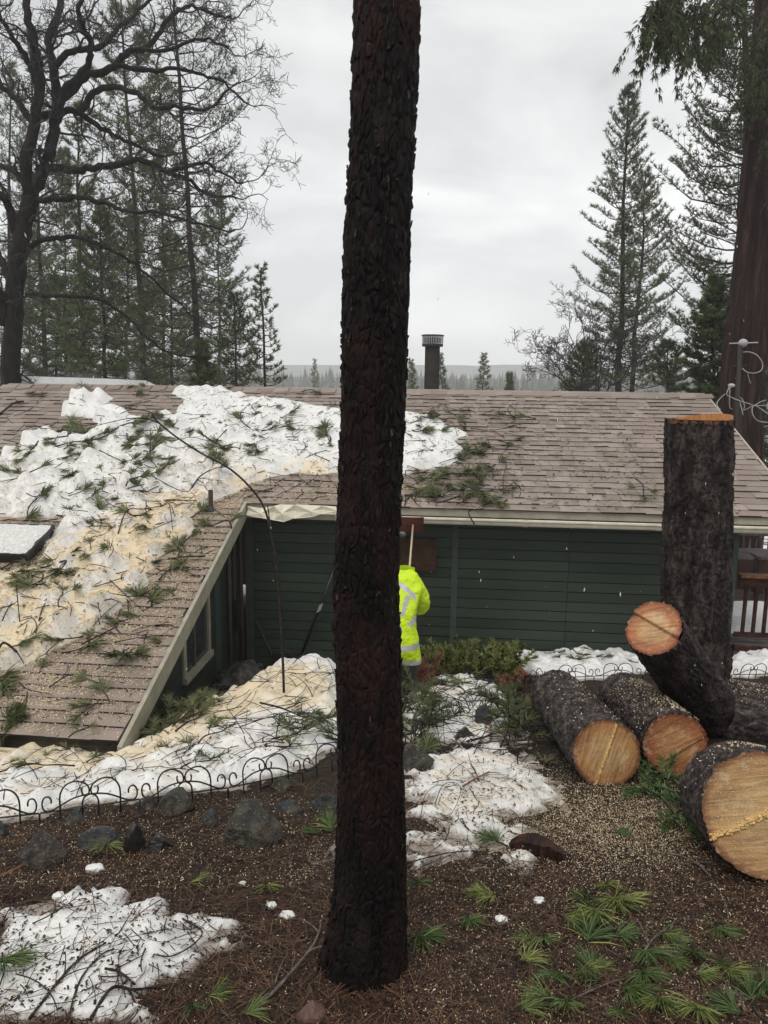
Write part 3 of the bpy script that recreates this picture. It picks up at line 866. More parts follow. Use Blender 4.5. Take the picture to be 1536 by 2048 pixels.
# ------------------------------------------------------------------ low white roof beyond the ridge
sh0 = at(44, 768, 18.6); sh1 = at(228, 772, 18.6)
shed = thing('shed', 'low white metal roof edge of a shed showing just over the ridge', 'shed', (sh0[0], 18.6, -4.5))
def sbox(name, x0, x1, y0, y1, z0, z1, m, par):
    return mesh_obj(name, box8(((x0 + x1) / 2 - sh0[0], (y0 + y1) / 2 - 18.6, (z0 + z1) / 2 + 4.5), ((x1 - x0) / 2, 0, 0), (0, (y1 - y0) / 2, 0), (0, 0, (z1 - z0) / 2)), [BOXQ], m, par)
zt0 = at(44, 752, 18.6)[2]
sbox('wall', sh0[0] + .2, sh1[0] - .4, 18.8, 21.5, -4.5, zt0 - .16, M['siding_dk'], shed)
L0 = np.array([sh0[0], 18.6, zt0]); L1 = at(207, 757, 18.6); L2_ = at(226, 769, 18.6)
Vr = np.array([L0 - [0, 0, .17], L2_ - [0, 0, .1], L2_ + [.35, 3.0, -.12], L0 + [-.1, 3.0, -.18], L0, L1, L1 + [.1, 3.0, -.03], L0 + [-.1, 3.0, -.03]]) - np.array([sh0[0], 18.6, -4.5])
mesh_obj('roof', Vr, [BOXQ], M['white'], shed)
hum = at(145, 750, 19.6)
V = np.array([hum + [-.62, 0, -.2], hum + [.62, 0, -.2], hum + [.55, 1.2, -.2], hum + [-.55, 1.2, -.2], hum + [-.1, .1, .07], hum + [.2, .1, .06], hum + [.2, 1, .06], hum + [-.1, 1, .07]]) - np.array([sh0[0], 18.6, -4.5])
mesh_obj('roof_vent', V, [BOXQ], M['wood_gr'], shed)
# ------------------------------------------------------------------ snow on the ground
gs_px = {
 'front': [(-40, 1806), (50, 1800), (100, 1818), (150, 1790), (215, 1782), (300, 1790), (330, 1775), (352, 1790), (378, 1815), (450, 1822), (500, 1840), (450, 1880), (420, 1905), (425, 1940), (400, 1985), (345, 2010), (352, 2075), (-40, 2075)],
 'bank': [(-60, 1498), (100, 1494), (185, 1500), (235, 1512), (300, 1478), (335, 1456), (380, 1432), (430, 1404), (470, 1384), (520, 1350), (570, 1336), (690, 1334), (700, 1420), (690, 1500), (600, 1552), (520, 1568), (455, 1586), (400, 1588), (280, 1604), (180, 1618), (80, 1640), (-60, 1650)],
 'right': [(800, 1540), (830, 1520), (900, 1492), (960, 1488), (1040, 1500), (1085, 1520), (1115, 1575), (1150, 1592), (1140, 1630), (1090, 1670), (1140, 1720), (1040, 1745), (985, 1715), (960, 1742), (880, 1748), (800, 1735)],
 'behind': [(800, 1390), (850, 1360), (905, 1348), (960, 1352), (1010, 1380), (1060, 1430), (1070, 1500), (960, 1490), (900, 1494), (800, 1545)],
 'wall': [(1005, 1318), (1090, 1309), (1200, 1309), (1300, 1311), (1310, 1345), (1220, 1362), (1090, 1360), (1030, 1342)],
 'deck': [(1440, 1330), (1475, 1318), (1540, 1322), (1600, 1325), (1600, 1352), (1440, 1360)],
 'scrap': [(1030, 1760), (1090, 1755), (1140, 1770), (1190, 1778), (1160, 1792), (1080, 1790)],
 'scrap2': [(640, 1680), (690, 1672), (690, 1740), (655, 1725)],
}
gs_poly = {k: np.array([gpt(*p)[:2] for p in v]) for k, v in gs_px.items()}
g_x, g_y = np.arange(-4.2, 6.2, 0.03), np.arange(1.9, 10.3, 0.03)
GX, GY = np.meshgrid(g_x, g_y)
fx, fy = GX.ravel(), GY.ravel()
_bx = [(p.min(0) - .6, p.max(0) + .6) for p in gs_poly.values()]
inb = np.zeros(fx.size, bool)
for lo, hi in _bx: inb |= (fx > lo[0]) & (fx < hi[0]) & (fy > lo[1]) & (fy < hi[1])
gsn = np.full(fx.size, -0.05); gdust = np.zeros(fx.size)
X, Y = fx[inb], fy[inb]
nA = n2(X * 3.2, Y * 3.2, 81, 4); nB = n2(X * 11, Y * 11, 83, 3); nC = n2(X * 1.2, Y * 1.2, 85, 3)
W1, W2, WI = worley2(X * 4.2 + .3 * nA, Y * 4.2, 21)
Wb1, Wb2, WbI = worley2(X * 12 + .3 * nA, Y * 12, 22)
lumps = np.exp(-(W1 / .42) ** 2) * (.2 + .8 * WI)
lump2 = np.exp(-(Wb1 / .42) ** 2) * (.2 + .8 * WbI)
def patch(k, thick, edge, nz, lumpy, bias=0.0, fine=0.05):
    s = sdf_poly(X, Y, gs_poly[k]) + nz * nA + fine * nB + bias
    return np.where(s > -.02, thick * sstep(-.02, edge, s) + lumpy * (.12 * lumps + .045 * lump2) * sstep(0, edge, s), -.05)
hh = patch('front', .07, .30, .15, .6, .04, .14) + 0
hh = np.where((hh > 0) & (nB * .55 + nA * .5 + 0.35 * nC > .50), -.05, hh)
hb = patch('bank', .09, .3, .10, .72, 0.02, .08)
hb = np.where((hb > 0) & (sdf_poly(X, Y, gs_poly['bank']) < .55) & (nA * .6 + nB * .45 > .36), -.05, hb)
hr = patch('right', .05, .32, .22, .5, .04, .16)
hr = np.where((hr > 0) & (nB * .6 + nA * .65 > .30), -.05, hr)
hv = patch('behind', .05, .25, .26, .6, .0, .14)
hv = np.where((hv > 0) & (nA * .7 + nB * .4 > .22), -.05, hv)
hw_ = patch('wall', .10, .25, .16, .7)
hd = patch('deck', .14, .2, .12, .8)
hs1 = patch('scrap', .03, .1, .12, .3, -.05, .07); hs2 = patch('scrap2', .03, .1, .05, .3, -.01, .05)
allh = np.max([hh, hb, hr, hv, hw_, hd, hs1, hs2], 0)
gsn[inb] = np.where(allh > 0, allh - .012, -.05)
sb = sdf_poly(X, Y, np.array([gpt(*p)[:2] for p in [(-40, 1500), (180, 1500), (235, 1520), (330, 1462), (430, 1408), (520, 1352), (600, 1345), (690, 1390), (690, 1430), (560, 1440), (470, 1470), (380, 1520), (240, 1560), (-40, 1570)]]))
dd = .62 * sstep(-.3, .3, sb) + .46 + .2 * nC
dd = np.where(hr >= allh - 1e-6, .50, dd); dd = np.where(hv >= allh - 1e-6, .50, dd)
dd = np.where(hh >= allh - 1e-6, .05, dd); dd = np.where(np.maximum(hw_, hd) >= allh - 1e-6, .02, dd)
_sg = np.zeros(fx.size); _sg[inb] = np.maximum(allh, 0); _a, _b = np.gradient(_sg.reshape(GX.shape), .03); _st = np.hypot(_a, _b).ravel()[inb]
dd = dd - .4 * sstep(.25, 1.0, _st) * sstep(.2, .5, dd)
gdust[inb] = dd
keep = gsn > 0
fk = grid_quads(len(g_x), len(g_y)); fk = fk[keep[fk].any(1)]
used = np.unique(fk); remap = np.full(fx.size, -1); remap[used] = np.arange(len(used))
zz = gz(fx[used], fy[used]) + np.maximum(gsn[used], -.02)
kind(mesh_obj('ground_snow', np.stack([fx[used], fy[used], zz], -1), [remap[fk]], M['snow_g'], smooth=True, attrs={'dust': gdust[used], 'slush': .95 * sstep(.042, .0, gsn[used])}), 'stuff')
SG = gsn.reshape(GX.shape)
def top_z(x, y):
    """height of whatever lies on the ground at x, y"""
    z = g1(x, y)
    i, j = int(round((y - g_y[0]) / .03)), int(round((x - g_x[0]) / .03))
    if 0 <= i < len(g_y) and 0 <= j < len(g_x): z += max(0.0, SG[i, j])
    return z
def gtop(px, py):
    p = gpt(px, py); p[2] = top_z(p[0], p[1]); return p

# ------------------------------------------------------------------ bark cylinders
M['bark_burnt'] = None
def m_burnt():
    g = NT('charred_bark')
    v = g.coord((1, 1, .3)); o_ = g.coord()
    cav = g.attr('tone')
    n1 = g.noise(v, 13, 6, .65, .3); n2_ = g.noise(o_, 2.6, 5, .6); n3 = g.noise(g.coord((1, 1, .5)), 60, 4, .7); n4 = g.noise(g.coord((1, 1, .14)), 22, 4, .6)
    c = g.ramp(n1, [(.34, (.0025, .002, .002)), (.54, (.007, .0055, .005)), (.70, (.018, .013, .0115)), (.86, (.060, .044, .037))])
    red = g.ramp(n3, [(.3, (.009, .0042, .0035)), (.7, (.040, .0165, .012))])
    f = g.ramp(g.math('ADD', g.math('MULTIPLY', n2_, .6), g.math('MULTIPLY', n4, .4)), [(.47, (0, 0, 0)), (.60, (.85,) * 3)])
    c = g.mix(f, c, red)
    c = g.mix(g.ramp(g.math('MULTIPLY', n3, n4), [(.40, (0, 0, 0)), (.50, (.6,) * 3)]), c, (.15, .11, .09))
    g.bump(g.math('ADD', n1, g.math('MULTIPLY', n3, .6)), .8, .012)
    return g.fin(c, g.ramp(n3, [(.3, (.45,) * 3), (.7, (.9,) * 3)]), Specular_IOR_Level=.13)
M['bark_burnt'] = m_burnt()
M['bark_log'] = mat_bark('log_bark', (.006, .005, .005), (.042, .034, .032), (.19, .155, .142), 20, .6, .65, 1.0, .02)
M['bark_stub'] = mat_bark('snag_bark', (.004, .0032, .003), (.024, .018, .0165), (.105, .082, .073), 14, .3, .7, 1.0, .02)
M['bark_cedar'] = mat_bark('cedar_bark', (.007, .0036, .003), (.030, .0165, .0135), (.085, .050, .041), 11, .05, .85, 1.0, .02)
M['bark_oak'] = mat_bark('oak_bark', (.006, .0055, .005), (.016, .0145, .013), (.036, .032, .028), 10, .3, .8, .8, .02)
M['bark_pine'] = mat_bark('pine_bark', (.010, .0085, .007), (.028, .023, .019), (.06, .05, .042), 6, .3, .85, .6, .03)

def bark_cyl(centers, radii, frameA, frameB, nt, amp, cell, stretch, seed, closed_end=None):
    """centers (n,3), radii (n,) ; plated bark relief. returns V, quads, tone"""
    C = np.asarray(centers, float); n = len(C)
    seg = np.concatenate([[0], np.cumsum(np.linalg.norm(np.diff(C, axis=0), axis=1))])
    th = np.arange(nt) * 2 * math.pi / nt
    Rm = np.asarray(radii, float)[:, None]
    ct, st = np.cos(th)[None], np.sin(th)[None]
    ring = frameA * ct[..., None] + frameB * st[..., None]
    rr = float(np.mean(radii))
    Pn = np.stack([rr * ct + 0 * Rm, rr * st + 0 * Rm, seg[:, None] * stretch + 0 * ct], -1) / cell
    warp = np.stack([noise3(Pn * .9, seed + 5), noise3(Pn * .9, seed + 6), noise3(Pn * .9, seed + 7)], -1)
    F1, F2, ID = worley3(Pn + .45 * warp, seed)
    Gp = Pn * 2.3
    G1, G2, GI = worley3(Gp + .5 * warp, seed + 3)
    plate = sstep(.02, .30, F2 - F1)
    d = amp * (plate * (.55 + .75 * ID) - .5 + .30 * sstep(.02, .25, G2 - G1) * GI + .22 * fbm3(Pn * 4, 3, seed + 9) + .5 * noise3(Pn * .35, seed + 13))
    V = C[:, None, :] + ring * (Rm + d)[..., None]
    return V.reshape(-1, 3), grid_quads(nt, n, True), (plate * (.4 + .6 * ID)).ravel()

# ------------------------------------------------------------------ the charred pine trunk close to the camera
rows = [(0, 708, 840), (100, 705, 838), (250, 702, 832), (400, 692, 824), (550, 686, 818), (700, 683, 815), (850, 680, 810), (1000, 676, 802), (1150, 667, 796), (1250, 665, 800), (1350, 671, 803), (1500, 677, 806), (1650, 674, 810), (1750, 669, 812), (1850, 655, 812), (1905, 645, 813), (1950, 630, 816), (1985, 612, 824), (2020, 588, 836)]
YT = 2.36
tc, tr = [], []
for (py, l, r) in rows:
    p = at((l + r) / 2, py, YT); dpt = p @ _F
    tc.append(p); tr.append((r - l) / 2 / FPX * dpt * .985)
tc = np.array(tc)[::-1]; tr = np.array(tr)[::-1]
zs_ = np.concatenate([np.arange(tc[0, 2], tc[-1, 2], .0042), np.arange(tc[-1, 2], 5.5, .03)])
sl_ = (tc[-1] - tc[-4]) / (tc[-1, 2] - tc[-4, 2])
def _int(zq, k): return np.where(zq <= tc[-1, 2], np.interp(zq, tc[:, 2], tc[:, k]), tc[-1, k] + sl_[k] * (zq - tc[-1, 2]))
Cn = np.stack([_int(zs_, 0), _int(zs_, 1), zs_], -1)
Rn = np.where(zs_ <= tc[-1, 2], np.interp(zs_, tc[:, 2], tr), tr[-1] * (1 - .04 * (zs_ - tc[-1, 2])))
trunk = thing('burnt_pine_trunk', 'charred black pine trunk standing close by in front of the house', 'tree', (tc[0, 0], YT, tc[0, 2]))
o0 = np.array([tc[0, 0], YT, tc[0, 2]])
V, Q, tn = bark_cyl(Cn, Rn, np.array([1., 0, 0]), np.array([0, 1., 0]), 180, .0050, .021, .36, 3)
_th = np.tile(np.arange(180) * 2 * math.pi / 180, len(Cn)); _hz = np.repeat(Cn[:, 2] - tc[0, 2], 180)
_rt = (.5 + .5 * np.cos(_th * 4 + 1.1 + .6 * np.sin(_th))) ** 2 * np.exp(-_hz / .085) * .055 + .010 * np.exp(-_hz / .5) * np.sin(_th * 3 + .4)
V = V + np.stack([np.cos(_th) * _rt, np.sin(_th) * _rt, 0 * _rt], -1)
mesh_obj('trunk', V - o0, [Q], M['bark_burnt'], trunk, smooth=False, attrs={'tone': tn})
# loose bark flakes standing off the trunk
fl = MB()
for k in range(1100):
    i = RS.randint(0, int((tc[-1, 2] - tc[0, 2]) / .0042)); th = RS.uniform(0, 2 * math.pi)
    nrm = np.array([math.cos(th), math.sin(th), 0]); tg = np.array([-math.sin(th), math.cos(th), 0])
    p = Cn[i] + nrm * (Rn[i] + .004)
    w, h = RS.uniform(.002, .008), RS.uniform(.004, .016)
    up = unit(np.array([0, 0, 1.]) + nrm * RS.uniform(-.1, .3)) ; e = nrm * RS.uniform(.001, .004)
    V = np.array([p - tg * w * RS.uniform(.1, .8) - up * h, p + tg * w * RS.uniform(.3, 1) - up * h * RS.uniform(.1, .8) + e, p + tg * w * RS.uniform(.1, .8) + up * h, p - tg * w * RS.uniform(.4, 1) + up * h * RS.uniform(.1, .8) + e])
    fl.add(np.concatenate([V - o0, V - nrm * .004 - o0]), [BOXQ], 0, RS.rand())
def m_flake():
    g = NT('bark_flake'); return g.fin(g.ramp(g.tone(), [(0, (.003, .0025, .0024)), (.75, (.011, .0075, .0065)), (.95, (.026, .018, .015)), (1, (.075, .055, .048))]), .55, Specular_IOR_Level=.3)
kind(fl.build('bark_flakes', [m_flake()], trunk), 'stuff')

# ------------------------------------------------------------------ logs
def m_cut(name, inner, outer, rim, dark=(.10, .045, .022), streak=1.0, ang=.5):
    g = NT(name)
    rn = g.attr('rn'); v = g.coord()
    n1 = g.noise(v, 6, 5, .65); n3 = g.noise(v, 70, 4, .7); n4 = g.noise(v, 13, 4, .6)
    rv = g.n('Mapping', Vector=g.n('TexCoord').outputs['Object'], Rotation=(0, 0, -ang)).outputs[0]
    st = g.noise(g.n('Mapping', Vector=rv, Scale=(4, 60, 4)).outputs[0], 1.0, 5, .65, .6)
    rr = g.math('ADD', rn, g.math('MULTIPLY', g.math('SUBTRACT', n1, .5), .16))
    c = g.ramp(rr, [(0.0, inner), (.50, tuple(a * .92 for a in inner)), (.66, outer), (.84, tuple(a * .9 for a in outer)), (.93, rim), (1.0, tuple(a * .25 for a in rim))])
    rings = g.math('SINE', g.math('MULTIPLY', rr, 110.0))
    c = g.mix(g.math('ADD', .10, g.math('MULTIPLY', rings, .10)), c, tuple(a * .5 for a in outer))
    c = g.mix(g.ramp(st, [(.44, (0, 0, 0)), (.68, (.75 * streak,) * 3)]), c, dark)
    c = g.mix(g.ramp(n1, [(.46, (0, 0, 0)), (.72, (.55,) * 3)]), c, tuple(a * .42 for a in outer))
    c = g.mix(g.ramp(n4, [(.54, (0, 0, 0)), (.74, (.5,) * 3)]), c, (.78, .60, .38))
    c = g.mix(g.ramp(n3, [(.58, (0, 0, 0)), (.70, (.4,) * 3)]), c, (.80, .62, .40))
    g.bump(g.math('ADD', st, g.math('MULTIPLY', n3, .5)), .7, .008)
    return g.fin(c, .6, Specular_IOR_Level=.25)
M['cut_a'] = m_cut('cut_wood_pale', (.60, .375, .17), (.50, .26, .10), (.20, .06, .028), ang=1.25)
M['cut_b'] = m_cut('cut_wood_orange', (.50, .25, .10), (.36, .13, .048), (.17, .038, .018), ang=.5)
M['cut_c'] = m_cut('cut_wood_red', (.66, .41, .20), (.50, .20, .09), (.27, .06, .03), ang=.4)
M['cut_d'] = m_cut('cut_wood_big', (.60, .40, .19), (.50, .30, .13), (.22, .08, .035), (.15, .075, .038), 1.0, .22)
M['ridge_wood'] = mat_bark('torn_wood_fibre', (.50, .29, .09), (.74, .50, .19), (.90, .72, .40), 60, 1, .7, .6, .006)
M['phloem'] = mat_plain('inner_bark', (.15, .055, .030), .7, .35, 30)

def make_log(name, label, fc, axis, R, length, seed, cutmat, chord=None, step=0.0, ridge=0.0, squash=1.0, group=None, r_far=None, barkmat=None, amp=.010, face_out=.0, far_face=True):
    """fc: centre of the near cut face, axis: from that face into the log"""
    ax = unit(axis); up = np.array([0, 0, 1.]) - ax * ax[2]; A = unit(up); B = np.cross(ax, A)      # A up, B sideways
    t = thing(name, label, 'log', tuple(fc), group)
    Mx = np.stack([B, A, -ax], 1)                       # local frame: x sideways, y up, z out of the near face
    t.matrix_world = Matrix.Translation(Vector(fc)) @ Matrix(Mx.tolist()).to_4x4()
    r_far = r_far or R
    n = max(12, int(length / .012)); zc_ = np.linspace(0, -length, n)
    cz = np.stack([np.zeros(n), np.zeros(n), zc_], -1)
    V, Q, tn = bark_cyl(cz, np.linspace(R, r_far, n), np.array([1., 0, 0]), np.array([0, 1., 0]), 150, amp, .036, .8, seed)
    nt = 150
    mesh_obj('bark', V, [Q], barkmat or M['bark_log'], t, smooth=True, attrs={'tone': tn})
    rim = V.reshape(n, nt, 3)
    for end, zsgn in ((0, 1), (n - 1, -1)):
        if end and not far_face: continue
        nr = 26
        fr = np.linspace(0, 1, nr); base = rim[end]
        br_ = np.hypot(base[:, 0], base[:, 1]); ker = np.ones(15) / 15
        sm_ = np.convolve(np.concatenate([br_[-7:], br_, br_[:7]]), ker, 'valid') - amp * .55
        P = (base / br_[:, None] * sm_[:, None])[None] * np.minimum(fr / fr[-2], 1)[:, None, None]
        P[-1] = base; P[..., 2] = base[0, 2] + zsgn * .001
        x, y = P[..., 0], P[..., 1]
        zadd = .0025 * fbm3(np.stack([x * 30, y * 30, 0 * x + seed], -1), 3, seed)
        if not end and chord:
            ca, off = chord                              # chord direction angle, offset
            sd = (-x * math.sin(ca) + y * math.cos(ca) - off * R)
            zadd = zadd + step * sstep(-.006, .006, sd)
            if ridge: zadd = zadd + ridge * np.exp(-(sd / .010) ** 2) * (1 + .5 * noise3(np.stack([x * 60, y * 60, 0 * x], -1), 4))
        P[..., 2] += zsgn * zadd
        rn = np.broadcast_to(fr[:, None], x.shape)
        F = grid_quads(nt, nr, True)
        if zsgn < 0: F = F[:, ::-1]
        fo = mesh_obj('cut_face', P.reshape(-1, 3), [F], cutmat, t, smooth=False, attrs={'rn': rn.ravel()})
        if not end and chord and ridge:
            # torn hinge fibre along the chord
            ca, off = chord; mbk = MB()
            L_ = math.sqrt(max(.05, 1 - off * off)) * R * .97
            for k in range(int(L_ * 2 / .0022)):
                s = -L_ + k * .0022
                q = np.array([math.cos(ca) * s - math.sin(ca) * off * R, math.sin(ca) * s + math.cos(ca) * off * R, .002])
                q[:2] += RS.normal(size=2) * .42 * ridge
                mbk.add(box8(q + [0, 0, ridge * .4], (RS.uniform(.002, .008) * math.cos(ca), RS.uniform(.002, .008) * math.sin(ca), RS.uniform(-.002, .002)), (-.003 * math.sin(ca), .003 * math.cos(ca), 0), (0, 0, ridge * RS.uniform(.15, .7))), [BOXQ], 0, RS.rand())
            mbk.build('hinge_fibre', [M['ridge_wood']], t)
    return t
def px_r(px, depth): return px / FPX * depth
f1 = gpt(1212, 1572); f1 = f1 + np.array([0, 0.02, .205]); 
f1 = at(1212, 1508, f1[1] + .05); b1_ = at(1122, 1402, f1[1] + 1.35)
make_log('log', 'bark covered log with a pale straight line down its tan cut face', f1, b1_ - f1, .200, 1.55, 11, M['cut_a'], (math.radians(72), 0.0), 0, .006, group='cut pine logs', r_far=.205)
f2 = at(1350, 1490, 4.34); b2_ = at(1250, 1398, 5.75)
make_log('log', 'middle log with orange cut face tucked behind two others', f2, b2_ - f2, .196, 1.5, 12, M['cut_b'], (math.radians(35), -.25), .014, 0, group='cut pine logs', r_far=.21)
f3 = at(1308, 1258, 4.72); b3_ = at(1416, 1418, 5.45)
make_log('leaning_log', 'log leaning on the tall snag with a stepped orange cut face turned up', f3, b3_ - f3, .185, 1.55, 13, M['cut_c'], (math.radians(-17), .12), .03, 0, group='cut pine logs', r_far=.22, barkmat=M['bark_stub'], far_face=False)
f4 = at(1534, 1630, 3.05); b4_ = at(1474, 1596, 3.62)
make_log('big_log', 'largest log round with golden cut face and a torn yellow ridge across it', f4, b4_ - f4, .268, .60, 14, M['cut_d'], (math.radians(31), 0.02), 0, .016, group='cut pine logs', r_far=.285)
f5 = at(1450, 1426, 5.5)
make_log('log', 'thick bark log strewn with sawdust lying behind the largest round', f5, np.array([1, -.5, .02]), .255, 2.2, 15, M['cut_b'], group='cut pine logs')

# tall cut snag
st_b = at(1390, 1440, 5.95); st_t = at(1398, 838, 5.95)
snag = thing('tall_stump', 'tall cut pine stump with a bright orange sawn top behind the log pile', 'stump', (st_b[0], 5.95, st_b[2] - .15))
o0 = np.array([st_b[0], 5.95, st_b[2] - .15])
n = 240
zz = np.linspace(0, 1, n)[:, None]
Cn = (st_b - [0, 0, .15]) * (1 - zz) + st_t * zz
rad = np.interp(zz[:, 0], [0, .12, .4, 1], [.31, .285, .262, .252])
V, Q, tn = bark_cyl(Cn, rad, np.array([1., 0, 0]), np.array([0, 1., 0]), 150, .013, .045, .5, 21)
mesh_obj('trunk', V - o0, [Q], M['bark_stub'], snag, smooth=True, attrs={'tone': tn})
nr = 14; fr = np.linspace(0, 1, nr); base = V.reshape(n, 150, 3)[-1]
cc = base.mean(0); P = cc + (base - cc)[None] * fr[:, None, None] * .985
P[..., 2] = cc[2] - .002
mesh_obj('cut_face', P.reshape(-1, 3) - o0, [grid_quads(150, nr, True)], M['cut_b'], snag, attrs={'rn': np.repeat(fr, 150)})
# raised sawn step on top: a riser just inside the front rim, its top falling away to the back
th = np.linspace(math.pi * 1.0, math.pi * 2.0, 40)
rp = np.stack([.245 * np.cos(th), .236 * np.sin(th), 0 * th], -1)
rp2 = np.stack([.245 * np.cos(th[::-1]), -.236 * np.sin(th[::-1]), 0 * th], -1)[1:-1]
loop = np.concatenate([rp, rp2])
mb = MB()
lo = cc + loop - np.array([0, 0, .02]); hi = cc + loop + np.array([0, 0, 1]) * (.050 + .012 * (loop[:, :1] / .24) - .055 * (loop[:, 1:2] + .236) / .236)
k = len(loop); idx = np.arange(k)
mb.add(np.concatenate([lo, hi]) - o0, [np.stack([idx, (idx + 1) % k, (idx + 1) % k + k, idx + k], -1)])
ctr = hi.mean(0)
mb.add(np.concatenate([hi, ctr[None]]) - o0, [np.stack([idx, (idx + 1) % k, np.full(k, k)], -1)])
def m_step():
    g = NT('sawn_step_wood'); n1 = g.noise(g.coord((1, 1, .05)), 26, 4, .6)
    return g.fin(g.ramp(n1, [(.35, (.42, .16, .045)), (.6, (.62, .28, .085))]), .55)
M['step'] = m_step()
mb.build('sawn_step', [M['step']], snag)
mb = MB()
for k in range(46):                                       # ragged strip under the step
    a_ = RS.uniform(math.pi * 1.03, math.pi * 1.97); p = cc + np.array([.252 * math.cos(a_), .252 * math.sin(a_), -.015])
    nrm = np.array([math.cos(a_), math.sin(a_), 0]); tg = np.array([-nrm[1], nrm[0], 0])
    mb.add(box8(p - o0, tg * RS.uniform(.004, .012), nrm * .003, np.array([0, 0, RS.uniform(.006, .022)])), [BOXQ], 0, RS.rand())
mb.build('torn_rim', [M['phloem']], snag)

# bark wedge on the snow
wl = gtop(1018, 1702); wr = gtop(1136, 1722)
mid = (wl + wr) / 2; axx = (wr - wl) / 2; L_ = np.linalg.norm(axx); axx = axx / L_
wt = thing('wood_wedge', 'dark red brown felling wedge slab lying on the snow edge', 'wood slab', tuple(mid))
us = np.linspace(-1, 1, 40); ring = []
for s in us:
    h = .088 * (1 - abs(s) ** 2.2) ** .6 + .006; d_ = .06 * (1 - s * s) + .012
    tilt = .012 * s
    ring.append([axx * s * L_ + np.array([0, -d_, 0.0 - tilt]), axx * s * L_ + np.array([0, -d_ * .8, h * .9 - tilt]), axx * s * L_ + np.array([0, d_ * .3, h - tilt]), axx * s * L_ + np.array([0, d_, .01 - tilt])])
ring = np.array(ring).reshape(-1, 3); ring = ring + .006 * np.stack([noise3(ring * 30, 1), noise3(ring * 30, 2), noise3(ring * 30, 3)], -1)
M['wedge'] = mat_bark('wet_bark_slab', (.006, .003, .0025), (.022, .010, .007), (.075, .034, .022), 26, .2, .5, .8, .01)
mesh_obj('slab', ring, [grid_quads(4, 40, True)], M['wedge'], wt, smooth=False)

# ------------------------------------------------------------------ rocks
def m_rock(name, lo, mid, hi):
    g = NT(name); n1 = g.noise(g.coord(), 14, 6, .7, .4); n2_ = g.noise(g.coord(), 70, 3, .6)
    c = g.ramp(n1, ramp3(lo, mid, hi, (.3, .5, .75)))
    n4 = g.noise(g.coord(), 7, 6, .75); n5 = g.noise(g.coord(), 30, 5, .7)
    c = g.mix(g.ramp(n4, [(.5, (0, 0, 0)), (.6, (.8,) * 3)]), c, g.ramp(n5, [(.3, (.030, .026, .016)), (.7, (.13, .105, .068))]))
    c = g.mix(g.ramp(n2_, [(.62, (0, 0, 0)), (.72, (.6,) * 3)]), c, (.42, .36, .28))
    g.bump(g.math('ADD', g.math('ADD', n1, n5), g.math('MULTIPLY', n2_, .4)), .9, .03)
    return g.fin(c, .45, Specular_IOR_Level=.5)
M['rock'] = m_rock('wet_grey_rock', (.010, .012, .013), (.032, .037, .038), (.095, .103, .10))
M['rock_br'] = m_rock('wet_brown_rock', (.009, .007, .006), (.028, .021, .019), (.085, .068, .062))
M['rock_tan'] = m_rock('mossy_boulder', (.010, .010, .008), (.034, .033, .025), (.11, .098, .075))
def ico(sub=3):
    import bmesh
    bm = bmesh.new(); bmesh.ops.create_icosphere(bm, subdivisions=sub, radius=1)
    V = np.array([v.co[:] for v in bm.verts]); F = np.array([[v.index for v in f.verts] for f in bm.faces]); bm.free()
    return V, F
ICO4, ICO3, ICO2 = ico(5), ico(4), ico(2)
def rock(px0, px1, py0, py1, label, m, seed, sharp=.5, yaw=0.0, depth_k=.8, name='rock'):
    """rock filling the photo box; its foot stands on the ground at the lower edge"""
    b = gpt((px0 + px1) / 2, py1 - 2); dpt = b @ _F
    w = (px1 - px0) / 2 / FPX * dpt; h = (py1 - py0) / FPX * dpt * .98
    V, F = ICO3
    n = unit(V); fl = np.zeros(len(V))
    r = np.full(len(V), 1.0); rs = np.random.RandomState(seed)
    sharp = .6 + .4 * sharp
    for k in range(16):                                     # facets
        d = unit(rs.normal(size=3) * np.array([1, 1, .8])); cut = rs.uniform(.45, .85)
        dn = n @ d; r = np.minimum(r, np.where(dn > .05, cut / np.maximum(dn, .05), 9))
    r = (1 - sharp) * .95 + sharp * r
    P = n * r[:, None]
    P[:, :2] *= (1 - .32 * (P[:, 2:3] + .6))
    P = P * (1 + .07 * noise3(P * 3, seed)[:, None] + .03 * noise3(P * 9, seed + 1)[:, None])
    P = P / np.abs(P).max(0)
    c_, s_ = math.cos(yaw), math.sin(yaw)
    P = P * np.array([w, w * depth_k, h * .56]); 
    o = mesh_obj(name, P, [F], m, smooth=False)
    o.location = (b[0], b[1] + w * depth_k * .8, b[2] + h * .17)
    tag(o, label, 'rock', 'rocks along the garden edging')
    return o
rock(12, 122, 1648, 1742, 'brown angular rock slab at the near end of the wire edging', M['rock_br'], 3, .95)
rock(121, 170, 1612, 1652, 'small dark pointed rock between the wire fence legs', M['rock'], 4, .9)
rock(305, 398, 1578, 1634, 'mossy dark rock with a shaded hollow behind the wire edging', M['rock_tan'], 5, .8)
rock(392, 440, 1612, 1656, 'small blue grey rock touching the big boulder', M['rock'], 6, .9)
rock(436, 566, 1586, 1700, 'biggest mossy boulder below the wire edging', M['rock_tan'], 7, .55)
rock(148, 232, 1655, 1706, 'flat grey green rock behind a needle tuft', M['rock'], 8, .5)
rock(545, 604, 1604, 1634, 'low dark stone right of the biggest boulder', M['rock'], 9, .6)
rock(540, 590, 1556, 1584, 'mossy stone under a needle spray at the edging', M['rock_tan'], 10, .6)
rock(618, 690, 1576, 1632, 'grey slab stone leaning beside the charred trunk', M['rock'], 12, .8)
rock(790, 872, 1478, 1548, 'grey speckled boulder just right of the charred trunk', M['rock_tan'], 13, .45)
rock(944, 992, 1398, 1462, 'upright grey stone among the pine boughs', M['rock'], 14, .6)
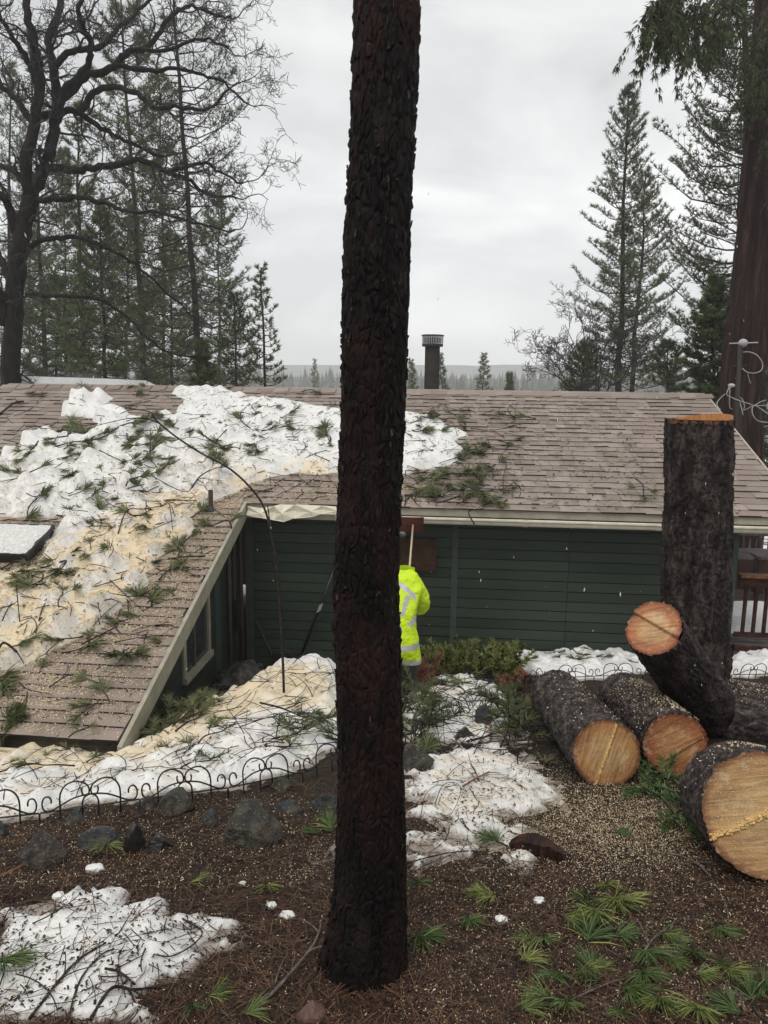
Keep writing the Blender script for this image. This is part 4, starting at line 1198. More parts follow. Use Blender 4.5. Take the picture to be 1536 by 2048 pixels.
rock(270, 318, 1590, 1628, 'small wet stone tilted by the edging', M['rock_br'], 16, .8)
rock(-20, 12, 1630, 1680, 'dark round stone at the photo edge by the wire fence', M['rock'], 17, .5)
rock(590, 660, 1990, 2052, 'reddish flat stone in the litter below the charred trunk', mat_plain('red_stone', (.12, .065, .048), .6, .3, 14, 0, .4), 18, .7)
rock(1455, 1500, 1296, 1330, 'grey stone under the deck edge', M['rock'], 19, .7)
rock(1492, 1530, 1298, 1332, 'second grey stone under the deck beside the railing', M['rock'], 20, .7)
rock(160, 200, 1548, 1568, 'dark stone poking out of the sawdust snow', M['rock'], 22, .6)
# burnt stump hole
sb_ = rock(240, 292, 1630, 1712, 'black burnt stump remnant beside a needle tuft', M['black'], 23, .9, name='burnt_stump'); sb_['category'] = 'stump'
sb2 = rock(285, 345, 1662, 1708, 'low black charred wood crumbled beside the burnt stump', M['black'], 24, .8, name='charred_wood'); sb2['category'] = 'charred wood'
rock(905, 962, 1455, 1486, 'dark flat bark slab with pale edge among boughs', M['rock_br'], 25, .9, name='bark_slab')['category'] = 'bark slab'

# ------------------------------------------------------------------ wire edging fence
M['wire'] = mat_plain('black_wire', (.010, .009, .009), .35, .3, 20)
def panel_curves(W):
    """(u, v) polylines of one edging panel of width W, heights in metres"""
    s = W / .48; C = []
    def arc(cx, cy, r, a0, a1, n=14): return [(cx + r * math.cos(a_), cy + r * math.sin(a_)) for a_ in np.linspace(a0, a1, n)]
    H = math.pi
    C.append([(0, -.06), (0, .044), (.006, .05), (W - .006, .05), (W, .044), (W, -.06)])
    for sg in (1, -1):
        m = lambda pts: [(u * W if sg > 0 else W - u * W, v_) for u, v_ in pts]
        C.append(m([(.2, -.06), (.2, .05), (.2, .105), (.215, .135), (.255, .160), (.31, .173), (.37, .174), (.43, .165), (.475, .15), (.492, .128), (.482, .108), (.455, .101), (.428, .11), (.418, .128), (.425, .14)]))
        C.append(m([(.115, .088), (.115, .103), (.095, .118), (.055, .118), (.03, .10), (.03, .075), (.055, .056), (.11, .054), (.17, .064), (.25, .082), (.33, .097), (.42, .105), (.5, .107)]))
    C.append([(.42 * W, -.06), (.42 * W, .05), (.425 * W, .08), (.45 * W, .098), (.5 * W, .107), (.55 * W, .098), (.575 * W, .08), (.58 * W, .05), (.58 * W, -.06)])
    return C
def fence_panel(p0, p1, label, lean=0.0):
    p0 = np.array(p0); p1 = np.array(p1)
    W = float(np.linalg.norm(p1 - p0)); d = (p1 - p0) / W
    side = unit(np.cross(d, [0, 0, 1.])); upv = unit(np.array([0, 0, 1.]) + side * lean)
    t = thing('wire_fence_panel', label, 'fence', tuple(p0), 'black wire garden edging panels')
    names = ['frame_rail', 'hoop', 'scroll_rail', 'hoop', 'scroll_rail', 'inner_hoop']
    for nm, c in zip(names, panel_curves(W)):
        pts = smooth_path(np.array([d * u + upv * v_ * 1.12 for u, v_ in c]), max(24, len(c) * 3)) if len(c) > 6 else np.array([d * u + upv * v_ * 1.12 for u, v_ in c])
        V, P = tube(pts, .0045, 6); mesh_obj(nm, V, P, M['wire'], t, smooth=True)
fpts = [(-120, 1672), (80, 1648), (281, 1619), (457, 1595), (606, 1563), (740, 1528), (815, 1502)]
fw_ = [gpt(*p) for p in fpts]
flab = ['black wire edging panel cut off by the photo edge', 'black scrolled wire edging panel above the brown angular rock', 'black scrolled wire edging panel with hoop over the mossy rocks', 'black wire edging panel behind the biggest boulder', 'black wire edging panel just left of the charred trunk', 'wire edging panel hidden by the charred trunk']
for i in range(len(fw_) - 1): fence_panel(fw_[i], fw_[i + 1], flab[i], -.12)
f2 = [(820, 1500), (866, 1474), (905, 1452), (955, 1432), (1012, 1412), (1060, 1384), (1098, 1366)]
fw2 = [gpt(*p) for p in f2]
fl2 = ['bent wire edging panel right of the charred trunk', 'wire edging panel tangled in boughs near the grey boulder', 'wire edging panel by the dark bark slab', 'wire edging panel around the upright grey stone', 'wire edging panel half buried in pine boughs', 'wire edging panel at the far end of the pale lined log']
for i in range(len(fw2) - 1): fence_panel(fw2[i], fw2[i + 1], fl2[i], random.uniform(-.5, .3))
f3_ = [(1098, 1366), (1188, 1362), (1285, 1360), (1380, 1358), (1462, 1358), (1545, 1356), (1640, 1354)]
fw3 = [gpt(*p) for p in f3_]
fl3 = ['wire edging panel with hoop showing over the pale lined log', 'wire edging panel on snow under the green wall', 'wire edging panel behind the leaning log', 'wire edging panel behind the tall stump', 'wire edging panel on snow below the deck', 'wire edging panel cut off right below the deck']
for i in range(len(fw3) - 1): fence_panel(fw3[i], fw3[i + 1], fl3[i], random.uniform(-.2, .2))

# ------------------------------------------------------------------ deck at the right
dk0 = at(1462, 1290, 10.3); dz = dk0[2]
deck = thing('deck', 'dark wet timber deck floor right of the green wall', 'deck', tuple(dk0))
def dbox(name, par, org, x0, x1, y0, y1, z0, z1, m):
    V = []
    c = hw(0, 0, 0) * 0
    ctr = EX * (x0 + x1) / 2 + EY * (y0 + y1) / 2 + EZ * (z0 + z1) / 2
    return mesh_obj(name, box8(ctr, EX * (x1 - x0) / 2, EY * (y1 - y0) / 2, EZ * (z1 - z0) / 2), [BOXQ], m, par)
for k in range(22):
    dbox('board', deck, None, .05, 4.2, .02 + k * .145, .155 + k * .145, -.035, 0.0 + random.uniform(0, .003), M['wood_gr'])
dbox('rim_joist', deck, None, .05, 4.2, -.02, .018, -.3, -.002, M['wood_dk'])
for k in range(4): dbox('post', deck, None, .3 + k * 1.2, .4 + k * 1.2, .1, .2, -1.0, -.30, M['wood_dk'])
rl = thing('deck_railing', 'dark brown deck railing with pale cedar cap at the right edge', 'railing', tuple(dk0))
hz = at(1500, 1152, 10.38)[2] - dz
dbox('cap_rail', rl, None, .04, 4.2, -.04, .12, hz, hz + .04, M['cedar_rail'])
dbox('top_rail', rl, None, .04, 4.2, .02, .06, hz - .13, hz - .002, M['wood_dk'])
zbot = at(1500, 1262, 10.38)[2] - dz
dbox('bottom_rail', rl, None, .04, 4.2, .02, .06, zbot - .07, zbot, M['wood_dk'])
xb = .13
while xb < 4.1:
    dbox('baluster', rl, None, xb, xb + .045, .022, .058, zbot + .002, hz - .132, M['wood_dk']); xb += .145
dbox('post', rl, None, 1.6, 1.69, .065, .155, 0.004, hz - .002, M['wood_dk'])
# snow and things on the deck
nu, nv = 60, 40
Ux, Uy = np.meshgrid(np.linspace(.1, 4.1, nu), np.linspace(.5, 2.2, nv))
Hh = .10 * sstep(0, .25, np.minimum(np.minimum(Ux - .1, 4.1 - Ux), np.minimum(Uy - .5, 2.2 - Uy))) + .05 * n2(Ux * 2.5, Uy * 2.5, 91, 3) + .004
P = Ux[..., None] * EX + Uy[..., None] * EY + Hh[..., None] * EZ + dk0
kind(mesh_obj('deck_snow', P.reshape(-1, 3), [grid_quads(nu, nv)], M['snow'], smooth=True, attrs={'dust': np.zeros(nu * nv)}), 'stuff')
def dthing(name, label, cat, px, py, Y):
    p = at(px, py, Y); return thing(name, label, cat, tuple(p)), p
up_, pu = dthing('upper_deck', 'raised grey deck platform with red brown skirting behind the railing', 'deck', 1474, 1118, 13.4)
for k in range(7): dbox('board', up_, None, 0, 4, .02 + k * .145, .157 + k * .145, -.04, 0, M['wood_gr'])
dbox('skirt_board', up_, None, 0, 4, -.02, .018, -.9, -.003, mat_plain('red_stain', (.045, .016, .013), .5, .3, 8))
ur_, pr_ = dthing('upper_railing', 'dark railing with thin balusters under the eave at the far deck side', 'railing', 1476, 1092, 15.8)
hr_ = at(1476, 1070, 15.8)[2] - pr_[2]
dbox('cap_rail', ur_, None, 0, 4, -.05, .08, hr_, hr_ + .05, M['wood_gr'])
dbox('bottom_rail', ur_, None, 0, 4, 0, .04, -.15, -.1, M['wood_dk'])
xb = .1
while xb < 4: dbox('baluster', ur_, None, xb, xb + .035, .002, .038, -.098, hr_ - .002, M['wood_gr']); xb += .13
bn, pb = dthing('bench', 'small dark bench with a pale wet seat on the raised deck', 'bench', 1512, 1138, 12.6)
hb_ = at(1512, 1112, 12.6)[2] - pb[2]
dbox('seat', bn, None, 0, 1.3, -.05, .3, hb_ - .05, hb_, M['wood_gr'])
for xx in (.05, 1.1): dbox('leg', bn, None, xx, xx + .12, 0, .25, -.45, hb_ - .052, M['wood_dk'])

# ------------------------------------------------------------------ things on and by the green wall
def wall_pt(px, py, off=.05): return on_plane(px, py, O_H + (V_M - off) * EY, EY)
def wall_board(name, label, cat, x0, x1, y0, y1, m, off=.06, th=.02):
    c = (wall_pt(x0, y0, off) + wall_pt(x1, y1, off)) / 2
    w = abs((wall_pt(x1, y0, off) - wall_pt(x0, y0, off)) @ EX) / 2; h = abs(wall_pt(x0, y0, off)[2] - wall_pt(x0, y1, off)[2]) / 2
    o = mesh_obj(name, box8((0, 0, 0), EX * w, EY * th, EZ * h), [BOXQ], m); o.location = tuple(c)
    return tag(o, label, cat)
wall_board('plywood_panel', 'brown plywood panel fixed to the green wall behind the worker', 'panel', 770, 873, 1076, 1141, mat_bark('weathered_ply', (.030, .017, .010), (.060, .034, .020), (.095, .056, .034), 6, 1, .7, .1, .004))
pole_t, pole_b = at(826, 1050, 9.0), at(818, 1148, 7.35)
rk = thing('roof_rake', 'dark red blade on a thin pale pole raised under the gutter', 'roof rake', tuple(pole_t))
V, P = tube([pole_t - pole_t, (pole_b - pole_t)], .011, 8); mesh_obj('pole', V, P, mat_plain('pale_pole', (.50, .40, .27), .5), rk, smooth=True)
bw = .17; bh = .095
V = []
for s in np.linspace(-1, 1, 9):
    for t_ in (-1, 0, 1): V.append(EX * s * bw + EZ * t_ * bh + EY * (.03 * s * s + .02 * (t_ < 0)))
V = np.array(V); Fq = grid_quads(3, 9)
V2 = np.concatenate([V, V + EY * .008]); nV = len(V)
edge_l = list(range(0, nV, 3)); F2 = np.concatenate([Fq, Fq[:, ::-1] + nV])
eloop = [3 * i for i in range(9)] + [25, 26] + [3 * i + 2 for i in range(7, -1, -1)] + [1]
ef = np.array([[eloop[i], eloop[(i + 1) % len(eloop)], eloop[(i + 1) % len(eloop)] + nV, eloop[i] + nV] for i in range(len(eloop))])
mesh_obj('blade', V2 - EX * .04, [F2, ef], mat_plain('dark_red_plastic', (.055, .008, .007), .4, .15), rk)
fl_p = wall_pt(800, 1060, .18)
fl_o = thing('floodlight', 'small silver floodlight under the eave beside the charred trunk', 'lamp', tuple(fl_p))
V, P = tube([(0, 0.13, .02), (0, .02, 0)], .018, 8); mesh_obj('arm', V, P, M['black'], fl_o)
V, P = tube([(-.0, .03, .01), (0, -.03, -.02), (0, -.10, -.05)], [.03, .055, .085], 14); mesh_obj('lamp_shade', V, P, M['silver'], fl_o, smooth=True)
pr = thing('prop_pole', 'black slanting prop pole with a silver clamp against the green wall', 'pole', tuple(wall_pt(598, 1322, .1)))
q0 = wall_pt(598, 1322, .1); q1 = wall_pt(672, 1130, .16)
V, P = tube([q0 * 0, q1 - q0], .022, 8); mesh_obj('pole', V, P, M['black'], pr, smooth=True)
qm = wall_pt(640, 1215, .13) - q0
mesh_obj('clamp', box8(qm, EX * .03 + EZ * .02, EY * .03, EZ * .06 + EX * .02), [BOXQ], M['silver'], pr)
q2 = wall_pt(512, 1240, .05); q3 = wall_pt(548, 1318, .12)
br = thing('brace_board', 'short dark brace slanting down the green wall by the inner corner', 'brace', tuple(q3))
V, P = tube([q3 * 0, q2 - q3], .024, 6); mesh_obj('board', V, P, M['siding_dk'], br)
o = wall_board('trough', 'low black trough at the foot of the green wall', 'trough', 545, 600, 1310, 1328, M['black'], .14, .06)
# crumpled tarp in the nook
tp = gpt(486, 1392); V, F = ICO4
P = V * np.array([.28, .34, .20]); P = P + unit(V) * (.07 * np.abs(noise3(V * 3.2, 5)) + .05 * (1 - np.abs(noise3(V * 5, 8))))[:, None]
o = mesh_obj('tarp', P, [F], mat_bark('grey_brown_tarp', (.02, .019, .019), (.06, .057, .058), (.13, .10, .085), 5, 1, .4, .5, .02), smooth=True)
tb = at(483, 1366, 9.5); o.location = (tb[0], 9.5, tb[2]); tag(o, 'crumpled grey brown tarp heap in the dark nook by the wall', 'tarp')

# ------------------------------------------------------------------ service mast at the right
mY = 12.6
m_t, m_b = at(1480, 690, mY), at(1472, 880, mY)
ms = thing('service_mast', 'thin service mast with weatherhead and white looped cables beside the cedar', 'mast', tuple(m_b))
def mp(px, py, dY=0.0): return at(px, py, mY + dY) - m_b
V, P = tube([mp(1466, 1010), mp(1480, 690)], .035, 8); mesh_obj('pole', V, P, M['stovepipe'], ms, smooth=True)
V, F = ICO2; c_ = mp(1486, 686)
mesh_obj('weatherhead', V * np.array([.075, .075, .07]) + c_, [F], mat_plain('grey_cast', (.38, .38, .38), .5), ms, smooth=True)
V, P = tube([mp(1459, 687), mp(1516, 685)], .010, 6); mesh_obj('crossbar', V, P, M['silver'], ms)
V, P = tube([mp(1466, 732), mp(1490, 731)], .014, 6); mesh_obj('bracket', V, P, M['stovepipe'], ms)
cabs = [[(1487, 704), (1500, 704), (1515, 711), (1525, 726), (1523, 740), (1510, 746), (1494, 744), (1484, 736)],
        [(1460, 772), (1454, 784), (1454, 790), (1462, 794), (1475, 800), (1500, 808), (1508, 811), (1520, 804), (1532, 800)],
        [(1450, 788), (1440, 797), (1434, 806), (1436, 814), (1441, 819)], [(1460, 774), (1459, 800), (1460, 815), (1464, 818)],
        [(1508, 811), (1504, 819), (1508, 834), (1520, 843), (1545, 845)], [(1508, 811), (1545, 811)], [(1512, 812), (1525, 820), (1548, 836)],
        [(1474, 792), (1480, 806), (1484, 820), (1486, 830)], [(1474, 793), (1484, 798), (1489, 812), (1488, 820), (1505, 812)], [(1495, 744), (1498, 757), (1501, 767)]]
M['cable'] = mat_plain('white_cable', (.36, .36, .35), .5, .1)
for c in cabs:
    V, P = tube(smooth_path([mp(a, b, .05 * math.sin(a * .7 + b)) for a, b in c], 22), .0075, 6); mesh_obj('cable', V, P, M['cable'], ms, smooth=True)
V, F = ICO2; mesh_obj('insulator', V * np.array([.06, .05, .035]) + mp(1463, 771), [F], mat_plain('grey_cast2', (.42, .43, .42), .5), ms, smooth=True)
# ------------------------------------------------------------------ the worker
def skin_mesh(nodes, edges, sub=2):
    """nodes: (x, y, z, rx, ry); returns evaluated vertices and faces"""
    me = bpy.data.meshes.new('tmp'); me.from_pydata([n[:3] for n in nodes], edges, [])
    ob = bpy.data.objects.new('tmp', me); col.objects.link(ob)
    md = ob.modifiers.new('s', 'SKIN'); md.use_smooth_shade = True
    for i, n in enumerate(nodes):
        sv_ = me.skin_vertices[0].data[i]; sv_.radius = (n[3], n[4] if len(n) > 4 else n[3]); sv_.use_root = (i == 0)
    sb = ob.modifiers.new('d', 'SUBSURF'); sb.levels = sub
    dg = bpy.context.evaluated_depsgraph_get(); ev_ = ob.evaluated_get(dg); m2 = ev_.to_mesh()
    V = np.array([v.co[:] for v in m2.vertices]); P3 = [list(p.vertices) for p in m2.polygons if len(p.vertices) == 3]; P4 = [list(p.vertices) for p in m2.polygons if len(p.vertices) == 4]
    ev_.to_mesh_clear(); bpy.data.objects.remove(ob); bpy.data.meshes.remove(me)
    return V, [np.array(P3, int).reshape(-1, 3), np.array(P4, int).reshape(-1, 4)]
YP = 7.0
pf = at(796, 1412, YP)
person = thing('person', 'worker bending away in a yellow high visibility suit with grey bands', 'person', tuple(pf))
M['skin'] = mat_plain('skin', (.45, .26, .18), .5, .08)
def m_hivis():
    g = NT('hi_vis_cloth'); n1 = g.noise(g.coord(), 9, 5, .6); n2_ = g.noise(g.coord(), 32, 3, .6)
    c = g.ramp(n1, [(.3, (.50, .74, .008)), (.7, (.70, .92, .02))])
    g.bump(g.math('ADD', n1, g.math('MULTIPLY', n2_, .4)), .8, .05)
    return g.fin(c, .5, Specular_IOR_Level=.4)
M['hivis'] = m_hivis()
M['band'] = mat_plain('grey_reflective_band', (.42, .42, .43), .35, .08, 20)
M['boot'] = mat_plain('black_rubber', (.010, .010, .011), .5, .3)
# body in its own frame: x right, y away from the camera, z up; stooped forward, legs apart
bodyN = [(0, .02, .74, .07, .06), (0, .08, .95, .08, .07), (-.01, .22, 1.12, .11, .08), (-.02, .36, 1.22, .06, .06), (-.05, .47, 1.23, .085, .095), (-.06, .54, 1.19, .06, .07),
         (.18, .24, 1.16, .06), (.245, .28, .96, .05), (.20, .46, .84, .04), (.17, .53, .81, .03),
         (-.20, .26, 1.14, .06), (-.27, .36, .95, .05), (-.18, .52, .86, .04), (-.14, .58, .83, .03),
         (.10, .0, .66, .085), (.12, .05, .36, .06), (.12, -.02, .08, .05), (.12, .12, .03, .04),
         (-.10, .02, .66, .085), (-.14, .09, .36, .06), (-.15, .04, .08, .05), (-.15, .18, .03, .04)]
bodyE = [(0, 1), (1, 2), (2, 3), (3, 4), (4, 5), (2, 6), (6, 7), (7, 8), (8, 9), (2, 10), (10, 11), (11, 12), (12, 13), (0, 14), (14, 15), (15, 16), (16, 17), (0, 18), (18, 19), (19, 20), (20, 21)]
V, P = skin_mesh(bodyN, bodyE); mesh_obj('body', V, P, M['skin'], person, smooth=True)
def banded(name, V, P, bandfn, mats):
    mid = []
    for p in P:
        if len(p): mid.append(bandfn(V[p].mean(1)))
    return mesh_obj(name, V, P, mats, person, smooth=True, midx=np.concatenate(mid).astype(int))
def puff(V, a, s, seed):
    return V + unit(V - V.mean(0)) * (a * noise3(V * s, seed) + a * .5 * noise3(V * s * 2.3, seed + 1))[:, None]
jn = [(0, .0, .60, .185, .155), (0, .06, .88, .18, .15), (0, .17, 1.10, .21, .16), (-.02, .28, 1.24, .165, .13), (-.03, .37, 1.25, .11, .10),
      (.17, .24, 1.15, .098), (.245, .26, 1.0, .088), (.235, .36, .89, .078), (.20, .45, .845, .062),
      (-.19, .26, 1.14, .095), (-.27, .36, .96, .085), (-.20, .48, .87, .07)]
je = [(0, 1), (1, 2), (2, 3), (3, 4), (2, 5), (5, 6), (6, 7), (7, 8), (2, 9), (9, 10), (10, 11)]
V, P = skin_mesh(jn, je, 4); V = puff(V, .014, 11, 5)
def jband(c):
    x, y, z = c[:, 0], c[:, 1], c[:, 2]
    lower = np.abs(z - (.80 + .62 * np.maximum(x, -.2))) < .033           # rising round the flank
    shoulder = (np.abs(x - (.125 - .35 * (1.24 - z))) < .026) & (z > .93) & (y < .30)
    over = (np.abs(z - (1.20 - .9 * np.maximum(x, 0) ** 1.5 * 2)) < .026) & (x < .16) & (x > -.2)
    arm = (np.abs(np.hypot(x - .235, 0) - 0) < .2) & (np.abs((z - .93) + .4 * (y - .30)) < .0) 
    return (lower & (x < .19)) | over | (shoulder & (z < 1.12)) | arm
banded('jacket', V, P, jband, [M['hivis'], M['band']])
tn_ = [(0, .04, .96, .13, .10), (0, .01, .74, .16, .135), (.09, .0, .62, .14, .13), (.115, .04, .42, .112, .115), (.115, .0, .25, .095, .10), (-.10, .02, .62, .14, .13), (-.14, .09, .42, .11, .115), (-.15, .05, .25, .095, .10)]
te_ = [(0, 1), (1, 2), (2, 3), (3, 4), (1, 5), (5, 6), (6, 7)]
V, P = skin_mesh(tn_, te_, 4); V = puff(V, .012, 10, 9)
V[:, 2] = np.maximum(V[:, 2], .45)
banded('trousers', V, P, lambda c: (np.abs(c[:, 2] - .63 - .12 * c[:, 0]) < .028) | (c[:, 2] < .50), [M['hivis'], M['band']])
for sx, yy in ((.115, 0.0), (-.15, .05)):
    V, P = skin_mesh([(sx, yy, .54, .095, .10), (sx, yy, .14, .062, .066), (sx, yy + .02, .05, .06, .06), (sx, yy + .17, .035, .048, .04)], [(0, 1), (1, 2), (2, 3)], 2)
    V[:, 2] = np.maximum(V[:, 2], -.005); mesh_obj('boot', V, P, M['boot'], person, smooth=True)
V, P = skin_mesh([(-.03, .33, 1.20, .11, .11), (-.05, .44, 1.22, .125, .13), (-.06, .53, 1.19, .10, .11)], [(0, 1), (1, 2)], 3); mesh_obj('hood', puff(V, .008, 9, 3), P, M['hivis'], person, smooth=True)
for sx, el, wr in ((1, (.215, .42, .86), (.165, .55, .80)), (-1, (-.20, .47, .88), (-.13, .60, .83))):
    el = np.array(el); wr = np.array(wr); d = unit(wr - el); sd = unit(np.cross(d, [0, 0, 1.])); dn = np.cross(sd, d)
    N_ = [tuple(el) + (.05,), tuple(wr) + (.04,), tuple(wr + d * .06) + (.042, .028)]; E_ = [(0, 1), (1, 2)]
    for f in range(4):
        q = wr + d * .08 + sd * (.03 - .02 * f); i0 = len(N_)
        ln = [.030, .034, .032, .026][f]
        N_ += [tuple(q) + (.011,), tuple(q + d * ln + dn * -.012) + (.010,), tuple(q + d * ln * 1.2 - dn * .038) + (.009,)]
        E_ += [(2, i0), (i0, i0 + 1), (i0 + 1, i0 + 2)]
    q = wr + d * .03 + sd * .036 * -sx; i0 = len(N_)
    N_ += [tuple(q) + (.013,), tuple(q + d * .035 - sd * .02 * sx - dn * .02) + (.011,)]; E_ += [(1, i0), (i0, i0 + 1)]
    V, P = skin_mesh(N_, E_, 2); mesh_obj('glove', V, P, M['boot'], person, smooth=True)

# ------------------------------------------------------------------ vegetation helpers
M['needle'] = mat_leaf('fresh_pine_needles', (.045, .085, .028), (.26, .27, .075), .5, (.115, .165, .055))
M['needle_r'] = mat_leaf('roof_pine_needles', (.050, .066, .024), (.165, .175, .080), .55)
M['needle_t'] = mat_leaf('tree_needles', (.042, .060, .024), (.135, .165, .065), .7)
M['needle_y'] = mat_leaf('young_needles', (.060, .080, .028), (.16, .175, .060), .7)
M['needle_f'] = mat_leaf('far_needles', (.035, .046, .028), (.10, .115, .062), .8)
M['cedar_leaf'] = mat_leaf('cedar_sprays', (.030, .042, .016), (.085, .105, .040), .65)
M['cedar_green'] = mat_leaf('cut_cedar_sprays', (.040, .085, .026), (.13, .19, .065), .5)
M['juniper'] = mat_leaf('juniper_sprays', (.055, .070, .018), (.15, .16, .045), .6)
M['dead_leaf'] = mat_leaf('dead_brown_leaves', (.08, .032, .016), (.22, .10, .055), .7)
M['twig'] = mat_bark('wet_twig', (.006, .0045, .004), (.024, .018, .016), (.075, .06, .052), 24, 1, .55, .4, .004)
M['twig_g'] = mat_bark('grey_twig', (.05, .042, .036), (.12, .10, .088), (.24, .21, .185), 24, 1, .55, .4, .004)
M['branchlet'] = mat_plain('bare_branchlets', (.030, .026, .025), .8, .3, 9)
def needles_tri(c, d, length, width, n, spread, flat=1.0, rs=RS, two=False):
    """n needles leaving each centre c (k,3) about direction d (k,3)"""
    k = len(c)
    d = unit(d)
    r = rs.normal(size=(k, n, 3)); r[..., 2] *= flat
    dirs = unit(d[:, None, :] + spread * unit(r))
    L = length * rs.uniform(.7, 1.15, (k, n, 1)) if np.isscalar(length) else length[:, None, None] * rs.uniform(.7, 1.15, (k, n, 1))
    tip = c[:, None, :] + dirs * L
    side = unit(np.cross(dirs, rs.normal(size=(k, n, 3)))) * width * .5
    base = np.broadcast_to(c[:, None, :], dirs.shape)
    if not two:
        V = np.stack([base - side, base + side, tip], 2).reshape(-1, 3)
        return V, np.arange(len(V)).reshape(-1, 3)
    mid = base + dirs * L * .55; droop = np.zeros(3); droop[2] = -.12; tip = tip + droop * L
    V = np.stack([base - side * .8, base + side * .8, mid + side, mid - side, tip], 2)
    N_ = V.shape[0] * V.shape[1]; V = V.reshape(-1, 3); b = np.arange(N_)[:, None] * 5
    return V, (b + np.array([[0, 1, 2, 3]]), b + np.array([[3, 2, 4]]))

def cone_tree(name, label, cat, base, top, rmax, crown0, nb, seed, nmat='needle_t', trunk_r=.18, tuft=.22, ntuft=9, nneed=9, up0=.55, up1=-.15, power=.8, bare=.25, lean_gap=.0, twig_mat='bark_pine', group=None, width=.026, dens=1.0, side_keep=None, spread=.95):
    """conifer: whorled branches curving from the trunk, tufts of needles along the outer part of every branch"""
    rs = np.random.RandomState(seed)
    base = np.asarray(base, float); top = np.asarray(top, float); H = np.linalg.norm(top - base)
    t = thing(name, label, cat, tuple(base), group)
    ax = unit(top - base)
    path = np.array([ax * H * s for s in np.linspace(0, 1, 14)]); path[1:-1, :2] += rs.normal(size=(12, 2)) * .02 * H / 10
    V, P = tube(path, np.linspace(trunk_r, .02, 14) ** 1.0, 8); mesh_obj('trunk', V, P, M[twig_mat], t, smooth=True)
    tw = MB(); C, D, Ls = [], [], []
    for b in range(nb):
        s = crown0 + (1 - crown0) * (b + rs.rand()) / nb
        az = b * 2.39996 + rs.normal() * .4
        rad = rmax * ((1 - s) / (1 - crown0)) ** power * rs.uniform(.55, 1.12)
        if s < crown0 + .12: rad *= .75
        rad = max(rad, .12)
        if side_keep is not None and not side_keep(az): continue
        p0 = ax * H * s; p0 = p0 + np.array([np.interp(s, np.linspace(0, 1, 14), path[:, 0] - (ax * H)[0] * np.linspace(0, 1, 14)), np.interp(s, np.linspace(0, 1, 14), path[:, 1] - (ax * H)[1] * np.linspace(0, 1, 14)), 0])
        rel = (s - crown0) / (1 - crown0)
        el = up1 + (up0 - up1) * rel ** 1.3 + rs.normal() * .12
        h = np.array([math.cos(az), math.sin(az), 0])
        m = 5; q = np.linspace(0, 1, m)[:, None]
        pts = p0 + h * rad * q + np.array([0, 0, 1.]) * (math.tan(el) * rad * q + (.22 + .1 * rs.rand()) * rad * q ** 2.2 - .10 * rad * np.sin(q * math.pi))
        pts[1:] += rs.normal(size=(m - 1, 3)) * .03 * rad
        V, P = tube(pts, np.linspace(.012 + .010 * rad, .006, m), 3, False); tw.add(V, P)
        k = max(3, int(1.8 * ntuft * dens * (.4 + .6 * rad / rmax)))
        for j in range(k):
            f = bare + (1 - bare) * (j + 1) / k if j < k - 1 else 1.0
            i = min(int(f * (m - 1)), m - 2); ff = f * (m - 1) - i
            c = pts[i] * (1 - ff) + pts[i + 1] * ff; dr = unit(pts[i + 1] - pts[i])
            if j < k - 1:
                sd = unit(np.cross(dr, [0, 0, 1.])) * (1 if j % 2 else -1)
                ln = (.15 + .45 * (1 - f)) * rad * rs.uniform(.5, 1.1) * .6 + .06
                d2 = unit(dr * .7 + sd * .8 + np.array([0, 0, .35 + .2 * rs.rand()]))
                c2 = c + d2 * ln
                V, P = tube(np.array([c, (c + c2) / 2 - [0, 0, .02], c2]), [.008, .006, .004], 3, False); tw.add(V, P)
                C.append(c2); D.append(unit(d2 + [0, 0, .25])); Ls.append(tuft)
                if rs.rand() < .9 * dens: C.append(c + d2 * ln * .55); D.append(d2); Ls.append(tuft * .8)
            else:
                C.append(c); D.append(unit(dr + [0, 0, .3])); Ls.append(tuft)
    o = tw.build('branches', [M[twig_mat]], t)
    V, F = needles_tri(np.array(C), np.array(D), np.array(Ls), width, nneed, spread, rs=rs)
    mesh_obj('crown', V, [F], M[nmat], t, attrs={'tone': np.repeat(rs.rand(len(C)) * .6 + .0, nneed * 3) + .0})
    return t

def grow(mb, p, d, length, rad, depth, rs, gnarl=.35, up=.1, kids=(3, 5), sides=5, minr=.004):
    """gnarled branch with children"""
    m = max(4, int(5 + depth)); pts = [np.array(p)]; d = unit(d)
    for i in range(m):
        d = unit(d + gnarl * rs.normal(size=3) * .55 + np.array([0, 0, up * .25])); pts.append(pts[-1] + d * length / m)
    pts = smooth_path(np.array(pts), m * 2 + 1 if depth > 1 else m + 1); n = len(pts)
    V, P = tube(pts, np.linspace(rad, max(rad * .38, minr), n), max(3, sides), False); mb.add(V, P)
    if depth <= 0: return
    k = rs.randint(kids[0], kids[1] + 1)
    for j in range(k):
        f = rs.uniform(.25, 1.0) if j else 1.0
        i = min(int(f * (n - 1)), n - 2); dd = unit(pts[i + 1] - pts[i])
        r = unit(rs.normal(size=3)); r = unit(r - dd * (r @ dd))
        nd = unit(dd * rs.uniform(.55, 1.0) + r * rs.uniform(.5, 1.0))
        grow(mb, pts[i], nd, length * rs.uniform(.45, .72), max(rad * (.62 - .3 * f * .5) * rs.uniform(.6, .9), minr), depth - 1, rs, gnarl, up, kids, sides - 1, minr)

